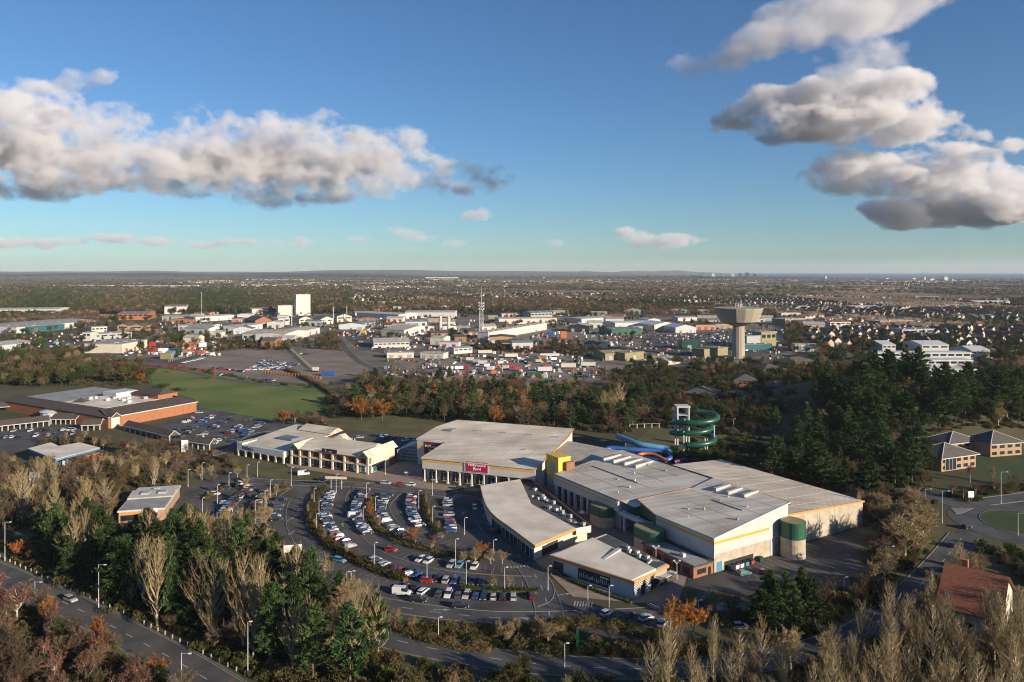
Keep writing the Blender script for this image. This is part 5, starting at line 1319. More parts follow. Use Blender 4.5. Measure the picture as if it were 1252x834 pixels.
S((764, 441.5), (787, 439), 22, 7.5, 0, 'flat', 'olive', 'olive', 'olive yellow box unit, right of two', doors=1)
S((800, 446), (818, 446), 20, 4, 3.5, 'x', 'grey', 'olive', 'low curved olive roof by the scrap yard, left of two', doors=1)
S((817, 447), (832, 444.5), 20, 4, 2.5, 'x', 'cream', 'grey_roof', 'low grey-roofed hut beside the olive roof', doors=1)
S((834, 427), (852, 427), 18, 9, 0, 'flat', 'slidegreen', 'dgrey', 'dark green box shed amid the scrap cars', doors=1)
S((861, 437), (890, 434), 16, 8, 0, 'flat', 'olive', 'olive', 'yellow wedge-shaped store left of the water tower foot', doors=1)
S((913, 425), (930, 424), 16, 13, 0, 'flat', 'grey', 'grey_roof', 'grey industrial hall right of the water tower', doors=1)
S((931, 424), (949, 423), 16, 17, 0, 'flat', 'olive', 'grey_roof', 'taller olive concrete block right of the water tower', windows=3)
S((905, 428.5), (944, 427), 10, 6, 0, 'flat', 'teal_glass', 'blue_roof', 'low dark teal shed right of the water tower foot')
S((960, 398), (985, 397), 30, 10, 0, 'flat', 'olive', 'pale_roof', 'pale-roofed olive block at the edge of the suburb', windows=4)
S((1015, 400), (1040, 399.5), 30, 8, 1, 'x', 'white', 'red_tile', 'small red-roofed store in the suburb', windows=4)
S((1076, 400), (1118, 399), 30, 9, 0, 'flat', 'brick', 'pale_roof', 'long brick school block with pale flat roof', windows=8)
S((1103, 412), (1142, 411), 24, 10, 0, 'flat', 'grey', 'blue_roof', 'blue-grey block behind the white office', windows=4)
# smaller units that fill the estate
fr2 = random.Random(12); FILL = []
pal = [('white', 'pale_roof', 'white'), ('cream', 'beige_roof', 'cream'), ('lgrey', 'grey_roof', 'grey'), ('white', 'grey_roof', 'white'), ('brown_brick', 'slate', 'brick'), ('lgrey', 'blue_roof', 'blue-roofed'), ('cream', 'pale_roof', 'pale'), ('olive', 'pale_roof', 'olive'), ('buff_brick', 'tile', 'tan brick')]
for _ in range(4000):
    if len(FILL) >= 88: break
    px = fr2.uniform(190, 985); py = fr2.uniform(378, 430); p = G(px, py); W_ = fr2.uniform(14, 40); D_ = fr2.uniform(12, 32); an = fr2.choice([0, .12, -.12, .3, -.3])
    F_ = Frame((p.x, p.y), (math.cos(an), math.sin(an)))
    if any(blocked(*F_.p(a * W_, b * D_)) for a in (-.1, .25, .5, .75, 1.1) for b in (-.25, .3, .6, 1.1)): continue
    footprint(F_.rect(-3, W_ + 3, -5, D_ + 3)); FILL.append((px, F_, W_, D_))
FILL.sort(key=lambda q: q[0])
for i, (px, F_, W_, D_) in enumerate(FILL):
    wm, rm, nm = fr2.choice(pal); b_ = F_.p(W_, 0)
    S(PX(*F_.p(0, 0)), PX(*b_), D_, fr2.uniform(5, 9), fr2.uniform(1, 3.4), fr2.choice(['x', 'y', 'x', 'flat']), wm, rm, '%s unit in the estate, %s small unit from the left' % (nm, ordinal(i)), doors=max(1, int(W_ / 9)), doorm=fr2.choice(['grey', 'blue_roof', 'slidegreen', 'redp', 'lgrey']), group='small units of the estate')
# hipped dark houses beyond the pines
for i, (a, b, d, h, lab) in enumerate([((836, 489), (872, 492), 22, 5, 'dark hip-roofed brick office nearest the slide tower'), ((897, 475), (925, 476), 20, 6, 'dark hip-roofed brick office below the water tower'),
        ((934, 461), (962, 460), 22, 6, 'dark hip-roofed brick office right of the water tower'), ((880, 491), (908, 494), 16, 5, 'small dark hip-roofed office between two larger ones'),
        ((935, 480), (962, 482), 16, 5, 'dark hip-roofed office half hidden by the pines'), ((965, 452), (1000, 450), 22, 6, 'hip-roofed brick block left of the tall conifer')]):
    S(a, b, d, h, 4, 'hip', 'brown_brick', 'slate', lab, windows=5, name='office_house', over=.9)

# white terraced office
t = thing('white_office', 'white office of three long stepped bars behind the pines at right', 'building', G(1135, 455))
for k, (y, x0, x1) in enumerate([(451, 1100, 1195), (440, 1080, 1189), (431, 1072, 1187)]):
    h = 9.0; Y = (CAM_H - h) * FPX / (y - HORIZON); X0 = (x0 - 626) * Y / FPX; X1 = (x1 - 626) * Y / FPX
    w = MB(); w.box(X0, X1, Y, Y + 16, 0, h - 1.2); wl_ = w.build('wall', M['white'], t)
    r = MB(); r.box(X0 - .5, X1 + .5, Y - .6, Y + 16.5, h - 1.2, h); r.build('roof_band', M['white_roof'], t)
    EXCL.append([(X0, Y - 1), (X1, Y - 1), (X1, Y + 17), (X0, Y + 17)])
    n = 12
    for i in range(n):
        q = (X1 - X0) / n; d = MB(); d.wall((X0 + (i + .12) * q, Y), (X0 + (i + .88) * q, Y), h - 3.4, h - 1.6, 0, .08); d.build('window', M['glass'], t)
for i, (a, b, d, h, lab) in enumerate([((1079, 430), (1095, 430), 40, 7.5, 'white pitched wing behind the white office, leftmost'), ((1127, 430), (1160, 430), 40, 7.5, 'white pitched wing behind the white office, middle'), ((1187, 437), (1210, 437), 30, 7.5, 'white pitched annexe at the right end of the white office')]):
    S(a, b, d, h, 3, 'x', 'white', 'white_roof', lab, windows=3, name='office_wing')

# pavilions near the roundabout
def pavilion(a, b, depth, h, rise, label):
    A = G(*a); B = G(*b); F = Frame(A, B - A); W = (B - A).length
    t = thing('brick_pavilion', label, 'building', F.p3(W / 2, depth / 2, 0)); footprint(F.rect(-2, W + 2, -2, depth + 2))
    w = MB(); w.prism(F.rect(0, W, 0, depth), 0, h); w.build('wall', M['buff_brick'], t)
    o = 1.2; m = min(W, depth) / 2
    hs = [F.p3(-o, -o, h), F.p3(W + o, -o, h), F.p3(W + o, depth + o, h), F.p3(-o, depth + o, h)]
    r = MB(); r.add(hs + [F.p3(W / 2, m, h + rise), F.p3(W / 2, max(depth - m, m + .2), h + rise)], [(0, 1, 4), (1, 2, 5, 4), (2, 3, 5), (3, 0, 4, 5), (3, 2, 1, 0)]); ro = r.build('roof', M['slate'], t)
    for i, (p, q) in enumerate([(0, 4), (1, 4), (2, 5), (3, 5), (4, 5)]):
        v = (hs + [F.p3(W / 2, m, h + rise), F.p3(W / 2, max(depth - m, m + .2), h + rise)]); rb_ = MB(); rb_.rod(v[p], v[q], .16, n=5); rb_.build('hip_ridge', M['cream'], ro)
    gut = MB(); gut.wall(F.p(-o, -o), F.p(W + o, -o), h - .35, h - .02, 0, .15); gut.wall(F.p(W + o, -o), F.p(W + o, depth + o), h - .35, h - .02, 0, .15); gut.build('gutter', M['white'], t)
    for (z0, z1) in ((.9, 2.4), (h - 2.4, h - 1.0)):
        n = max(2, int(W / 4.2))
        for i in range(n):
            d = MB(); d.wall(F.p(W * (i + .2) / n, 0), F.p(W * (i + .8) / n, 0), z0, z1, 0, .08); d.build('window', M['glass'], t)
    return t, F, W
t, F, W = pavilion((1151, 577), (1193, 571), 14, 6.2, 4.5, 'brick pavilion with hipped slate roof and glazed front by the roundabout')
d = MB(); d.wall(F.p(2.2, 0), F.p(9.2, 0), .4, 5.7, .1, .1); d.build('glazed_bay', M['glass'], t)
for k in range(4): d = MB(); d.wall(F.p(2.2 + k * 2.3, 0), F.p(2.35 + k * 2.3, 0), .4, 5.7, .2, .06); d.build('mullion', M['cream'], t)
pavilion((1211, 559), (1249, 556), 14, 6.4, 4.5, 'brick pavilion with hipped slate roof, second from the roundabout')
pavilion((1160, 556), (1196, 552), 12, 5.5, 4, 'rear brick pavilion joined behind the glazed one')
t = thing('timber_shed', 'small brown shed and railings behind the pavilions', 'shed', G(1131, 528))
p = G(1131, 530); w = MB(); w.box(p.x - 4, p.x + 4, p.y, p.y + 6, 0, 3.6); w.build('wall', M['brown_brick'], t); w = MB(); w.box(p.x - 4.3, p.x + 4.3, p.y - .3, p.y + 6.3, 3.603, 3.9); w.build('roof', M['grey'], t)
# big red-roofed house, lower right
t = thing('red_roofed_house', 'large house with steep red tiled roof in the lower right corner', 'house', G(1215, 760))
F = Frame((108.2, 186.8), (0.75, -0.66))
W, D, h, rise = 13.0, 22.0, 5.4, 7.0
footprint(F.rect(-2, W + 2, -2, D + 2))
w = MB(); w.add([F.p3(0, 0, 0), F.p3(W, 0, 0), F.p3(W, D, 0), F.p3(0, D, 0), F.p3(0, 0, h), F.p3(W, 0, h), F.p3(W, D, h), F.p3(0, D, h), F.p3(W, D / 2, h + rise), F.p3(0, D / 2, h + rise)],
                [(0, 1, 5, 4), (1, 2, 6, 8, 5), (2, 3, 7, 6), (3, 0, 4, 9, 7)]); w.build('wall', M['cream'], t)
r = MB(); o = .7; k = o * 2 * rise / D
r.slab([F.p3(-o, -o, h - k + .2), F.p3(W + o, -o, h - k + .2), F.p3(W + o, D / 2, h + rise + .2), F.p3(-o, D / 2, h + rise + .2)], .2)
r.slab([F.p3(-o, D / 2, h + rise + .2), F.p3(W + o, D / 2, h + rise + .2), F.p3(W + o, D + o, h - k + .2), F.p3(-o, D + o, h - k + .2)], .2)
ro = r.build('roof', M['red_tile'], t)
c = MB(); c.prism(F.rect(3, 4.4, D / 2 + 1, D / 2 + 2.4), h + rise - 2.2, h + rise + 1.6); c.build('chimney', M['brick'], ro)
for (b_, z) in ((5, 1.0), (11, 1.0), (17, 1.0), (8.5, 5.6), (13.5, 5.6), (11, 8.6)):
    d = MB(); d.wall(F.p(W, b_ - .7), F.p(W, b_ + .7), z, z + 1.5, 0, .08); d.build('window', M['glass'], t)
for a_ in (2, 6, 10): d = MB(); d.wall(F.p(a_, 0), F.p(a_ + 1.8, 0), 1.2, 2.7, 0, .08); d.build('window', M['glass'], t)

# water tower
t = thing('water_tower', 'concrete water tower with wide flared bowl on a single stem', 'water tower', G(903, 438))
p = G(903, 438); k = p.y / 900.0
def oct_(r0, r1, z0, z1, mb, n=16): mb.cyl(p.x, p.y, z0, z1, r0, r1, n)
zz = lambda y: 90 - (y - 331) * k
mb = MB(); oct_(6.4, 5.9, 0, zz(398), mb, 14); mb.build('stem', M['concrete'], t)
mb = MB(); oct_(7.4, 18.8, zz(398), zz(393), mb, 16); oct_(18.8, 24.2, zz(393), zz(377.5), mb, 16); oct_(24.5, 24.6, zz(377.5), zz(376.3), mb, 16); mb.build('bowl', M['concrete'], t)
mb = MB(); oct_(22.4, 22, zz(376.5) - .3, zz(376.5) + .1, mb, 12); mb.build('deck', M['olive'], t)
for (dx, dy, h_) in ((0, 0, 4), (3, 2, 6), (-3, 1, 5), (1, -3, 3.5)):
    mb = MB(); mb.cyl(p.x + dx, p.y + dy, zz(376.5), zz(376.5) + h_, .25, n=5); mb.build('aerial', M['lampgrey'], t)
# lattice mast
t = thing('lattice_mast', 'slender steel lattice mast with antenna platforms in the middle distance', 'mast', G(588.5, 413))
p = G(588.5, 413); k = p.y / 900.0; zz = lambda y: 90 - (y - 331) * k
mb = MB(); H1 = zz(371); w0, w1 = 3.0, 2.0
cs = [(-1, -1), (1, -1), (1, 1), (-1, 1)]
for c in cs: mb.rod((p.x + c[0] * w0, p.y + c[1] * w0, 0), (p.x + c[0] * w1, p.y + c[1] * w1, H1), .34, .28, 4)
n = 9
for i in range(n):
    z0, z1 = H1 * i / n, H1 * (i + 1) / n; a0 = w0 + (w1 - w0) * i / n; a1 = w0 + (w1 - w0) * (i + 1) / n
    for j in range(4):
        c, d = cs[j], cs[(j + 1) % 4]
        mb.rod((p.x + c[0] * a0, p.y + c[1] * a0, z0), (p.x + d[0] * a1, p.y + d[1] * a1, z1), .15, n=3); mb.rod((p.x + d[0] * a0, p.y + d[1] * a0, z0), (p.x + c[0] * a1, p.y + c[1] * a1, z1), .15, n=3)
        mb.rod((p.x + c[0] * a0, p.y + c[1] * a0, z0), (p.x + d[0] * a0, p.y + d[1] * a0, z0), .15, n=3)
mb.build('lattice', M['lampgrey'], t)
mb = MB(); mb.rod((p.x, p.y, H1), (p.x, p.y, zz(349)), .32, .12, 5); mb.build('whip', M['lampgrey'], t)
for z in (zz(379), zz(375), zz(371.5)):
    mb = MB(); mb.cyl(p.x, p.y, z, z + .5, 4.0, n=10); 
    for i in range(8): a = 6.283 * i / 8; mb.box(p.x + 3.8 * math.cos(a) - .3, p.x + 3.8 * math.cos(a) + .3, p.y + 3.8 * math.sin(a) - .3, p.y + 3.8 * math.sin(a) + .3, z + .5, z + 2.6)
    mb.build('antenna_platform', M['lgrey'], t)
# chimneys, silos and floodlight poles of the estate
for i, (x, yb, yt, r_) in enumerate([(356.6, 398, 374, .8), (407.5, 395, 374.5, .6), (424, 394, 374, .6), (246.5, 392, 357, .35)]):
    p = G(x, yb); t = thing('chimney_stack', 'thin pale chimney among the sheds, %s from the left' % ordinal([1, 2, 3, 0][i]), 'chimney', p, 'thin chimneys of the estate'); h_ = (yb - yt) * p.y / 900
    mb = MB(); mb.cyl(p.x, p.y, 0, h_, r_, r_ * .8, 8); mb.build('stack', M['lgrey'], t); mb = MB(); mb.cyl(p.x, p.y, h_ - .6, h_ + .1, r_ * 1.1, n=8); mb.build('collar', M['grey'], t)
for i, x in enumerate((538.5, 548.5)):
    p = G(x, 405); t = thing('silo', 'cream silo beside the white double workshop, %s one' % ('left', 'right')[i], 'silo', p, 'cream silos'); h_ = 18 * p.y / 900
    mb = MB(); mb.cyl(p.x, p.y, 2.5, h_, 2.2, n=12); mb.cyl(p.x, p.y, h_, h_ + 1.3, 2.2, .5, 12); mb.build('vessel', M['cream'], t)
    mb = MB(); [mb.cyl(p.x + dx * 1.5, p.y + dy * 1.5, 0, 2.6, .18, n=5) for dx in (-1, 1) for dy in (-1, 1)]; mb.build('legs_frame', M['steel'], t)
# lorry trailers, containers and yard clutter
def container(px, py, w, h, d, m, label, rot=0.0, wheels=True, name='lorry_trailer', cat='trailer'):
    p = G(px, py); t = thing(name, label, cat, p); t.rotation_euler = (0, 0, rot); z0 = 1.2 if wheels else .15
    b = MB(); b.box(p.x - w / 2, p.x + w / 2, p.y - d / 2, p.y + d / 2, z0, z0 + h); bo = b.build('body', M[m], t)
    b = MB()
    for i in range(int(w / 1.2)): x = p.x - w / 2 + .6 + i * 1.2; b.box(x - .06, x + .06, p.y - d / 2 - .06, p.y - d / 2, z0 + .1, z0 + h - .1)
    b.build('rib', M[m], bo)
    if wheels:
        for x in (-w * .32, -w * .22, w * .34):
            b = MB(); q = []
            for k in range(10): a = 6.283 * k / 10; q.append((p.x + x + .5 * math.cos(a), .5 + .5 * math.sin(a)))
            b.add([(c_[0], p.y - d / 2 + .02, c_[1]) for c_ in q] + [(c_[0], p.y + d / 2 - .02, c_[1]) for c_ in q], [tuple(range(10)), tuple(range(19, 9, -1))] + [(i, i + 10, (i + 1) % 10 + 10, (i + 1) % 10) for i in range(10)])
            b.build('wheel', M['tyre'], t)
container(666, 455, 13, 3.6, 3.2, 'lgrey', 'large grey trailer in the lorry yard', .15)
container(695, 450.5, 13.6, 3.6, 3, 'cream', 'cream trailer in the lorry yard', 0)
container(719, 448.5, 13.6, 3.2, 3, 'white', 'white trailer at the right of the lorry yard', 0)
container(625, 437.5, 13.6, 3.2, 3, 'cream', 'cream trailer under the white wall, right one', .15)
container(593, 433, 15, 3.2, 3, 'cream', 'cream trailer under the white wall, left one', .1)
container(590, 446, 9, 3, 3, 'white', 'short white trailer beside the orange crane', 0)
container(672, 436.5, 20, 2.6, 3, 'lgrey', 'long pale trailer behind the grey one', .1)
container(632, 459.5, 9, 3.4, 3, 'slidegreen', 'dark green container near the pines', 0, False, 'container', 'container')
container(651, 459, 10, 2.6, 3, 'slidegreen', 'green container right of the dark green one', .2, False, 'container', 'container')
container(666, 468, 8, 2.6, 3, 'slidegreen', 'bright green skip nearest the trees', .1, False, 'container', 'container')
container(672, 411.5, 9, 6, 6, 'blue', 'blue stacked containers in the middle yard', 0, False, 'container', 'container')
container(689, 413.5, 8, 9, 6, 'orangep', 'orange stacked containers in the middle yard', 0, False, 'container', 'container')
container(663, 438.5, 8, 3, 3, 'brick', 'rust red container behind the green trucks', 0, False, 'container', 'container')
container(648, 443.5, 7, 3.4, 3, 'slidegreen', 'green tipper truck body in the lorry yard', 0, True)
container(401, 459.5, 11, 3.4, 4, 'blue', 'blue cabin beside the gravel yard', 0, False, 'site_cabin', 'cabin')
container(386, 454.5, 5, 3, 3, 'white', 'white van body beside the blue cabin', 0)
container(204, 439, 11, 6, 6, 'olive', 'yellow-green container stack at the road by the yard', 0, False, 'container', 'container')
container(440, 405, 9, 4.5, 4, 'white', 'white lorry box beside the yellow one', -.2)
container(444, 408.5, 8, 4, 4, 'yellow', 'yellow lorry box on the estate road', -.2)
rr = random.Random(21)
for i in range(14):
    col, cn = rr.choice([('orangep', 'orange'), ('redp', 'red'), ('lblue', 'blue'), ('slidegreen', 'green'), ('letter', 'white'), ('brick', 'rust')])
    x = 187 + (i % 7) * 10 + rr.uniform(-2, 2); y = 424 + (i // 7) * 8 + rr.uniform(-1, 2)
    container(x, y, rr.uniform(6, 10), rr.uniform(3, 6), 5, col, '%s skip in the scrap yard, %s from the left in the %s row' % (cn, ordinal(i % 7), ('back', 'front')[i // 7]), rr.uniform(-.3, .3), False, 'skip', 'skip')
for i in range(16):
    col, cn = rr.choice([('letter', 'white'), ('white', 'pale'), ('lgrey', 'grey'), ('cream', 'cream'), ('slidegreen', 'green'), ('redp', 'red')])
    x = 552 + i * 8.2 + rr.uniform(-3, 3); y = 446 + rr.uniform(-5, 8)
    container(x, y, rr.uniform(5, 8), rr.uniform(2.2, 3.2), 2.6, col, '%s lorry in the long yard, %s from the left' % (cn, ordinal(i)), rr.uniform(-.4, .4), True, 'lorry', 'lorry')
t = thing('orange_crane', 'orange material handler with folded boom in the lorry yard', 'excavator', G(604, 459)); p = G(604, 459)
b = MB(); b.box(p.x - 2.6, p.x + 2.6, p.y - 1.5, p.y + 1.5, .2, 1.5); b.build('tracks', M['black'], t)
b = MB(); b.box(p.x - 2.4, p.x + 2.2, p.y - 1.6, p.y + 1.6, 1.6, 4.2); b.build('cab', M['orangep'], t)
b = MB(); b.rod((p.x - 1, p.y, 4), (p.x + 3.5, p.y, 9.5), .55, .4, 6); b.rod((p.x + 3.5, p.y, 9.5), (p.x + 7, p.y, 5.5), .4, .3, 6); b.build('boom', M['orangep'], t)
b = MB(); b.rod((p.x + 7, p.y, 5.5), (p.x + 7.2, p.y, 2.5), .7, .2, 6); b.build('grab', M['grey'], t)

# loose stock, pallets, vehicles and bins that litter the yards: nobody could count them
cl = random.Random(55); cv = []; cf = []; ci = []; cm_ = [M[k] for k in ('letter', 'white', 'lgrey', 'grey', 'cream', 'blue_roof', 'black', 'brown_brick', 'slidegreen', 'brick', 'redp', 'lblue', 'orangep')]
for (x0, x1, y0, y1, n_, hm) in ((195, 345, 382, 424, 170, 3), (345, 470, 384, 412, 160, 3), (430, 560, 388, 428, 300, 3), (470, 740, 430, 462, 300, 3), (560, 760, 392, 424, 280, 3.5), (740, 960, 402, 440, 330, 2.6), (150, 270, 418, 436, 160, 3), (10, 130, 408, 425, 110, 3), (1185, 1252, 405, 440, 120, 1.6), (980, 1080, 402, 430, 120, 1.6)):
    for _ in range(n_):
        p = G(cl.uniform(x0, x1), cl.uniform(y0, y1)); w_ = cl.uniform(1.2, 5.0); d_ = cl.uniform(1.2, 2.6); h_ = cl.uniform(.8, hm); a = cl.uniform(0, 3.14); c_, s_ = math.cos(a), math.sin(a); n = len(cv)
        for z in (0, h_):
            k_ = 1.0 if z == 0 else cl.uniform(.7, 1.0)
            cv += [(p.x + u_ * w_ / 2 * k_ * c_ - v_ * d_ / 2 * k_ * s_, p.y + u_ * w_ / 2 * k_ * s_ + v_ * d_ / 2 * k_ * c_, z) for u_, v_ in ((-1, -1), (1, -1), (1, 1), (-1, 1))]
        cf += [tuple(i + n for i in f) for f in ((4, 5, 6, 7), (0, 1, 5, 4), (1, 2, 6, 5), (2, 3, 7, 6), (3, 0, 4, 7))]; ci += [cl.choices(range(13), [2.5, 3, 5, 7, 3, 5, 9, 5, 2, 2, .7, 1, .8])[0]] * 5
tag(mesh('yard_clutter', cv, cf, cm_, None, False, ci), 'clutter of pallets, skips and parked vehicles across the estate yards', None, None, 'stuff')
# fences
def fence(px0, px1, label, h=2.0, step=3.0, m='steel', pm='lampgrey', name='fence', post_w=.09, rails=(0.5, 0.95)):
    a = G(*px0); b = G(*px1); d = (b - a); Ls = d.length; d.normalize(); t = thing(name, label, 'fence', a)
    n = int(Ls / step)
    for i in range(n + 1):
        p = a + d * (Ls * i / n); q = MB(); q.box(p.x - post_w, p.x + post_w, p.y - post_w, p.y + post_w, 0, h); q.build('post', M[pm], t)
    for r_ in rails: q = MB(); q.wall(a, b, h * r_ - .12, h * r_, 0, .08); q.build('rail', M[m], t)
fence((170, 446), (262, 455), 'red and brown barrier fence along the yard edge, left stretch', 2.4, 3.5, 'redp', 'redp', post_w=.4)
fence((325, 457), (392, 464), 'red and brown barrier fence along the yard edge, right stretch', 3.0, 3.5, 'brick', 'brick', post_w=.5)
fence((206, 443), (276, 424), 'pale concrete fence curving round the gravel yard', 2.6, 4, 'kerb', 'kerb', post_w=.3, rails=(.35, .7, 1.0))
fence((356, 428), (382, 452), 'pale concrete fence between the two gravel yards', 2.6, 4, 'kerb', 'kerb', post_w=.3, rails=(.35, .7, 1.0))
fence((0, 682), (160, 755), 'row of short timber posts along the left road verge, upper stretch', 1.0, 3.2, 'stone', 'stone', post_w=.12, rails=())
fence((160, 755), (300, 826), 'row of short timber posts along the left road verge, lower stretch', 1.0, 3.2, 'stone', 'stone', post_w=.12, rails=())
fence((770, 524), (806, 523), 'white railing posts behind the blue slides', 2.5, 4, 'white', 'white', post_w=.2, rails=(1.0,))
fence((1153, 523), (1212, 519), 'row of white bollards behind the pavilions', 1.2, 5, 'white', 'white', post_w=.25, rails=())

# ------------------------------------------------------------------ suburb
hm_w = [mat('house_wall', c, .8, .1, .2, rand=.12) for c in ((.52, .47, .38), (.58, .56, .51), (.32, .19, .12), (.43, .36, .27))]
hm_r = [mat('house_roof', c, .85, .2, .3, rand=.2) for c in ((.095, .070, .052), (.125, .075, .055), (.095, .088, .08), (.11, .088, .068))]
def house_parts(W, D, h, rise):
    wv = [(-W/2, -D/2, 0), (W/2, -D/2, 0), (W/2, D/2, 0), (-W/2, D/2, 0), (-W/2, -D/2, h), (W/2, -D/2, h), (W/2, D/2, h), (-W/2, D/2, h), (-W/2, 0, h + rise), (W/2, 0, h + rise)]
    wf = [(0, 1, 5, 4), (1, 2, 6, 9, 5), (2, 3, 7, 6), (3, 0, 4, 8, 7)]
    o = .5; k = o * 2 * rise / D
    rv = [(-W/2 - o, -D/2 - o, h - k + .15), (W/2 + o, -D/2 - o, h - k + .15), (W/2 + o, 0, h + rise + .15), (-W/2 - o, 0, h + rise + .15), (W/2 + o, D/2 + o, h - k + .15), (-W/2 - o, D/2 + o, h - k + .15)]
    rf = [(0, 1, 2, 3), (3, 2, 4, 5)]
    c = MB(); c.box(W * .3, W * .3 + .9, -.4, .5, h + rise - .6, h + rise + 1.3)
    wn_ = MB()
    for x in (-W * .28, W * .22):
        for z in (1.0, 3.6): wn_.box(x - .7, x + .7, -D/2 - .06, -D/2, z, z + 1.3)
    return (wv, wf), (rv, rf), (c.v, c.f), (wn_.v, wn_.f)
def raw(name, vf, m):
    me = bpy.data.meshes.new(name); me.from_pydata(vf[0], [], vf[1]); me.materials.append(m); me.update(); return me
HP = []
for i in range(8):
    W, D = ((9.5, 8), (8, 8.5), (14, 8.5), (10.5, 7.5))[i % 4]
    w_, r_, c_, n_ = house_parts(W, D, 5.2, 3.4)
    HP.append((raw('wall', w_, hm_w[i % 4]), raw('roof', r_, hm_r[(i * 3 + i // 4) % 4]), raw('chimney', c_, hm_r[1]), raw('window', n_, M['glass'])))
rs = random.Random(77)
def street_points(x0, x1, y0, y1, ang, gap_row, gap, jitter):
    out = []; c, s = math.cos(ang), math.sin(ang); cx, cy_ = (x0 + x1) / 2, (y0 + y1) / 2; R_ = max(x1 - x0, y1 - y0)
    v = -R_; k = 0
    while v < R_:
        u = -R_ + rs.uniform(0, gap)
        while u < R_:
            x = cx + u * c - v * s + rs.gauss(0, jitter); y = cy_ + u * s + v * c + rs.gauss(0, jitter)
            if x0 <= x <= x1 and y0 <= y <= y1: out.append((x, y, ang + (math.pi if k % 2 else 0)))
            u += gap * rs.uniform(.8, 1.4)
        v += gap_row * (0.62 if k % 2 else 1.38); k += 1
    return out
cand = []
for (bx, by) in [(i, j) for i in range(-9, 15) for j in range(0, 23)]:
    x0 = bx * 300; y0 = 840 + by * 280
    if not (abs(x0 + 150) < (y0 + 300) * .74): continue
    for p in street_points(x0, x0 + 300, y0, y0 + 280, rs.uniform(0, 3.14), 40, 15, 1.5):
        px, py = PX(p[0], p[1])
        # the suburb lies on the right and beyond the estate; woods and estate keep the left
        edge = 391 if px > 950 else (378 if px > 600 else (372 if px > 430 else 362))
        if py > edge + (34 if px > 985 else 0): continue
        dens = 1.0 if px > 900 else (.7 if px > 560 else .38)
        wood = math.sin(p[0] * .0043 + 1.3) * math.sin(p[1] * .0037 + .4) + .5 * math.sin(p[0] * .011 + p[1] * .009)
        if wood > (.9 if py > 384 else (.35 if px > 900 else -.05)) or rs.random() > dens: continue
        if blocked(p[0], p[1]): continue
        cand.append(p)
cand.sort(key=lambda p: p[1])
HOUSES = [(p[0], p[1]) for p in cand]
sect = lambda px: 'left' if px < 520 else ('middle' if px < 900 else 'right')
HL = {}
for i, (x, y, a) in enumerate(cand[:290]):
    o = bpy.data.objects.new('house', None); COL.objects.link(o); o.location = (x, y, 0); o.rotation_euler = (0, 0, a + rs.uniform(-.05, .05)); s = rs.uniform(.9, 1.15); o.scale = (s, s, s)
    k = rs.randrange(8); wm = ('cream', 'white', 'brick', 'tan')[k % 4]
    tag(o, '%s-walled pitched-roof house in the suburb rows' % wm, 'house', '%s suburb houses' % wm)
    HL.setdefault(wm, []).append((x / y, o))
    ps = [bpy.data.objects.new(n, me) for n, me in zip(('wall', 'roof', 'chimney', 'window'), HP[k])]
    for q in ps: COL.objects.link(q)
    ps[0].parent = o; ps[1].parent = o; ps[2].parent = ps[1]; ps[3].parent = o
for wm, q in HL.items():
    for i, (_, o) in enumerate(sorted(q, key=lambda e: e[0])): o['label'] = '%s-walled pitched-roof house in the suburb rows, %s %s one from left' % (wm, ordinal(i), wm)
# the uncountable rest of the town, one mass
tv = []; tf = []; ti = []
for (x, y, a) in cand[290:]:
    if y > 4200 and rs.random() < .35: continue
    W, D, h, rise = rs.choice([(10, 8, 5.2, 3.2), (9, 8, 5, 3.5), (16, 9, 5.5, 3.5), (24, 9, 5.5, 3)]); c, s = math.cos(a), math.sin(a)
    w_, r_, _, _ = house_parts(W, D, h, rise); mw = rs.choice((0, 1, 1, 0, 3, 2)); mr_ = 4 + rs.randrange(4)
    for (vv, ff), mi in ((w_, mw), (r_, mr_)):
        n = len(tv); tv += [(x + q[0] * c - q[1] * s, y + q[0] * s + q[1] * c, q[2]) for q in vv]; tf += [tuple(i + n for i in f) for f in ff]; ti += [mi] * len(ff)
o = mesh('distant_houses', tv, tf, hm_w + hm_r, None, False, ti)
tag(o, 'mass of distant suburb houses stretching to the horizon', None, None, 'stuff')
print('houses', len(cand))
# far white blocks by the sea and on the skyline
far = [(872, 336.5, 8, 9), (884, 337, 5, 7), (896, 337, 10, 9), (905, 337.5, 6, 12), (914, 337.5, 9, 14), (923, 338, 6, 10), (932, 338.5, 12, 6), (1010, 339.5, 5, 8), (1118, 341, 9, 7), (1131, 341.5, 4, 11), (1140, 342, 12, 7), (1157, 342, 10, 13), (1165, 342.5, 5, 6),
       (640, 338, 4, 4), (665, 339, 5, 4), (1060, 341, 8, 4), (1085, 340.5, 7, 5)]
for i, (x, y, w, h) in enumerate(far):
    p = G(x, y + 1.5); k = p.y / 900; t = thing('seafront_block', 'white seafront block on the skyline, %s from the left' % ordinal(sorted(q[0] for q in far).index(x)), 'tower block', p, 'white blocks on the skyline')
    mb = MB(); mb.box(p.x - w * k * .22, p.x + w * k * .22, p.y, p.y + 30, 0, h * k * .38); mb.build('wall', M['white'], t)
    mb = MB(); mb.box(p.x - w * k * .23, p.x + w * k * .23, p.y - 1, p.y + 31, h * k * .38 + .01, h * k * .41); mb.build('roof', M['grey_roof'], t)
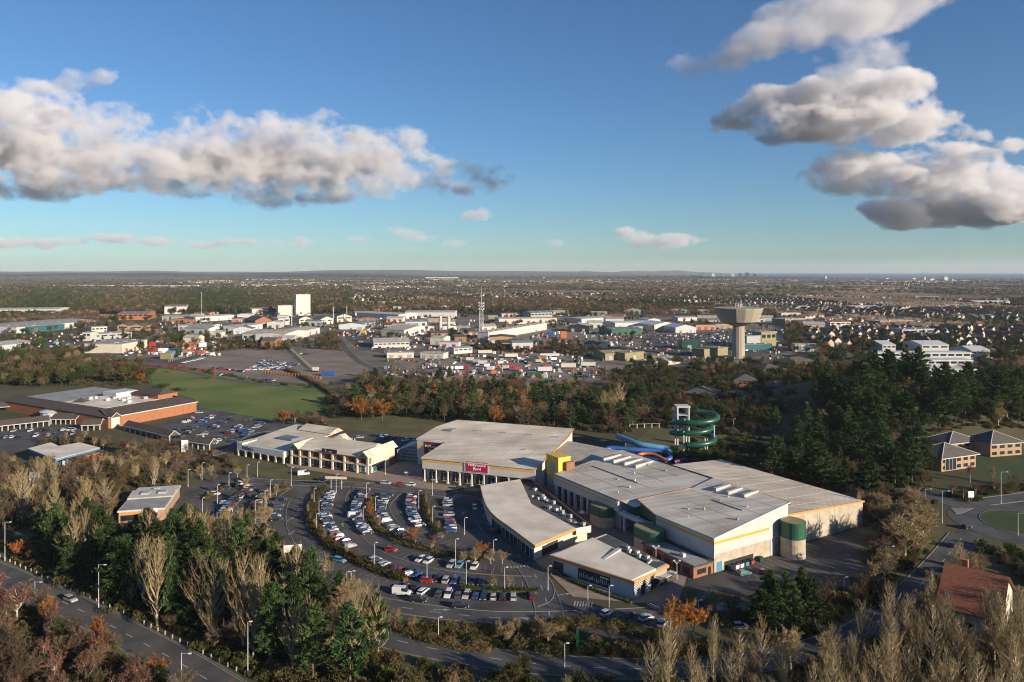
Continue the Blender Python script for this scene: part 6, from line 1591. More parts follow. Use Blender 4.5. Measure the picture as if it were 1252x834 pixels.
for i, (x0, x1, y, h, m_) in enumerate([(85, 135, 351.5, 10, 'white'), (150, 240, 352, 12, 'white'), (285, 300, 360, 7, 'white'), (305, 345, 362, 7, 'cream'), (375, 395, 347, 10, 'white'), (520, 560, 340.5, 14, 'white'), (398, 440, 368, 7, 'cream'), (445, 480, 373, 7, 'cream'), (265, 290, 353, 7, 'lgrey'), (430, 470, 356, 8, 'cream'), (1190, 1235, 372, 8, 'white'), (1120, 1150, 366, 8, 'cream'), (1040, 1075, 379, 8, 'white')]):
    S((x0, y), (x1, y), 40, h, 2, 'x', m_, 'pale_roof', 'far pale warehouse above the woods, %s from the left' % ordinal(sorted([85, 150, 285, 305, 375, 520, 398, 445, 265, 430, 1190, 1120, 1040]).index(x0)), group='far pale warehouses')
# terrace of brick houses beyond the left woods
for i in range(14):
    p = G(4 + i * 7.2, 371.5 + (i % 2) * 3.2); o = bpy.data.objects.new('terraced_house', None); COL.objects.link(o); o.location = p; o.rotation_euler = (0, 0, rs.uniform(-.1, .1)); o.scale = (1.2,) * 3
    tag(o, 'brick terraced house beyond the left woods, %s from the left' % ordinal(i), 'house', 'brick terrace beyond the left woods')
    for n, me in zip(('wall', 'roof', 'chimney', 'window'), (HP[2][0], HP[5][1], HP[2][2], HP[2][3])):
        q = bpy.data.objects.new(n, me); COL.objects.link(q); q.parent = o

# ------------------------------------------------------------------ cars
CARCOL = {'white': (.62, .62, .62), 'silver': (.36, .37, .38), 'black': (.012, .012, .014), 'dark grey': (.06, .065, .07), 'red': (.38, .012, .014), 'blue': (.02, .055, .20), 'light blue': (.10, .28, .42), 'dark blue': (.012, .02, .06), 'teal': (.02, .16, .18), 'maroon': (.12, .012, .018)}
CARW = ['white'] * 6 + ['silver'] * 6 + ['black'] * 5 + ['dark grey'] * 5 + ['red'] + ['blue'] * 3 + ['dark blue'] * 3 + ['maroon', 'light blue']
def carpaint(n, c):
    m = mat('paint_' + n.replace(' ', '_'), c, .28, .03, .5, spec=.5)
    m.node_tree.nodes['Principled BSDF'].inputs['Coat Weight'].default_value = .6
    return m
CPM = {n: carpaint(n, c) for n, c in CARCOL.items()}
def loft(sections):
    """sections: list of (x, [(y, z), ...]) closed rings along the car."""
    v = []; f = []; n = len(sections[0][1])
    for x, ring in sections: v += [(x, y, z) for y, z in ring]
    for i in range(len(sections) - 1):
        for j in range(n):
            k = (j + 1) % n; f.append((i * n + j, i * n + k, (i + 1) * n + k, (i + 1) * n + j))
    f.append(tuple(range(n - 1, -1, -1))); b = (len(sections) - 1) * n; f.append(tuple(range(b, b + n)))
    return v, f
def car_shapes(style):
    L, W = {'hatch': (4.1, 1.78), 'estate': (4.6, 1.82), 'suv': (4.5, 1.9), 'van': (5.2, 2.0)}[style]
    H = {'hatch': 1.48, 'estate': 1.46, 'suv': 1.7, 'van': 2.2}[style]; belt = {'hatch': .92, 'estate': .92, 'suv': 1.05, 'van': 1.2}[style]
    hw = W / 2; hl = L / 2
    def ring(z0, z1, w): return [(-w * .92, z0), (w * .92, z0), (w, (z0 + z1) / 2), (w * .95, z1), (-w * .95, z1), (-w, (z0 + z1) / 2)]
    bon = .72 if style != 'van' else .95
    body = loft([(-hl, ring(.35, belt * .82, hw * .86)), (-hl + .12, ring(.24, belt, hw * .96)), (-hl * .3, ring(.22, belt, hw)), (hl * .35, ring(.22, belt, hw)), (hl * .55, ring(.22, bon + .16, hw * .98)), (hl - .25, ring(.24, bon, hw * .93)), (hl, ring(.32, bon - .2, hw * .8))])
    # greenhouse: glass ring then painted roof
    if style == 'van': xs = (-hl + .06, -hl + .12, hl * .42, hl * .72)
    elif style == 'hatch': xs = (-hl + .1, -hl + .5, hl * .12, hl * .5)
    else: xs = (-hl + .1, -hl + .45, hl * .15, hl * .52)
    z0, z1 = belt - .03, H - .09; w0, w1 = hw * .93, hw * .74 if style != 'van' else hw * .88
    gv = [(xs[0], -w0, z0), (xs[3], -w0, z0), (xs[3], w0, z0), (xs[0], w0, z0), (xs[1], -w1, z1), (xs[2], -w1, z1), (xs[2], w1, z1), (xs[1], w1, z1)]
    gf = [(0, 1, 5, 4), (1, 2, 6, 5), (2, 3, 7, 6), (3, 0, 4, 7), (4, 5, 6, 7), (3, 2, 1, 0)]
    rv = [(xs[1] - .05, -w1 - .01, z1 + .003), (xs[2] + .05, -w1 - .01, z1 + .003), (xs[2] + .05, w1 + .01, z1 + .003), (xs[1] - .05, w1 + .01, z1 + .003), (xs[1] + .1, -w1 + .12, H), (xs[2] - .15, -w1 + .12, H), (xs[2] - .15, w1 - .12, H), (xs[1] + .1, w1 - .12, H)]
    n = len(body[0]); bv = body[0] + rv; bf = body[1] + [tuple(i + n for i in f) for f in gf]
    if style == 'van':   # solid sides
        n = len(bv); bv = bv + [(xs[0] - .01, -w0 - .01, z0), (0.2, -w0 - .01, z0), (0.2, w0 + .01, z0), (xs[0] - .01, w0 + .01, z0), (xs[1] - .02, -w1 - .02, z1), (0.2, -w1 - .02, z1), (.2, w1 + .02, z1), (xs[1] - .02, w1 + .02, z1)]
        bf = bf + [tuple(i + n for i in f) for f in gf]
    pil = MB()
    wheel = MB(); q = [(.32 * math.cos(6.283 * k / 12), .32 + .32 * math.sin(6.283 * k / 12)) for k in range(12)]
    wheel.add([(x, -.1, z) for x, z in q] + [(x, .1, z) for x, z in q], [tuple(range(12)), tuple(range(23, 11, -1))] + [(i, i + 12, (i + 1) % 12 + 12, (i + 1) % 12) for i in range(12)])
    rim = MB(); q = [(.19 * math.cos(6.283 * k / 8), .32 + .19 * math.sin(6.283 * k / 8)) for k in range(8)]
    rim.add([(x, -.115, z) for x, z in q] + [(x, .115, z) for x, z in q], [tuple(range(8)), tuple(range(15, 7, -1))] + [(i, i + 8, (i + 1) % 8 + 8, (i + 1) % 8) for i in range(8)])
    hd = MB(); hd.box(hl - .22, hl - .02, -.28, .22, bon - .28, bon - .10)
    tl = MB(); tl.box(-hl - .01, -hl + .1, -.12, .12, belt * .55, belt * .9)
    return dict(body=(bv, bf), glass=(gv, gf), wheel=(wheel.v, wheel.f), rim=(rim.v, rim.f), head=(hd.v, hd.f), tail=(tl.v, tl.f), L=L, W=W)
STY = {}
M_tail = mat('tail_lamp', (.25, .01, .01), .3, .05, 1, spec=.5)
for s_ in ('hatch', 'estate', 'suv', 'van'):
    d = car_shapes(s_)
    STY[s_] = dict(body={n: raw('body', d['body'], CPM[n]) for n in CARCOL}, glass=raw('windows', d['glass'], M['glass']), wheel=raw('wheel', d['wheel'], M['tyre']), rim=raw('rim', d['rim'], M['steel']), head=raw('headlight', d['head'], M['lightglass']), tail=raw('tail_light', d['tail'], M_tail), L=d['L'], W=d['W'])
NCAR = [0]
def car(x, y, ang, colour, label, group, style='hatch', parts=True, moving=False, z=.07):
    S_ = STY[style]; NCAR[0] += 1
    o = bpy.data.objects.new('car' if style != 'van' else 'van', None); COL.objects.link(o); o.location = (x, y, z); o.rotation_euler = (0, 0, ang)
    tag(o, label, 'van' if style == 'van' else 'car', group)
    def add(n, me, loc=(0, 0, 0), par=None):
        c = bpy.data.objects.new(n, me); COL.objects.link(c); c.parent = par or o; c.location = loc; return c
    add('body', S_['body'][colour]); add('windows', S_['glass'])
    if parts:
        for sx in (-.31, .31):
            for sy in (-1, 1):
                w = add('wheel', S_['wheel'], (sx * S_['L'], sy * (S_['W'] / 2 - .1), 0))
                if parts == 2: add('rim', S_['rim'], (0, 0, 0), w)
        for sy in (-1, 1): add('headlight', S_['head'], (0, sy * S_['W'] * .33, 0)); add('tail_light', S_['tail'], (0, sy * S_['W'] * .38, 0))
    return o
crng = random.Random(31)
SCRAP = {}
def car_row(px, label, fill=.8, step=2.55, parts=1, off=0.0, perp=True, cols=None, group=None, k=5, z=.07, stuff=False):
    ln = offset(line_px(px, k), off); n = 0
    for p, t in along(ln, .8, step):
        if crng.random() > fill: continue
        a = math.atan2(t.y, t.x) + (math.pi / 2 if perp else 0) + (math.pi if crng.random() < .5 else 0) + crng.gauss(0, .03)
        c = crng.choice(cols or CARW); st = crng.choice(['hatch', 'hatch', 'hatch', 'estate', 'suv'])
        if stuff: SCRAP.setdefault((c, st), []).append((p.x, p.y, a)); continue
        car(p.x + crng.gauss(0, .15), p.y + crng.gauss(0, .15), a, c, '%s car %s, %s along' % (c, label, ordinal(n)), group or 'cars ' + label, st, parts, z=z); n += 1
car_row(ROWS['B'][:6], 'in the outer curved row', .88, parts=2)
car_row(ROWS['B'][6:11], 'along the hedge at the bottom of the car park', .82, parts=2)
car_row(ROWS['C'][:6], 'in the middle curved row', .92, parts=2, off=0)
car_row(ROWS['C'][7:11], 'at the bottom of the middle curved row', .6, parts=2)
car_row(ROWS['D'], 'in the inner curved row', .85, parts=2)
car_row(ROWS['E'][:5], 'in the innermost row facing the hedge', .9, parts=2)
car_row(ROWS['E'][5:], 'under the bare shrubs of the inner bed', .35, parts=2)
car_row(ROWS['F'], 'in the short row before the zebra crossing', .8, 2.8, parts=2)
car_row(ROWS['H'], 'in the lower bays below the hedge', .8, parts=2)
car_row([(470, 592), (515, 595)], 'along the plaza edge road', .8, 5.2, parts=2, perp=False)
car_row([(545, 598), (580, 600)], 'in front of the bowling columns', .7, 5.2, parts=2, perp=False)
car_row([(578, 616), (583, 634)], 'beside the curved restaurant, upper group', .6, 5.5, parts=2, perp=False)
car_row([(603, 650), (614, 664)], 'beside the curved restaurant, lower group', .9, 5.5, parts=2, perp=False)
car_row([(395, 606), (388, 616)], 'at the top of the long empty lane', .6, parts=2)
car_row([(343, 611), (339, 622), (336, 640)], 'by the left hedge of the big lane', .5, 4.0, parts=2)
car_row([(262, 606), (280, 596), (300, 590)], 'in the left car park, back row', .75, parts=2)
car_row([(270, 632), (284, 616), (300, 602), (310, 596)], 'in the left car park, middle row', .75, parts=2)
car_row([(312, 622), (318, 610), (330, 602)], 'in the left car park, right row', .6, parts=2)
car_row([(222, 608), (232, 602)], 'beside the drive-through', .8, 3, parts=2)
for i, (x, y, a, c, st, lab) in enumerate([(86, 735, -.55, 'silver', 'estate', 'silver car driving along the left road'), (415, 687, -.5, 'light blue', 'estate', 'light blue car driving in the big curved lane'),
        (478, 674, -.35, 'red', 'hatch', 'bright red car standing alone in the middle curved row'), (491, 727, -.2, 'white', 'van', 'white van parked below the hedge'), (434, 633, .2, 'white', 'van', 'white minibus in the middle curved row'),
        (371, 581, .4, 'white', 'van', 'white van by the restaurant row'), (502, 704, .5, 'white', 'estate', 'white saloon at the lower end of the outer curved row'), (522, 712, -.2, 'red', 'hatch', 'red hatchback beside the white saloon'),
        (563, 743, 0, 'black', 'estate', 'black car driving along the lower lane'), (512, 736, -.1, 'black', 'suv', 'black car leaving the lower bays'), (810, 765, 1.0, 'silver', 'suv', 'silver car parked at the lower right bays'),
        (790, 758, .5, 'white', 'hatch', 'white car parked near the slatted restaurant lane'), (768, 755, 1.0, 'black', 'hatch', 'black and yellow car beside the tall lamp'), (742, 752, .7, 'white', 'hatch', 'white car beside the green skip'), (681, 702, -.4, 'black', 'suv', 'black car at the foot of the poster wall'),
        (910, 703, .35, 'teal', 'hatch', 'blue-green car in the service yard'), (933, 701, 1.0, 'black', 'hatch', 'black car in the service yard'), (942, 717, .3, 'white', 'estate', 'white car parked alone in the service yard'), (1079, 700, 0, 'white', 'estate', 'white saloon beside the big bare tree, nearer one'), (1081, 694, 0, 'silver', 'estate', 'silver saloon beside the big bare tree, farther one'),
        (1182, 646, .5, 'black', 'hatch', 'dark car entering the roundabout'), (1164, 668, .9, 'black', 'estate', 'dark car on the roundabout approach'), (1133, 704, 1.0, 'black', 'hatch', 'dark car farther down the roundabout approach'), (1156, 699, .9, 'dark grey', 'hatch', 'grey car on the right road opposite lane'),
        (905, 768, .1, 'silver', 'hatch', 'silver car behind the orange trees'), (860, 741, .6, 'teal', 'van', 'teal van at the exit lane'), (395, 588, -.3, 'black', 'hatch', 'black car outside the restaurant row'), (412, 592, -.2, 'dark grey', 'estate', 'dark car on the plaza road'),
        (443, 611, .2, 'red', 'hatch', 'red car at the top of the middle curved row'), (298, 529, .1, 'blue', 'van', 'blue van at the back road'), (440, 536, .1, 'silver', 'hatch', 'silver car behind the restaurant row'), (275, 617, .1, 'white', 'hatch', 'white car alone in the left car park'), (303, 596, .6, 'red', 'hatch', 'red car at the top of the left car park')]):
    p = G(x, y); car(p.x, p.y, a, c, lab, None, st, 2, z=.09)
# supermarket car parks
for r_, (a, b) in enumerate([((206, 532), (244, 505)), ((218, 536), (262, 508)), ((236, 540), (283, 511)), ((258, 545), (305, 514)), ((283, 543), (322, 517))]):
    car_row([a, b], 'in supermarket car park row %s' % ORD[r_], .5, 2.9, parts=1)
car_row([(15, 528), (100, 526)], 'before the left arcade, back row', .75, 2.9)
car_row([(5, 536), (92, 531)], 'before the left arcade, front row', .6, 2.9)
car_row([(460, 533), (512, 543)], 'behind the restaurant row', .4, 3)
# auction yard and scrap cars: a few pixels each
car_row([(262, 450.5), (303, 455.5)], 'in the red row of the gravel yard', .95, 2.6, 0, cols=['red', 'red', 'maroon', 'white'])
for r_ in range(6):
    car_row([(303 + r_ * 8, 453 - r_ * .2), (322 + r_ * 9, 441 + r_ * .8)], 'in diagonal row %s of the gravel yard' % ORD[r_], .85, 3.4, 0, cols=['white', 'white', 'silver', 'blue', 'dark blue', 'dark grey'], stuff=True)
car_row([(270, 459), (336, 466)], 'along the field fence', .6, 4.5, 0, stuff=True)
car_row([(224, 444), (250, 438)], 'in the white row by the gravel yard', .8, 4, 0, cols=['white'], stuff=True)
car_row([(118, 440), (165, 441)], 'by the beige warehouse', .7, 3.5, 0)
car_row([(362, 433), (385, 434)], 'at the back of the second gravel yard', .6, 5, 0)
for r_ in range(5):
    car_row([(800 + r_ * 3, 411 + r_ * 4.2), (885, 409.5 + r_ * 4.0)], 'in scrap row %s beside the water tower' % ORD[r_], .8, 3.0, 0, stuff=True)
sv = []; sf = []; si = []; smats = [CPM[n] for n in CARCOL] + [M['glass']]; names = list(CARCOL)
for (c, st), q in SCRAP.items():
    for (x, y, a) in q:
        for me_, mi in ((STY[st]['body'][c], names.index(c)), (STY[st]['glass'], len(names))):
            n = len(sv); ca, sa = math.cos(a), math.sin(a)
            sv += [(x + v.co.x * ca - v.co.y * sa, y + v.co.x * sa + v.co.y * ca, v.co.z) for v in me_.vertices]
            for f in me_.polygons: sf.append(tuple(i + n for i in f.vertices)); si.append(mi)
tag(mesh('stored_cars', sv, sf, smats, None, False, si), 'packed rows of stored cars in the far yards', None, None, 'stuff')
print('cars', NCAR[0])

# ------------------------------------------------------------------ street lamps
LAMPS = [(6, 686, 638, 'a'), (42.6, 737, 711, 'a'), (120.6, 743, 690, 'a'), (222, 840, 798, 'a'), (303, 826, 760, 'p'), (229.9, 595.5, 574, 'p'), (247, 587, 566, 'p'), (280, 597, 578, 'p'), (265.7, 617.5, 592.6, 'p'),
         (247.5, 627, 610, 'p'), (302, 585, 568.6, 'p'), (315, 583, 565, 'p'), (330.6, 608, 587, 'p'), (324, 625, 600, 'p'), (312, 630, 614, 'p'), (356, 594.5, 572, 'p'), (384, 617.5, 597, 'p'), (387, 652, 628, 'p'), (390, 635, 612, 'p'),
         (273, 713, 692, 'p'), (296.6, 658, 638.6, 'p'), (448, 612, 591, 'p'), (459, 628, 607, 'p'), (512, 623, 600, 'p'), (528.6, 606, 587, 'p'), (529, 643, 619, 'p'), (557, 695, 659, 'p'), (458, 695, 663.5, 'p'), (522, 713, 687, 'p'), (424, 724, 699, 'p'), (430, 722, 699, 'p'),
         (568, 654, 633, 'p'), (603.5, 686, 660, 'p'), (570, 719, 686, 'p'), (617, 724, 693.5, 'p'), (670, 722, 692, 'p'), (718.7, 750, 716, 'p'), (744.7, 762, 716, 'p'), (690.4, 816, 795, 'p'), (802, 690, 672.6, 'd'), (827.6, 709, 686, 'd'), (854, 760, 735, 'p'),
         (1131, 615, 600, 'a'), (1152, 640, 600, 'a'), (1224, 616.5, 575, 'a'), (1244.7, 655, 627, 'a'), (1089, 693, 668, 'p'), (1032, 730, 706, 'p'), (897, 524, 514, 'p'), (471, 581, 561, 'p'), (411, 603, 580, 'p'), (536, 782, 763, 'p'), (444, 640, 620, 'p')]
LAMPS.sort()
for i, (x, yb, yt, kd) in enumerate(LAMPS):
    p = G(x, yb); h = min(12.5, max(5.5, (yb - yt) * p.y / 900))
    t = thing('street_lamp', '%s grey lamp post, %s from the left of the photo' % ({'a': 'road-arm', 'p': 'car park', 'd': 'twin-headed'}[kd], ordinal(i)), 'street lamp', p, 'lamp posts')
    mb = MB(); mb.cyl(p.x, p.y, 0, 1.2, .13, n=8); mb.cyl(p.x, p.y, 1.2, h, .10, .06, 8); pole = mb.build('pole', M['lampgrey'], t)
    if kd == 'd':
        for s in (-1, 1):
            mb = MB(); mb.rod((p.x, p.y, h - .9), (p.x + s * .8, p.y, h), .05, n=5); mb.build('arm', M['lampgrey'], t); mb = MB(); mb.box(p.x + s * .8 - .3, p.x + s * .8 + .3, p.y - .2, p.y + .2, h, h + .28); mb.build('lamp_head', M['lampgrey'], t)
    else:
        L_ = 1.8 if kd == 'a' else .5
        mb = MB(); mb.rod((p.x, p.y, h - .15), (p.x + L_, p.y - L_ * .3, h + .1), .055, n=5); mb.build('arm', M['lampgrey'], t)
        mb = MB(); mb.box(p.x + L_ - .15, p.x + L_ + .55, p.y - L_ * .3 - .18, p.y - L_ * .3 + .18, h + .02, h + .2); mb.build('lamp_head', M['lightglass'], t)
# a few people on the plaza and yard
def person(px, py, top, leg, label):
    p = G(px, py); bm = bmesh.new(); me = bpy.data.meshes.new('person')
    J = {'pel': (0, 0, .95), 'chest': (0, 0, 1.32), 'neck': (0, 0, 1.5), 'head': (0, .02, 1.68), 'ls': (-.2, 0, 1.42), 'le': (-.27, .03, 1.12), 'lh': (-.25, .12, .86), 'rs': (.2, 0, 1.42), 're': (.27, -.03, 1.12), 'rh': (.25, .06, .86),
         'lhp': (-.1, 0, .92), 'lk': (-.11, .1, .5), 'la': (-.11, .02, .08), 'lt': (-.11, .18, .04), 'rhp': (.1, 0, .92), 'rk': (.11, .02, .5), 'ra': (.11, -.14, .1), 'rt': (.11, .02, .04)}
    Rr = {'pel': .15, 'chest': .17, 'neck': .06, 'head': .105, 'ls': .075, 'le': .055, 'lh': .045, 'rs': .075, 're': .055, 'rh': .045, 'lhp': .1, 'lk': .07, 'la': .05, 'lt': .04, 'rhp': .1, 'rk': .07, 'ra': .05, 'rt': .04}
    E_ = [('pel', 'chest'), ('chest', 'neck'), ('neck', 'head'), ('chest', 'ls'), ('ls', 'le'), ('le', 'lh'), ('chest', 'rs'), ('rs', 're'), ('re', 'rh'), ('pel', 'lhp'), ('lhp', 'lk'), ('lk', 'la'), ('la', 'lt'), ('pel', 'rhp'), ('rhp', 'rk'), ('rk', 'ra'), ('ra', 'rt')]
    ks = list(J); vs_ = {k: bm.verts.new(J[k]) for k in ks}
    for a, b in E_: bm.edges.new((vs_[a], vs_[b]))
    bm.to_mesh(me); bm.free()
    o = bpy.data.objects.new('person', me); COL.objects.link(o); o.location = (p.x, p.y, .16)
    md = o.modifiers.new('skin', 'SKIN')
    for i, k in enumerate(ks): me.skin_vertices[0].data[i].radius = (Rr[k], Rr[k] * .8); me.skin_vertices[0].data[i].use_root = (k == 'pel')
    o.modifiers.new('smooth', 'SUBSURF').levels = 1; me.materials.append(M[top]); tag(o, label, 'person')
person(430, 600, 'black', 'black', 'person in dark clothes walking across the plaza road')
person(452, 602, 'grey', 'black', 'person in grey walking by the plaza lamp')
person(436, 601, 'navy', 'black', 'person in navy beside the one in dark clothes')

# ------------------------------------------------------------------ hedges
def hedge(px, w, h, m, label, dens=34, k=5):
    ln = line_px(px, k); rnd = random.Random(int(px[0][0] * 7 + px[0][1])); t = thing('hedge', label, 'hedge', (ln[0].x, ln[0].y, 0))
    s = Soup(); pts = along(ln, 0, .5)
    for p, tg in pts:
        n = Vector((tg.y, -tg.x)); hh = h * (0.82 + .3 * math.sin(p.x * .9) * math.sin(p.y * .7 + 1))
        for i in range(int(dens * .5 * h * w)):
            q = p + n * rnd.gauss(0, w * .28) + tg * rnd.uniform(-.5, .5); z = hh * (1 - rnd.random() ** 2.0 * .9)
            s.leaf(Vector((q.x, q.y, z)) - BASE[t.name], rnd.uniform(.22, .42), rnd, .3)
    me = s.mesh('foliage', m); link('foliage', me, t)
    st = MB(); ol = offset(ln, -w * .3); orr = offset(ln, w * .3)
    for i in range(len(ln) - 1): st.hexa([(ol[i].x, ol[i].y, 0), (ol[i + 1].x, ol[i + 1].y, 0), (orr[i + 1].x, orr[i + 1].y, 0), (orr[i].x, orr[i].y, 0)][::-1], [(ol[i].x, ol[i].y, h * .6), (ol[i + 1].x, ol[i + 1].y, h * .6), (orr[i + 1].x, orr[i + 1].y, h * .6), (orr[i].x, orr[i].y, h * .6)][::-1])
    st.build('woody_core', M['scrub'], t)
hedge([(396, 598), (386, 612), (381, 630), (386, 648), (398, 662), (416, 676), (440, 689), (470, 701), (496, 711)], 3.4, 1.7, M['olivef'], 'long curved brownish hedge between the big lane and the outer row')
hedge([(566, 722), (590, 724), (630, 725), (658, 725)], 2.6, 1.5, M['greenf'], 'clipped green hedge at the bottom of the car park')
hedge([(455, 612), (451, 624), (457, 638), (468, 650), (486, 662), (510, 670), (545, 678), (590, 685)], 3.4, 1.2, M['scrub'], 'low brown planting strip between the middle rows')
hedge([(519, 607), (522, 622), (527, 640), (540, 655)], 3.0, 1.4, M['olivef'], 'short dark hedge beside the innermost row')
hedge([(300, 648), (304, 630), (316, 614), (332, 604), (352, 597)], 2.6, 1.5, M['scrub'], 'brown hedge between the left car park and the big lane')
hedge([(676, 697), (700, 712), (730, 724), (772, 738)], 1.4, .9, M['greenf'], 'low green hedge under the poster wall')
hedge([(300, 588), (270, 600), (250, 612)], 2.2, 1.3, M['scrub'], 'low hedge at the back of the left car park')
hedge([(540, 772), (600, 776), (660, 772), (720, 765), (775, 774), (830, 790)], 4.5, 2.4, M['olivef'], 'dark overgrown hedge between the car park and lower road', 22)
hedge([(480, 768), (540, 788), (600, 796)], 3, 1.8, M['scrub'], 'rough hedge along the lower road')
hedge([(350, 452), (392, 473), (408, 484)], 4, 3, M['scrub'], 'rough hedge at the far corner of the grass field', 12)

# ------------------------------------------------------------------ single trees that stand out
def tree_at(kind, px, yb, h, label, group=None, var=None, wide=None):
    p = G(px, yb); return plant(kind, p.x, p.y, h, label, group, var, wide)
SOLO = [('poplar', 192, 765, 22, 'tall pale bare poplar standing in front of the pines', 0, 1.3), ('poplar', 248, 775, 20, 'pale bare poplar second from the tall one', 1, 1.0), ('poplar', 262, 780, 19, 'slim pale poplar beside the second one', 2, 1.0), ('poplar', 297, 796, 24, 'tall pale poplar beside the lone lamp', 3, 1.0), ('poplar', 318, 800, 23, 'tall pale poplar right of the lone lamp', 0, 1.0),
        ('poplar', 450, 800, 17, 'pale bare poplar with several white stems by the lower road', 1, 1.2), ('poplar', 462, 806, 15, 'smaller pale poplar beside the many-stemmed one', 2, 1.1), ('poplar', 27, 640, 19, 'tall straw-coloured bare tree near the left edge', 3, 1.3), ('poplar', 128, 632, 14, 'straw-coloured bare tree left of the drive-through', 1, 1.6),
        ('straw', 215, 660, 9, 'small straw-coloured tree in front of the drive-through', 0, 1), ('straw', 244, 675, 10, 'straw-coloured tree in the left car park edge', 1, 1), ('straw', 275, 678, 9, 'straw-coloured tree beside the left car park', 2, 1), ('straw', 322, 650, 11, 'golden bare tree at the big lane corner', 0, 1), ('autumn', 338, 690, 7, 'orange-leaved tree beside the double sign board', 0, 1), ('straw', 330, 690, 10, 'golden bare tree beside the orange one', 1, 1),
        ('autumn', 25, 683, 7, 'rusty orange bushy tree near the left edge', 1, 1), ('autumn', 452, 633, 6, 'orange-leaved tree in the middle curved row', 2, .7), ('autumn', 503, 664, 5.5, 'round russet shrub tree in the inner bed', 0, 1.2), ('birch', 530, 672, 6, 'pinkish bare tree in the inner bed', 0, 1.3), ('autumn', 588, 682, 5.5, 'orange tree in the planted bed by the curved restaurant', 1, 1), ('straw', 582, 690, 6, 'pale bare shrub left in the planted bed', 0, 1.2), ('straw', 600, 690, 5.5, 'pale bare shrub in the middle of the planted bed', 1, 1.2), ('straw', 614, 690, 5, 'pale bare shrub right in the planted bed', 2, 1.2), ('straw', 566, 690, 5, 'small bare shrub at the left end of the planted bed', 2, 1.2),
        ('straw', 602, 722, 6, 'thin bare tree on the clipped hedge, left of two', 1, .8), ('straw', 622, 722, 5.5, 'thin bare tree on the clipped hedge, right of two', 2, .8), ('autumn', 824, 785, 11, 'orange-tipped tree at the exit, left of two', 0, .8), ('autumn', 848, 782, 10, 'orange-tipped tree at the exit, right of two', 1, .8), ('straw', 868, 750, 7, 'wide pale shrub tree beside the service yard', 0, 1.8), ('straw', 846, 738, 5, 'pale bush tree at the annexe corner', 1, 2),
        ('straw', 1106, 684, 16, 'broad olive-straw bare tree beside the roundabout road, tallest', 0, 1.4), ('straw', 1122, 672, 15, 'broad straw tree behind the tallest one', 1, 1.4), ('straw', 1095, 690, 9, 'low round bare tree by the white cars', 2, 1.6), ('straw', 1128, 655, 13, 'straw tree nearest the roundabout', 2, 1.3),
        ('birch', 118, 810, 9, 'reddish birch right of the green shrub beyond the road', 0, 1), ('birch', 108, 836, 9, 'reddish birch at the bottom beyond the road', 1, 1), ('birch', 20, 758, 11, 'russet birch at the left edge beyond the road', 2, 1.3), ('pine', 68, 790, 6.5, 'small bright green pine beyond the road', 1, 1.4), ('pine', 192, 852, 6.5, 'small green pine at the bottom edge beyond the road', 3, 1.5), ('autumn', 118, 795, 8, 'rusty birch beside the dark road', 2, .8),
        ('birch', 1203, 700, 7, 'pinkish bare sapling beside the roundabout', 0, .8), ('poplar', 1050, 640, 12, 'grey bare sapling at the end of the rear hall', 0, .7), ('birch', 1186, 590, 9, 'thin tree before the glazed pavilion', 1, .6), ('straw', 1214, 590, 8, 'thin bare tree on the pavilion lawn', 1, .6),
        ('poplar', 757, 508, 20, 'broad pale bare tree behind the pool slides', 2, 1.6), ('poplar', 740, 512, 17, 'pale bare tree left of the broad one', 1, 1.3), ('pine', 722, 508, 16, 'round dark pine left of the pale bare tree', 1, 1.1), ('autumn', 442, 514, 15, 'orange autumn tree behind the row, left of the pair', 0, 1), ('autumn', 468, 515, 14, 'brightest orange autumn tree behind the row', 1, 1.1), ('autumn', 645, 509, 11, 'small orange tree between the pines', 2, .8), ('autumn', 661, 508, 9, 'thin orange tree between the pines', 0, .7), ('autumn', 347, 520, 10, 'rusty tree at the edge of the grass field', 1, 1.1), ('bare', 375, 522, 10, 'brown tree at the edge of the grass field', 1, 1.1), ('autumn', 580, 512, 9, 'orange tree behind the bowling hall', 2, 1),
        ('autumn', 212, 456, 6, 'small brown tree on the field edge, left', 1, 1), ('autumn', 262, 464, 6, 'small brown tree on the field edge, right', 2, 1), ('greenbush', 160, 471, 6, 'dark round bush on the grass field', 0, 1.5), ('greenbush', 200, 474, 4.5, 'second dark bush on the grass field', 1, 1.6), ('greenbush', 217, 478, 4, 'third dark bush on the grass field', 0, 1.6),
        ('pine', 1000, 480, 17, 'grey-green conifer standing above the right woods', 0, 1), ('pine', 1080, 424, 22, 'dark conifer in front of the suburb', 2, 1.3), ('olive', 1052, 432, 20, 'olive tree left of the dark conifer', 0, 1.2), ('straw', 1030, 436, 19, 'golden bare tree left of the white office', 1, 1.2)]
for (k, x, y, h, lab, v, w) in SOLO: tree_at(k, x, y, h, lab, None, v, w)

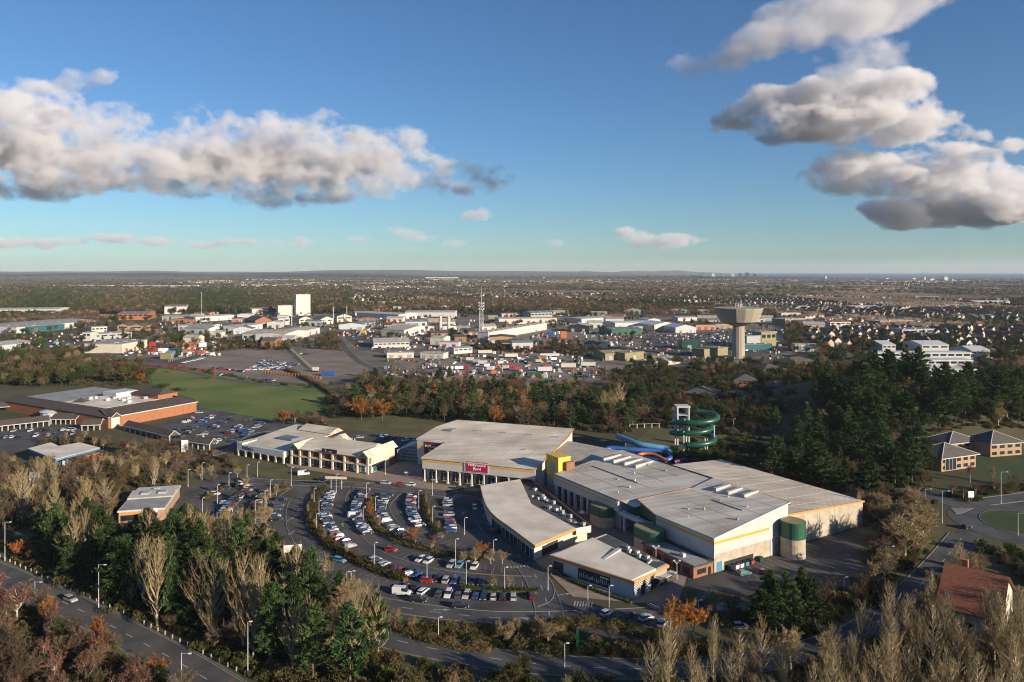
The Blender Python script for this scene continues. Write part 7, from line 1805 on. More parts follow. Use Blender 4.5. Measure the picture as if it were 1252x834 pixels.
hk = 0
for px_ in (ROWS['A'], [(455, 612), (451, 624), (457, 638), (468, 650), (486, 662), (510, 670), (545, 678), (590, 685)], [(519, 607), (522, 622), (527, 640), (540, 655)], [(300, 648), (304, 630), (316, 614), (332, 604), (352, 597)], [(250, 612), (270, 600), (300, 588)]):
    for p_, t_ in along(offset(line_px(px_), -3.2 if px_ is ROWS['A'] else 0), 3, 7.5):
        plant(('straw', 'alder', 'straw', 'birch')[hk % 4], p_.x + trng.uniform(-.6, .6), p_.y + trng.uniform(-.6, .6), trng.uniform(3, 5.6), 'young bare tree in the car park hedges', 'young trees in the car park hedges', None, trng.uniform(.4, .65)); hk += 1
HT = sorted([q for q in bpy.data.objects if q.get('group') == 'young trees in the car park hedges'], key=lambda q: q.location.x / q.location.y)
for i, q in enumerate(HT): q['label'] = 'young bare tree in the car park hedges, %s from left' % ordinal(i)
# ------------------------------------------------------------------ woods and belts: many trees of few kinds
UNDER = []
def wood(px, mix, n, label, group, mind=3.0, tries=30, seed=1, under=1.0):
    mine = {}
    ps = [G(*p) for p in px]; poly_ = [(p.x, p.y) for p in ps]; xs = [p[0] for p in poly_]; ys = [p[1] for p in poly_]
    rnd = random.Random(seed); pts = []; names = [m_[0] for m_ in mix]; wts = [m_[1] for m_ in mix]
    for _ in range(n * tries):
        if len(pts) >= n: break
        x = rnd.uniform(min(xs), max(xs)); y = rnd.uniform(min(ys), max(ys))
        if not inside(poly_, x, y) or blocked(x, y): continue
        if any((x - a) ** 2 + (y - b) ** 2 < mind * mind for a, b in pts): continue
        pts.append((x, y)); m_ = rnd.choices(mix, wts)[0]
        h = rnd.uniform(*m_[2])
        nm = {'pine': 'dark green pine', 'poplar': 'pale bare poplar', 'bare': 'brown bare tree', 'oak': 'grey-brown bare oak', 'birch': 'reddish bare birch', 'straw': 'straw-coloured bare tree', 'alder': 'plum-brown bare alder', 'autumn': 'orange-leaved tree', 'green': 'green leafy tree', 'olive': 'olive-green tree', 'bush': 'brown-green bush', 'greenbush': 'dark green bush'}[m_[0]]
        o = plant(m_[0], x, y, h, nm + ' ' + label, group + ', ' + nm + 's')
        mine.setdefault(nm, []).append((x / y, o))
    for nm, q in mine.items():
        if len(q) > 1:
            for i, (_, o) in enumerate(sorted(q, key=lambda e: e[0])): o['label'] = '%s %s, %s from left' % (nm, label, ordinal(i))
    UNDER.append((poly_, under))
wood([(60, 645), (140, 660), (200, 668), (280, 690), (350, 712), (420, 748), (470, 790), (430, 850), (330, 835), (200, 768), (100, 722), (40, 690)], [('pine', 6, (12, 19)), ('poplar', 3.5, (11, 19)), ('alder', 1.5, (6, 11)), ('green', 1, (7, 11))], 100, 'in the belt above the left road', 'left road belt', 3.4, seed=2)
wood([(0, 678), (110, 728), (300, 822), (420, 905), (470, 860), (300, 790), (120, 705), (0, 660)], [('bush', 5, (1.6, 4)), ('greenbush', 1, (1.5, 3)), ('bare', 1, (4, 6))], 80, 'along the left road verge', 'left road verge', 2.0, seed=3)
wood([(-60, 735), (0, 728), (90, 776), (150, 812), (215, 850), (270, 905), (100, 960), (-60, 920)], [('birch', 4, (7, 11)), ('bare', 4, (6, 10)), ('bush', 3, (2, 4)), ('autumn', .4, (6, 8))], 110, 'in the thicket below the left road', 'lower left thicket', 2.6, seed=4, under=2.2)
wood([(-20, 595), (40, 590), (100, 588), (140, 580), (210, 575), (232, 585), (205, 600), (150, 600), (140, 640), (60, 645), (-20, 650)], [('bare', 3, (7, 12)), ('alder', 3, (6, 11)), ('straw', 2.5, (7, 12)), ('poplar', 1, (10, 15)), ('olive', 1, (5, 8)), ('bush', 1, (2, 4)), ('birch', 1, (6, 9))], 125, 'around the petrol station', 'petrol station trees', 2.8, seed=5)
wood([(-20, 570), (30, 572), (80, 582), (130, 570), (150, 552), (215, 560), (235, 575), (180, 590), (100, 592), (-20, 600)], [('bare', 3, (6, 10)), ('alder', 4, (5, 10)), ('straw', 1.5, (6, 10)), ('bush', 1, (2, 4)), ('olive', 1, (4, 7))], 95, 'between the supermarket and drive-through', 'trees before the supermarket', 2.8, seed=6)
wood([(-20, 540), (120, 535), (150, 545), (110, 552), (30, 545), (-20, 560)], [('bare', 4, (4, 7)), ('straw', 2, (4, 7)), ('greenbush', 1, (2, 3))], 22, 'before the left arcade', 'trees before the left arcade', 4, seed=7)
wood([(195, 545), (245, 553), (275, 565), (300, 575), (280, 580), (220, 572), (190, 560)], [('bare', 4, (5, 8)), ('birch', 2, (5, 8)), ('bush', 3, (1.5, 3))], 26, 'beside the walkway end', 'trees beside the walkway', 3, seed=8)
wood([(285, 520), (350, 520), (400, 524), (395, 512), (330, 514), (300, 510)], [('birch', 3, (5, 8)), ('bare', 3, (5, 8)), ('bush', 2, (2, 3))], 16, 'at the foot of the grass field', 'trees at the field foot', 3.5, seed=9)
wood([(220, 655), (280, 660), (330, 672), (345, 700), (400, 728), (440, 748), (420, 760), (340, 715), (260, 690), (215, 670)], [('straw', 5, (7, 12)), ('alder', 2, (6, 9)), ('bush', 2, (2, 3.5)), ('pine', 2.5, (7, 12)), ('poplar', 3, (9, 15))], 78, 'between the left car park and the pines', 'trees below the left car park', 2.7, seed=10)
wood([(430, 752), (500, 768), (640, 778), (800, 790), (870, 790), (880, 806), (640, 800), (500, 780)], [('bush', 6, (1.5, 3.5)), ('greenbush', 3, (1.5, 3)), ('straw', 1, (4, 7))], 70, 'on the bank above the lower road', 'lower road bank', 2.4, seed=11)
wood([(420, 790), (500, 812), (640, 832), (830, 842), (860, 900), (640, 930), (380, 880)], [('bush', 6, (2, 4.5)), ('greenbush', 2, (2, 4)), ('straw', 2, (4, 7)), ('olive', 2, (4, 7))], 78, 'below the lower road', 'scrub below the lower road', 2.4, seed=12)
wood([(800, 800), (880, 800), (960, 800), (1060, 790), (1100, 775), (1150, 765), (1255, 775), (1320, 850), (1300, 960), (800, 960), (790, 850)], [('poplar', 9, (9, 15)), ('straw', 2, (8, 12)), ('bush', 3, (2, 4)), ('bare', 1, (6, 9))], 120, 'in the dense stand at the bottom right', 'bottom right poplars', 3.2, seed=13)
wood([(925, 765), (975, 750), (1010, 770), (980, 790), (930, 790)], [('pine', 1, (11, 14))], 9, 'in the clump below the service yard', 'pines below the service yard', 3.5, seed=14)
wood([(830, 742), (930, 735), (1000, 730), (1075, 718), (1090, 735), (1040, 765), (960, 760), (880, 765)], [('bush', 5, (2, 4)), ('greenbush', 2, (2, 4)), ('bare', 2, (5, 8)), ('pine', 1, (5, 8))], 48, 'below the service yard', 'scrub below the service yard', 2.8, seed=15)
wood([(940, 600), (960, 560), (1000, 540), (1060, 540), (1130, 565), (1140, 600), (1090, 610), (1060, 625), (1000, 605)], [('pine', 5, (9, 21)), ('bare', 1.5, (8, 12)), ('green', 2, (7, 14)), ('straw', .8, (8, 12))], 95, 'in the dark wood behind the rear hall', 'dark wood behind the rear hall', 4.0, seed=16)
wood([(985, 540), (1000, 500), (1080, 490), (1170, 505), (1260, 505), (1300, 520), (1260, 530), (1130, 540)], [('pine', 4, (11, 25)), ('green', 3, (9, 17)), ('olive', 1.2, (9, 14)), ('straw', 1.2, (9, 15))], 120, 'in the dark wood before the white office', 'dark wood before the white office', 4.5, seed=17)
wood([(1010, 490), (1060, 462), (1120, 470), (1200, 470), (1290, 465), (1300, 500), (1200, 500), (1080, 490)], [('pine', 3.5, (12, 19)), ('olive', 2, (10, 14)), ('green', 2.5, (10, 15)), ('straw', .6, (9, 13))], 95, 'in the wood around the white office', 'wood around the white office', 5.0, seed=18)
wood([(1195, 440), (1290, 445), (1300, 470), (1210, 462)], [('straw', 3, (9, 14)), ('autumn', 1, (8, 11)), ('olive', 2, (9, 13))], 24, 'right of the white office', 'trees right of the white office', 5.0, seed=19)
wood([(1130, 610), (1200, 600), (1260, 592), (1262, 602), (1200, 612), (1140, 616)], [('bare', 3, (4, 7)), ('birch', 1, (5, 7)), ('bush', 4, (1.5, 3)), ('greenbush', 2, (1.5, 3))], 40, 'on the bank before the pavilions', 'bank before the pavilions', 2.8, seed=20)
wood([(1060, 640), (1085, 640), (1130, 625), (1140, 650), (1130, 680), (1080, 720), (1070, 680)], [('bare', 3, (5, 9)), ('straw', 3, (6, 10)), ('bush', 3, (2, 3.5))], 34, 'between the rear hall and roundabout road', 'trees by the roundabout road', 3.2, seed=21)
wood([(400, 512), (440, 490), (480, 478), (560, 482), (640, 488), (700, 492), (740, 500), (790, 522), (760, 532), (700, 527), (560, 519), (500, 510)], [('pine', 4, (11, 16)), ('oak', 4, (9, 13)), ('straw', 2, (9, 13)), ('green', 1.5, (8, 12)), ('autumn', 1.1, (8, 12))], 175, 'in the belt behind the bowling hall', 'belt behind the bowling hall', 4.2, seed=22)
wood([(700, 492), (760, 478), (800, 485), (860, 500), (930, 505), (960, 520), (930, 540), (870, 530), (780, 520), (745, 515)], [('oak', 3, (8, 12)), ('green', 3, (7, 11)), ('pine', 2, (10, 14)), ('bush', 2, (3, 5))], 70, 'in the wood behind the slides', 'wood behind the slides', 4.6, seed=23)
wood([(740, 452), (800, 452), (870, 448), (930, 445), (990, 450), (1010, 470), (960, 480), (880, 480), (800, 480), (760, 472)], [('green', 4, (7, 11)), ('olive', 3, (7, 11)), ('oak', 2, (7, 11)), ('pine', 1, (8, 12))], 90, 'in the dark scrub under the water tower', 'scrub under the water tower', 5.0, seed=24)
wood([(-15, 470), (0, 448), (40, 440), (80, 436), (120, 446), (190, 456), (185, 470), (130, 472), (60, 472)], [('oak', 4, (11, 16)), ('olive', 3, (11, 15)), ('straw', 1.5, (10, 15)), ('green', 2, (10, 14)), ('autumn', 1, (9, 13))], 95, 'in the belt behind the supermarket', 'belt behind the supermarket', 4.5, seed=25)
wood([(275, 416), (350, 421), (356, 428), (300, 426), (262, 430)], [('bush', 3, (4, 7)), ('olive', 2, (6, 9)), ('straw', 1, (6, 9))], 42, 'on the bank under the beige-roofed shed', 'bank under the long shed', 4.0, seed=26)
wood([(390, 415), (412, 405), (420, 420), (440, 445), (410, 430), (385, 428)], [('oak', 3, (8, 12)), ('olive', 2, (7, 11))], 26, 'beside the estate road', 'trees beside the estate road', 5.0, seed=27)
wood([(560, 424), (640, 424), (740, 428), (760, 440), (700, 436), (600, 430)], [('bush', 3, (3, 5)), ('green', 2, (5, 8)), ('oak', 1, (6, 9))], 60, 'on the dark bank across the yards', 'dark bank across the yards', 5.0, seed=28)
wood([(180, 418), (215, 408), (262, 412), (275, 418), (215, 422)], [('bush', 2, (3, 5)), ('oak', 2, (6, 9)), ('olive', 1, (5, 8))], 26, 'above the scrap yard', 'trees above the scrap yard', 5.0, seed=29)
wood([(455, 455), (520, 462), (640, 470), (700, 474), (700, 490), (560, 480), (450, 478), (430, 468)], [('oak', 5, (7, 11)), ('straw', 3, (7, 11)), ('pine', 1.5, (9, 13))], 66, 'along the near edge of the lorry yard', 'edge of the lorry yard', 4.6, seed=30)
wood([(850, 560), (900, 530), (960, 560), (1000, 590), (980, 600), (900, 578)], [('bush', 3, (1.5, 3)), ('oak', 1, (4, 7)), ('greenbush', 1, (1.5, 3))], 36, 'on the dark slope behind the rear hall', 'slope behind the rear hall', 4, seed=31)
wood([(1195, 662), (1215, 672), (1300, 690), (1310, 740), (1215, 692)], [('green', 4, (4, 7)), ('greenbush', 3, (2, 4)), ('alder', 2, (4, 7))], 26, 'behind the red-roofed house', 'trees behind the red-roofed house', 2.6, seed=32)
wood([(1052, 625), (1100, 612), (1128, 620), (1125, 650), (1100, 690), (1068, 730), (1060, 700), (1075, 660)], [('alder', 4, (6, 11)), ('straw', 4, (7, 12)), ('green', 1.5, (5, 9)), ('bush', 1, (2, 4))], 44, 'between the service yard and the right road', 'trees by the right road', 2.8, seed=33)
wood([(1120, 742), (1160, 700), (1186, 690), (1200, 730), (1180, 775), (1130, 775)], [('straw', 3, (8, 12)), ('poplar', 5, (10, 15)), ('bush', 2, (2, 4))], 30, 'before the red-roofed house', 'trees before the red-roofed house', 2.8, seed=34)
wood([(795, 556), (850, 553), (892, 560), (890, 575), (830, 572)], [('bush', 2, (2, 4)), ('green', 4, (5, 9)), ('pine', 1, (6, 10))], 26, 'at the foot of the slide tower', 'shrubs at the slide tower', 2.4, seed=35)
wood([(1135, 762), (1230, 752), (1310, 752), (1330, 850), (1140, 850)], [('poplar', 8, (11, 17)), ('straw', 2, (8, 12))], 20, 'along the bottom right edge', 'right edge poplars', 4.5, seed=36)
BED = [(232, 590), (245, 586), (258, 582), (270, 580), (290, 584), (300, 600), (292, 612), (284, 626), (276, 640), (312, 640), (318, 628), (326, 616), (338, 606), (350, 600), (322, 655), (330, 665), (240, 640), (228, 632), (255, 645), (296, 588), (262, 590), (305, 652)]
for i, (x, y) in enumerate(sorted(BED)):
    p = G(x, y); plant(('straw', 'alder', 'bush', 'straw', 'birch')[i % 5], p.x, p.y, (5.5, 5, 2.2, 7, 5)[i % 5], 'planting in the left car park beds, %s from left' % ordinal(i), 'planting in the left car park beds')
EDGE = along(line_px([(180, 458), (205, 448), (262, 457), (330, 469), (392, 475), (407, 486), (398, 502), (388, 512), (330, 516)]), 4, 11)
for i, (p, t_) in enumerate(EDGE):
    plant('bush' if i % 3 else 'greenbush', p.x + trng.uniform(-3, 3), p.y + trng.uniform(-3, 3), trng.uniform(1.5, 4), 'bush on the ragged edge of the grass field, %s round it' % ordinal(i), 'bushes round the grass field')
print('plants', NPLANT)

# undergrowth between the trees: nobody could count it
def undergrowth(kinds, seed, per, name, label, hs):
    rnd = random.Random(seed); pts = []
    for poly_, k in UNDER:
        xs = [p[0] for p in poly_]; ys = [p[1] for p in poly_]; A = (max(xs) - min(xs)) * (max(ys) - min(ys)); d = (sum(ys) / len(ys)) / 250.0
        for _ in range(int(A * per * k / max(1, d))):
            x = rnd.uniform(min(xs), max(xs)); y = rnd.uniform(min(ys), max(ys))
            if inside(poly_, x, y) and not blocked(x, y): pts.append((x, y, rnd.uniform(*hs), rnd.uniform(0, 6.28)))
    print(name, len(pts)); far_wood(name, label, pts, kinds)

# ------------------------------------------------------------------ far woods that read as one mass: instanced crowns on a point mesh
def far_wood(name, label, pts, kinds):
    me = bpy.data.meshes.new(name); me.from_pydata([(p[0], p[1], hz(p[0], p[1])) for p in pts], [], [])
    at = me.attributes.new('size', 'FLOAT', 'POINT'); at.data.foreach_set('value', [p[2] for p in pts])
    at = me.attributes.new('turn', 'FLOAT', 'POINT'); at.data.foreach_set('value', [p[3] for p in pts])
    o = bpy.data.objects.new(name, me); COL.objects.link(o); tag(o, label, None, None, 'stuff')
    ng = bpy.data.node_groups.new(name, 'GeometryNodeTree')
    ng.interface.new_socket('Geometry', in_out='INPUT', socket_type='NodeSocketGeometry'); ng.interface.new_socket('Geometry', in_out='OUTPUT', socket_type='NodeSocketGeometry')
    gi = ng.nodes.new('NodeGroupInput'); go = ng.nodes.new('NodeGroupOutput'); gj = ng.nodes.new('GeometryNodeGeometryToInstance')
    for (tm, cm, H) in kinds:
        src = next(q for q in bpy.data.objects if q.data is cm)
        oi = ng.nodes.new('GeometryNodeObjectInfo'); oi.inputs['Object'].default_value = src; oi.inputs['As Instance'].default_value = False
        tr_ = ng.nodes.new('GeometryNodeTransform'); tr_.inputs['Scale'].default_value = (1 / H, 1 / H, 1 / H); ng.links.new(oi.outputs['Geometry'], tr_.inputs['Geometry']); ng.links.new(tr_.outputs[0], gj.inputs[0])
    ip = ng.nodes.new('GeometryNodeInstanceOnPoints'); ip.inputs['Pick Instance'].default_value = True
    na = ng.nodes.new('GeometryNodeInputNamedAttribute'); na.inputs['Name'].default_value = 'size'; nt = ng.nodes.new('GeometryNodeInputNamedAttribute'); nt.inputs['Name'].default_value = 'turn'
    cx = ng.nodes.new('ShaderNodeCombineXYZ'); ng.links.new(nt.outputs['Attribute'], cx.inputs['Z'])
    ng.links.new(gi.outputs[0], ip.inputs['Points']); ng.links.new(gj.outputs[0], ip.inputs['Instance']); ng.links.new(na.outputs['Attribute'], ip.inputs['Scale']); ng.links.new(cx.outputs[0], ip.inputs['Rotation'])
    ng.links.new(ip.outputs[0], go.inputs[0]); md = o.modifiers.new('wood', 'NODES'); md.node_group = ng
    return o
undergrowth(KIND['bush'], 1, .10, 'undergrowth', 'low brown and olive undergrowth between the trees', (1.0, 2.8))
undergrowth(KIND['greenbush'], 2, .03, 'bramble_thicket', 'dark green brambles between the trees', (.8, 2.2))
fr_ = random.Random(99); cells = {}
for (x, y) in HOUSES: cells.setdefault((int(x // 14), int(y // 14)), 1)
def near_house(x, y): return (int(x // 14), int(y // 14)) in cells
A_b, A_g, A_p = [], [], []
for _ in range(110000):
    # rows of the photo from the estate to the horizon, thinning with distance
    py = 341 + (fr_.random() ** 1.5) * 88; px = fr_.uniform(-20, 1275); p = G(px, py)
    lim = 402 if px < 120 else (384 if px < 430 else (386 if px < 620 else (388 if px < 960 else 436)))
    if py > lim or blocked(p.x, p.y) or near_house(p.x, p.y): continue
    w_ = math.sin(p.x * .0043 + 1.3) * math.sin(p.y * .0037 + .4) + .5 * math.sin(p.x * .011 + p.y * .009)
    town = px > 900
    if px > 985 and py > 384 and fr_.random() < .72: continue
    if w_ < (.15 if town else -.2) and fr_.random() > (.45 if town else .6): continue
    g_ = math.sin(p.x * .006 + 2) * math.sin(p.y * .005 + 1) + fr_.gauss(0, .4)
    e = (p.x, p.y, fr_.uniform(6, 12) if town else fr_.uniform(8, 15), fr_.uniform(0, 6.28))
    (A_b if g_ < .35 else (A_g if g_ < .75 else A_p)).append(e)
    if len(A_b) + len(A_g) + len(A_p) > 25000: break
for _ in range(9000):      # the solid wood on the left beyond the estate
    px = fr_.uniform(-20, 430); py = fr_.uniform(352, 384); p = G(px, py)
    if blocked(p.x, p.y): continue
    e = (p.x, p.y, fr_.uniform(11, 17), fr_.uniform(0, 6.28)); r_ = fr_.random() + .3 * math.sin(px * .03); (A_b if r_ < .45 else (A_g if r_ < .8 else A_p)).append(e)
for _ in range(2600):      # trees between the sheds of the estate
    px = fr_.uniform(185, 975); py = fr_.uniform(378, 432); p = G(px, py)
    if blocked(p.x, p.y) or math.sin(p.x * .021 + 1) * math.sin(p.y * .017) + fr_.gauss(0, .25) < .12: continue
    e = (p.x, p.y, fr_.uniform(5, 11), fr_.uniform(0, 6.28)); r_ = fr_.random(); (A_b if r_ < .5 else (A_g if r_ < .88 else A_p)).append(e)
def fill_far(x0, x1, y0, y1, n, hs, wb, wg):
    for _ in range(n):
        px = fr_.uniform(x0, x1); py = fr_.uniform(y0, y1); p = G(px, py)
        if 1066 < px < 1216 and py < 458: continue
        if blocked(p.x, p.y) or math.sin(p.x * .03 + 1) * math.sin(p.y * .023) + fr_.gauss(0, .4) < -.1: continue
        e = (p.x, p.y, fr_.uniform(*hs), fr_.uniform(0, 6.28)); r_ = fr_.random(); (A_b if r_ < wb else (A_g if r_ < wg else A_p)).append(e)
fill_far(735, 1010, 442, 515, 700, (5, 11), .45, .92)
fill_far(1000, 1270, 425, 470, 420, (8, 15), .35, .85)
fill_far(-20, 270, 388, 440, 620, (7, 13), .5, .9)
fill_far(400, 760, 470, 512, 420, (5, 10), .6, .9)
fill_far(-20, 200, 440, 475, 260, (8, 14), .5, .92)
print('far trees', len(A_b), len(A_g), len(A_p))
# groves toward the horizon, too far to tell one tree from another
gm = [foliage('far_grove_brown', (.060, .048, .030), (.10, .078, .05), 0, 0, 0, .004), foliage('far_grove_olive', (.040, .044, .022), (.075, .070, .038), 0, 0, 0, .004), foliage('far_grove_pine', (.018, .028, .016), (.036, .046, .026), 0, 0, 0, .004)]
gv = []; gf = []; gi_ = []; gr_ = random.Random(3)
for _ in range(9500):
    py = 334.8 + 27 * gr_.random() ** 1.25; px = gr_.uniform(-40, 1292); p = G(px, py)
    if (px > 860 and py < 342.2) or blocked(p.x, p.y): continue
    w_ = math.sin(p.x * .0021 + .6) * math.sin(p.y * .0016 + 1.1) + .5 * math.sin(p.x * .005 - p.y * .003) + gr_.gauss(0, .35)
    if w_ < -.25: continue
    r_ = gr_.uniform(7, 19) * (1 + p.y / 12000); h_ = gr_.uniform(7, 13); n = len(gv); ph = gr_.uniform(0, 6.28)
    for k, (rr_, zz_) in enumerate(((1, 0), (1.05, .45), (.62, .86))):
        for i in range(7): a = ph + 6.283 * i / 7; q = rr_ * gr_.uniform(.75, 1.2); gv.append((p.x + r_ * q * math.cos(a), p.y + r_ * q * .8 * math.sin(a), h_ * zz_ * gr_.uniform(.85, 1.2)))
    gv.append((p.x, p.y, h_))
    for k in range(2):
        for i in range(7): gf.append((n + k * 7 + i, n + k * 7 + (i + 1) % 7, n + k * 7 + 7 + (i + 1) % 7, n + k * 7 + 7 + i))
    for i in range(7): gf.append((n + 14 + i, n + 14 + (i + 1) % 7, n + 21))
    gi_ += [gr_.choices((0, 1, 2), (5, 4, 2))[0]] * 21
tag(mesh('distant_groves', gv, gf, gm, None, False, gi_), 'continuous dark tree cover between the houses towards the horizon', None, None, 'stuff')
far_wood('brown_woodland', 'brown leafless woodland spreading through the far suburbs', A_b, KIND['bare'] + KIND['straw'][:1] + KIND['birch'][:1])
far_wood('green_woodland', 'olive green woodland patches in the far distance', A_g, KIND['olive'] + KIND['green'])
far_wood('pine_woodland', 'dark pine woodland in the far distance', A_p, KIND['pine'])
# ------------------------------------------------------------------ clouds
def cloud_point(px, py, dist):
    return Vector(((px - 626.0) * dist / FPX, dist, CAM_H + (HORIZON - py) * dist / FPX))

def cloud_mesh(name, blobs, dist, voxel, seed=0, dens=0.012, noise=1.0, ns=34):
    """blobs: (px, py, radius px, radius_y px) at the given distance, turned into one closed puffy body."""
    rnd = random.Random(seed)
    s = dist / FPX
    bm = bmesh.new()
    for (px, py, rx, ry) in blobs:
        c = cloud_point(px, py, dist)
        n = 8
        for k in range(n):
            a = rnd.uniform(0, 6.283)
            q = rnd.uniform(0.1, 0.65)
            cc = c + Vector((math.cos(a) * rx * q * s, rnd.uniform(-.9, .9) * rx * s, math.sin(a) * ry * q * s))
            f = rnd.uniform(0.52, 0.92)
            m = Matrix.Translation(cc) @ Matrix.Diagonal((rx * f * s, rx * f * s * 1.1, ry * f * s, 1))
            bmesh.ops.create_icosphere(bm, subdivisions=2, radius=1.0, matrix=m)
    me = bpy.data.meshes.new(name)
    bm.to_mesh(me)
    bm.free()
    o = bpy.data.objects.new(name, me)
    COL.objects.link(o)
    ng = bpy.data.node_groups.new('cloud_body', 'GeometryNodeTree')
    ng.interface.new_socket('Geometry', in_out='INPUT', socket_type='NodeSocketGeometry')
    ng.interface.new_socket('Geometry', in_out='OUTPUT', socket_type='NodeSocketGeometry')
    gi = ng.nodes.new('NodeGroupInput'); go = ng.nodes.new('NodeGroupOutput')
    mv = ng.nodes.new('GeometryNodeMeshToVolume')
    mv.resolution_mode = 'VOXEL_SIZE'
    mv.inputs['Voxel Size'].default_value = voxel
    mv.inputs['Interior Band Width'].default_value = voxel * 7
    sm = ng.nodes.new('GeometryNodeSetMaterial')
    sm.inputs['Material'].default_value = cloud_material(dens, s, noise, seed, ns)
    ng.links.new(gi.outputs[0], mv.inputs['Mesh'])
    ng.links.new(mv.outputs[0], sm.inputs[0])
    ng.links.new(sm.outputs[0], go.inputs[0])
    md = o.modifiers.new('body', 'NODES')
    md.node_group = ng
    return o

def cloud_material(dens, s, noise, seed, ns):
    m = bpy.data.materials.new('cloud_vapour')
    m.use_nodes = True
    n = m.node_tree.nodes; l = m.node_tree.links
    n.clear()
    out = n.new('ShaderNodeOutputMaterial')
    pv = n.new('ShaderNodeVolumePrincipled')
    pv.inputs['Color'].default_value = (0.895, 0.89, 0.92, 1)
    pv.inputs['Anisotropy'].default_value = 0.0
    pv.inputs['Density Attribute'].default_value = ''
    at = n.new('ShaderNodeAttribute'); at.attribute_name = 'density'
    tc = n.new('ShaderNodeTexCoord')
    mp = n.new('ShaderNodeMapping')
    mp.inputs['Location'].default_value = (seed * 3.1, seed * 1.7, seed)
    k = 1.0 / (s * ns)
    mp.inputs['Scale'].default_value = (k, k, k * 1.25)
    nz = n.new('ShaderNodeTexNoise')
    nz.inputs['Scale'].default_value = 1.0
    nz.inputs['Detail'].default_value = 6.0
    nz.inputs['Roughness'].default_value = 0.66
    l.new(tc.outputs['Object'], mp.inputs[0]); l.new(mp.outputs[0], nz.inputs['Vector'])
    # density = clamp(body*1.6 - noise*k)
    a = n.new('ShaderNodeMath'); a.operation = 'MULTIPLY_ADD'
    a.inputs[1].default_value = 2.0; a.inputs[2].default_value = 0.0
    l.new(at.outputs['Fac'], a.inputs[0])
    b = n.new('ShaderNodeMapRange'); b.clamp = True
    b.inputs['From Min'].default_value = 0.30; b.inputs['From Max'].default_value = 0.70
    b.inputs['To Min'].default_value = 0.0; b.inputs['To Max'].default_value = noise
    l.new(nz.outputs['Fac'], b.inputs['Value'])
    c = n.new('ShaderNodeMath'); c.operation = 'SUBTRACT'; c.use_clamp = True
    l.new(a.outputs[0], c.inputs[0]); l.new(b.outputs[0], c.inputs[1])
    d = n.new('ShaderNodeMath'); d.operation = 'MULTIPLY'; d.inputs[1].default_value = dens
    l.new(c.outputs[0], d.inputs[0])
    l.new(d.outputs[0], pv.inputs['Density'])
    l.new(pv.outputs[0], out.inputs['Volume'])
    m.cycles.volume_sampling = 'MULTIPLE_IMPORTANCE' if hasattr(m.cycles, 'volume_sampling') else None
    return m

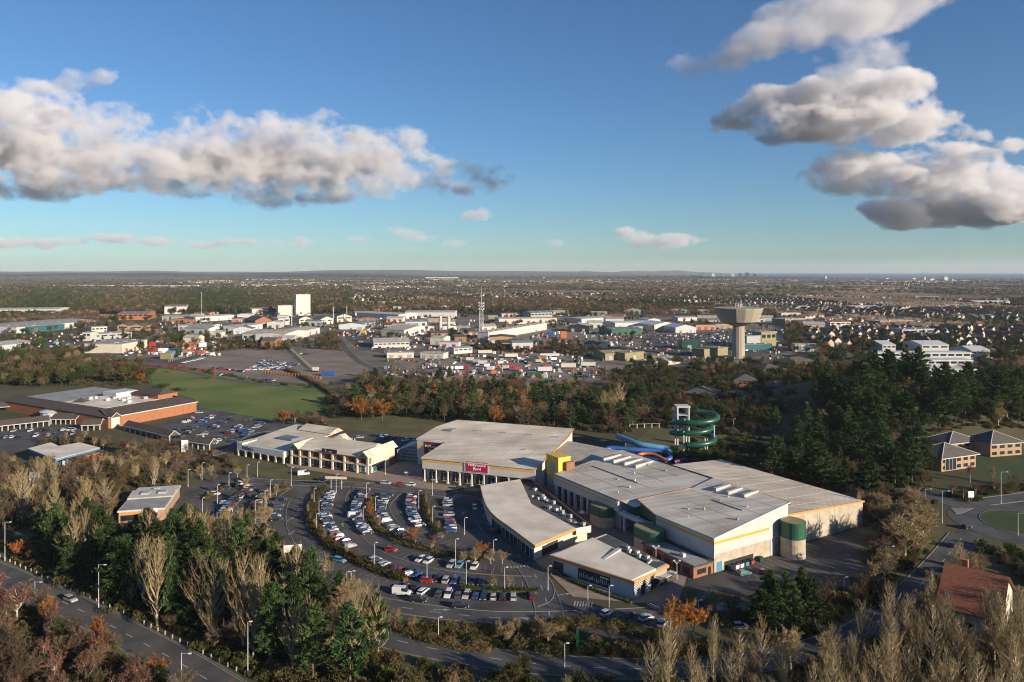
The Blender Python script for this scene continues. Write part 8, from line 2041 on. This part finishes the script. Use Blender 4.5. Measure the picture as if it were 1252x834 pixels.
cb = random.Random(6)
BAND = [(x + cb.uniform(-6, 6), 297 - 7 * math.exp(-((x - 150) / 60.0) ** 2) + cb.uniform(-3, 3), cb.uniform(9, 20), cb.uniform(4, 8)) for x in range(-20, 400, 13) if cb.random() < .8] + [(c_[0], c_[1], 24, 9) for c_ in ((10, 297), (50, 298), (140, 292), (190, 295))]
CLOUDS = [
 ('long flat grey-bottomed cloud bank stretching in from the left edge', 9000, 70, 1, .014, .95,
  [(-60, 175, 90, 76), (20, 160, 80, 70), (-10, 205, 90, 34), (75, 185, 62, 46), (120, 205, 80, 36), (165, 180, 62, 40), (215, 190, 66, 40), (205, 215, 90, 28), (265, 185, 50, 42), (300, 170, 52, 36), (345, 162, 52, 26),
   (300, 212, 80, 36), (370, 200, 70, 42), (395, 165, 36, 26), (440, 200, 70, 40), (485, 190, 46, 30), (400, 226, 90, 22), (330, 232, 90, 16), (480, 222, 60, 22), (540, 222, 56, 26), (585, 222, 50, 20), (622, 222, 26, 12)]),
 ('white domed cloud with a flat grey base on the right', 7000, 55, 2, .02, 1.2,
  [(925, 145, 46, 24), (960, 128, 50, 34), (1000, 122, 52, 32), (1045, 130, 56, 36), (1090, 148, 54, 32), (1130, 160, 50, 26), (1000, 152, 80, 20), (885, 156, 24, 9), (1185, 175, 44, 14), (1235, 176, 50, 12)]),
 ('grey-sided cloud tucked under the domed one on the right', 7600, 58, 3, .02, 1.2,
  [(1020, 205, 44, 26), (1075, 212, 58, 28), (1130, 205, 58, 30), (1180, 215, 50, 36), (1230, 232, 56, 38), (1290, 235, 60, 42), (1120, 228, 60, 16)]),
 ('lowest grey cloud in the right-hand group', 8200, 60, 4, .018, 1.2, [(1090, 260, 40, 20), (1135, 258, 46, 20), (1190, 255, 60, 22), (1250, 252, 60, 24), (1110, 275, 40, 9)]),
 ('thin ragged cloud at the top right edge', 6500, 60, 5, .0045, 1.3, [(920, 52, 46, 28), (960, 40, 54, 32), (1010, 18, 60, 34), (1070, 5, 70, 34), (1120, -5, 60, 26), (865, 78, 44, 17), (1050, 90, 54, 26), (1100, 100, 40, 18)]),
 ('small flat cloud low in the middle right', 15000, 60, 6, .0035, 1.35, [(772, 289, 24, 13), (795, 293, 28, 12), (825, 294, 32, 11), (848, 293, 20, 8)]),
 ('broken low band of pale clouds near the left horizon', 22000, 80, 7, .0022, 1.0, BAND),
 ('small wispy cloud above the left bank', 8000, 40, 8, .006, 1.3, [(85, 110, 20, 8), (110, 98, 22, 10), (132, 90, 20, 8), (175, 80, 16, 5)]),
 ('tiny grey cloud right of the left bank', 12000, 45, 9, .0035, 1.2, [(582, 264, 20, 10), (592, 264, 16, 9)]),
 ('tiny grey cloud pair low in the middle', 16000, 60, 10, .0016, 1.1, [(495, 282, 22, 8), (515, 293, 26, 8), (560, 298, 24, 7), (440, 292, 20, 8), (680, 296, 18, 6)]),
]
for lab, dist, vox, seed, dens, nz, bl in CLOUDS:
    c = cloud_mesh('cloud', bl, dist, vox, seed=seed, dens=dens, noise=nz, ns=12 if dist > 10000 else 34)
    tag(c, lab, None, 'clouds in the sky', 'stuff')

# ------------------------------------------------------------------ haze: the air between the camera and the horizon
hz = MB(); hz.box(-31000, 31000, -700, 26500, -3, 320); hz_o = hz.build('haze', None) if False else None
me = bpy.data.meshes.new('haze'); me.from_pydata(hz.v, [], hz.f)
m_h = bpy.data.materials.new('haze'); m_h.use_nodes = True; n = m_h.node_tree.nodes; n.clear()
ho = n.new('ShaderNodeOutputMaterial'); hv = n.new('ShaderNodeVolumePrincipled')
hv.inputs['Color'].default_value = (0.80, 0.88, 1.0, 1); hv.inputs['Density'].default_value = 2.6e-5; hv.inputs['Anisotropy'].default_value = 0.0
m_h.node_tree.links.new(hv.outputs[0], ho.inputs['Volume']); me.materials.append(m_h)
ho_ = bpy.data.objects.new('haze', me); COL.objects.link(ho_); tag(ho_, 'thin bluish haze over the whole landscape', None, None, 'stuff')
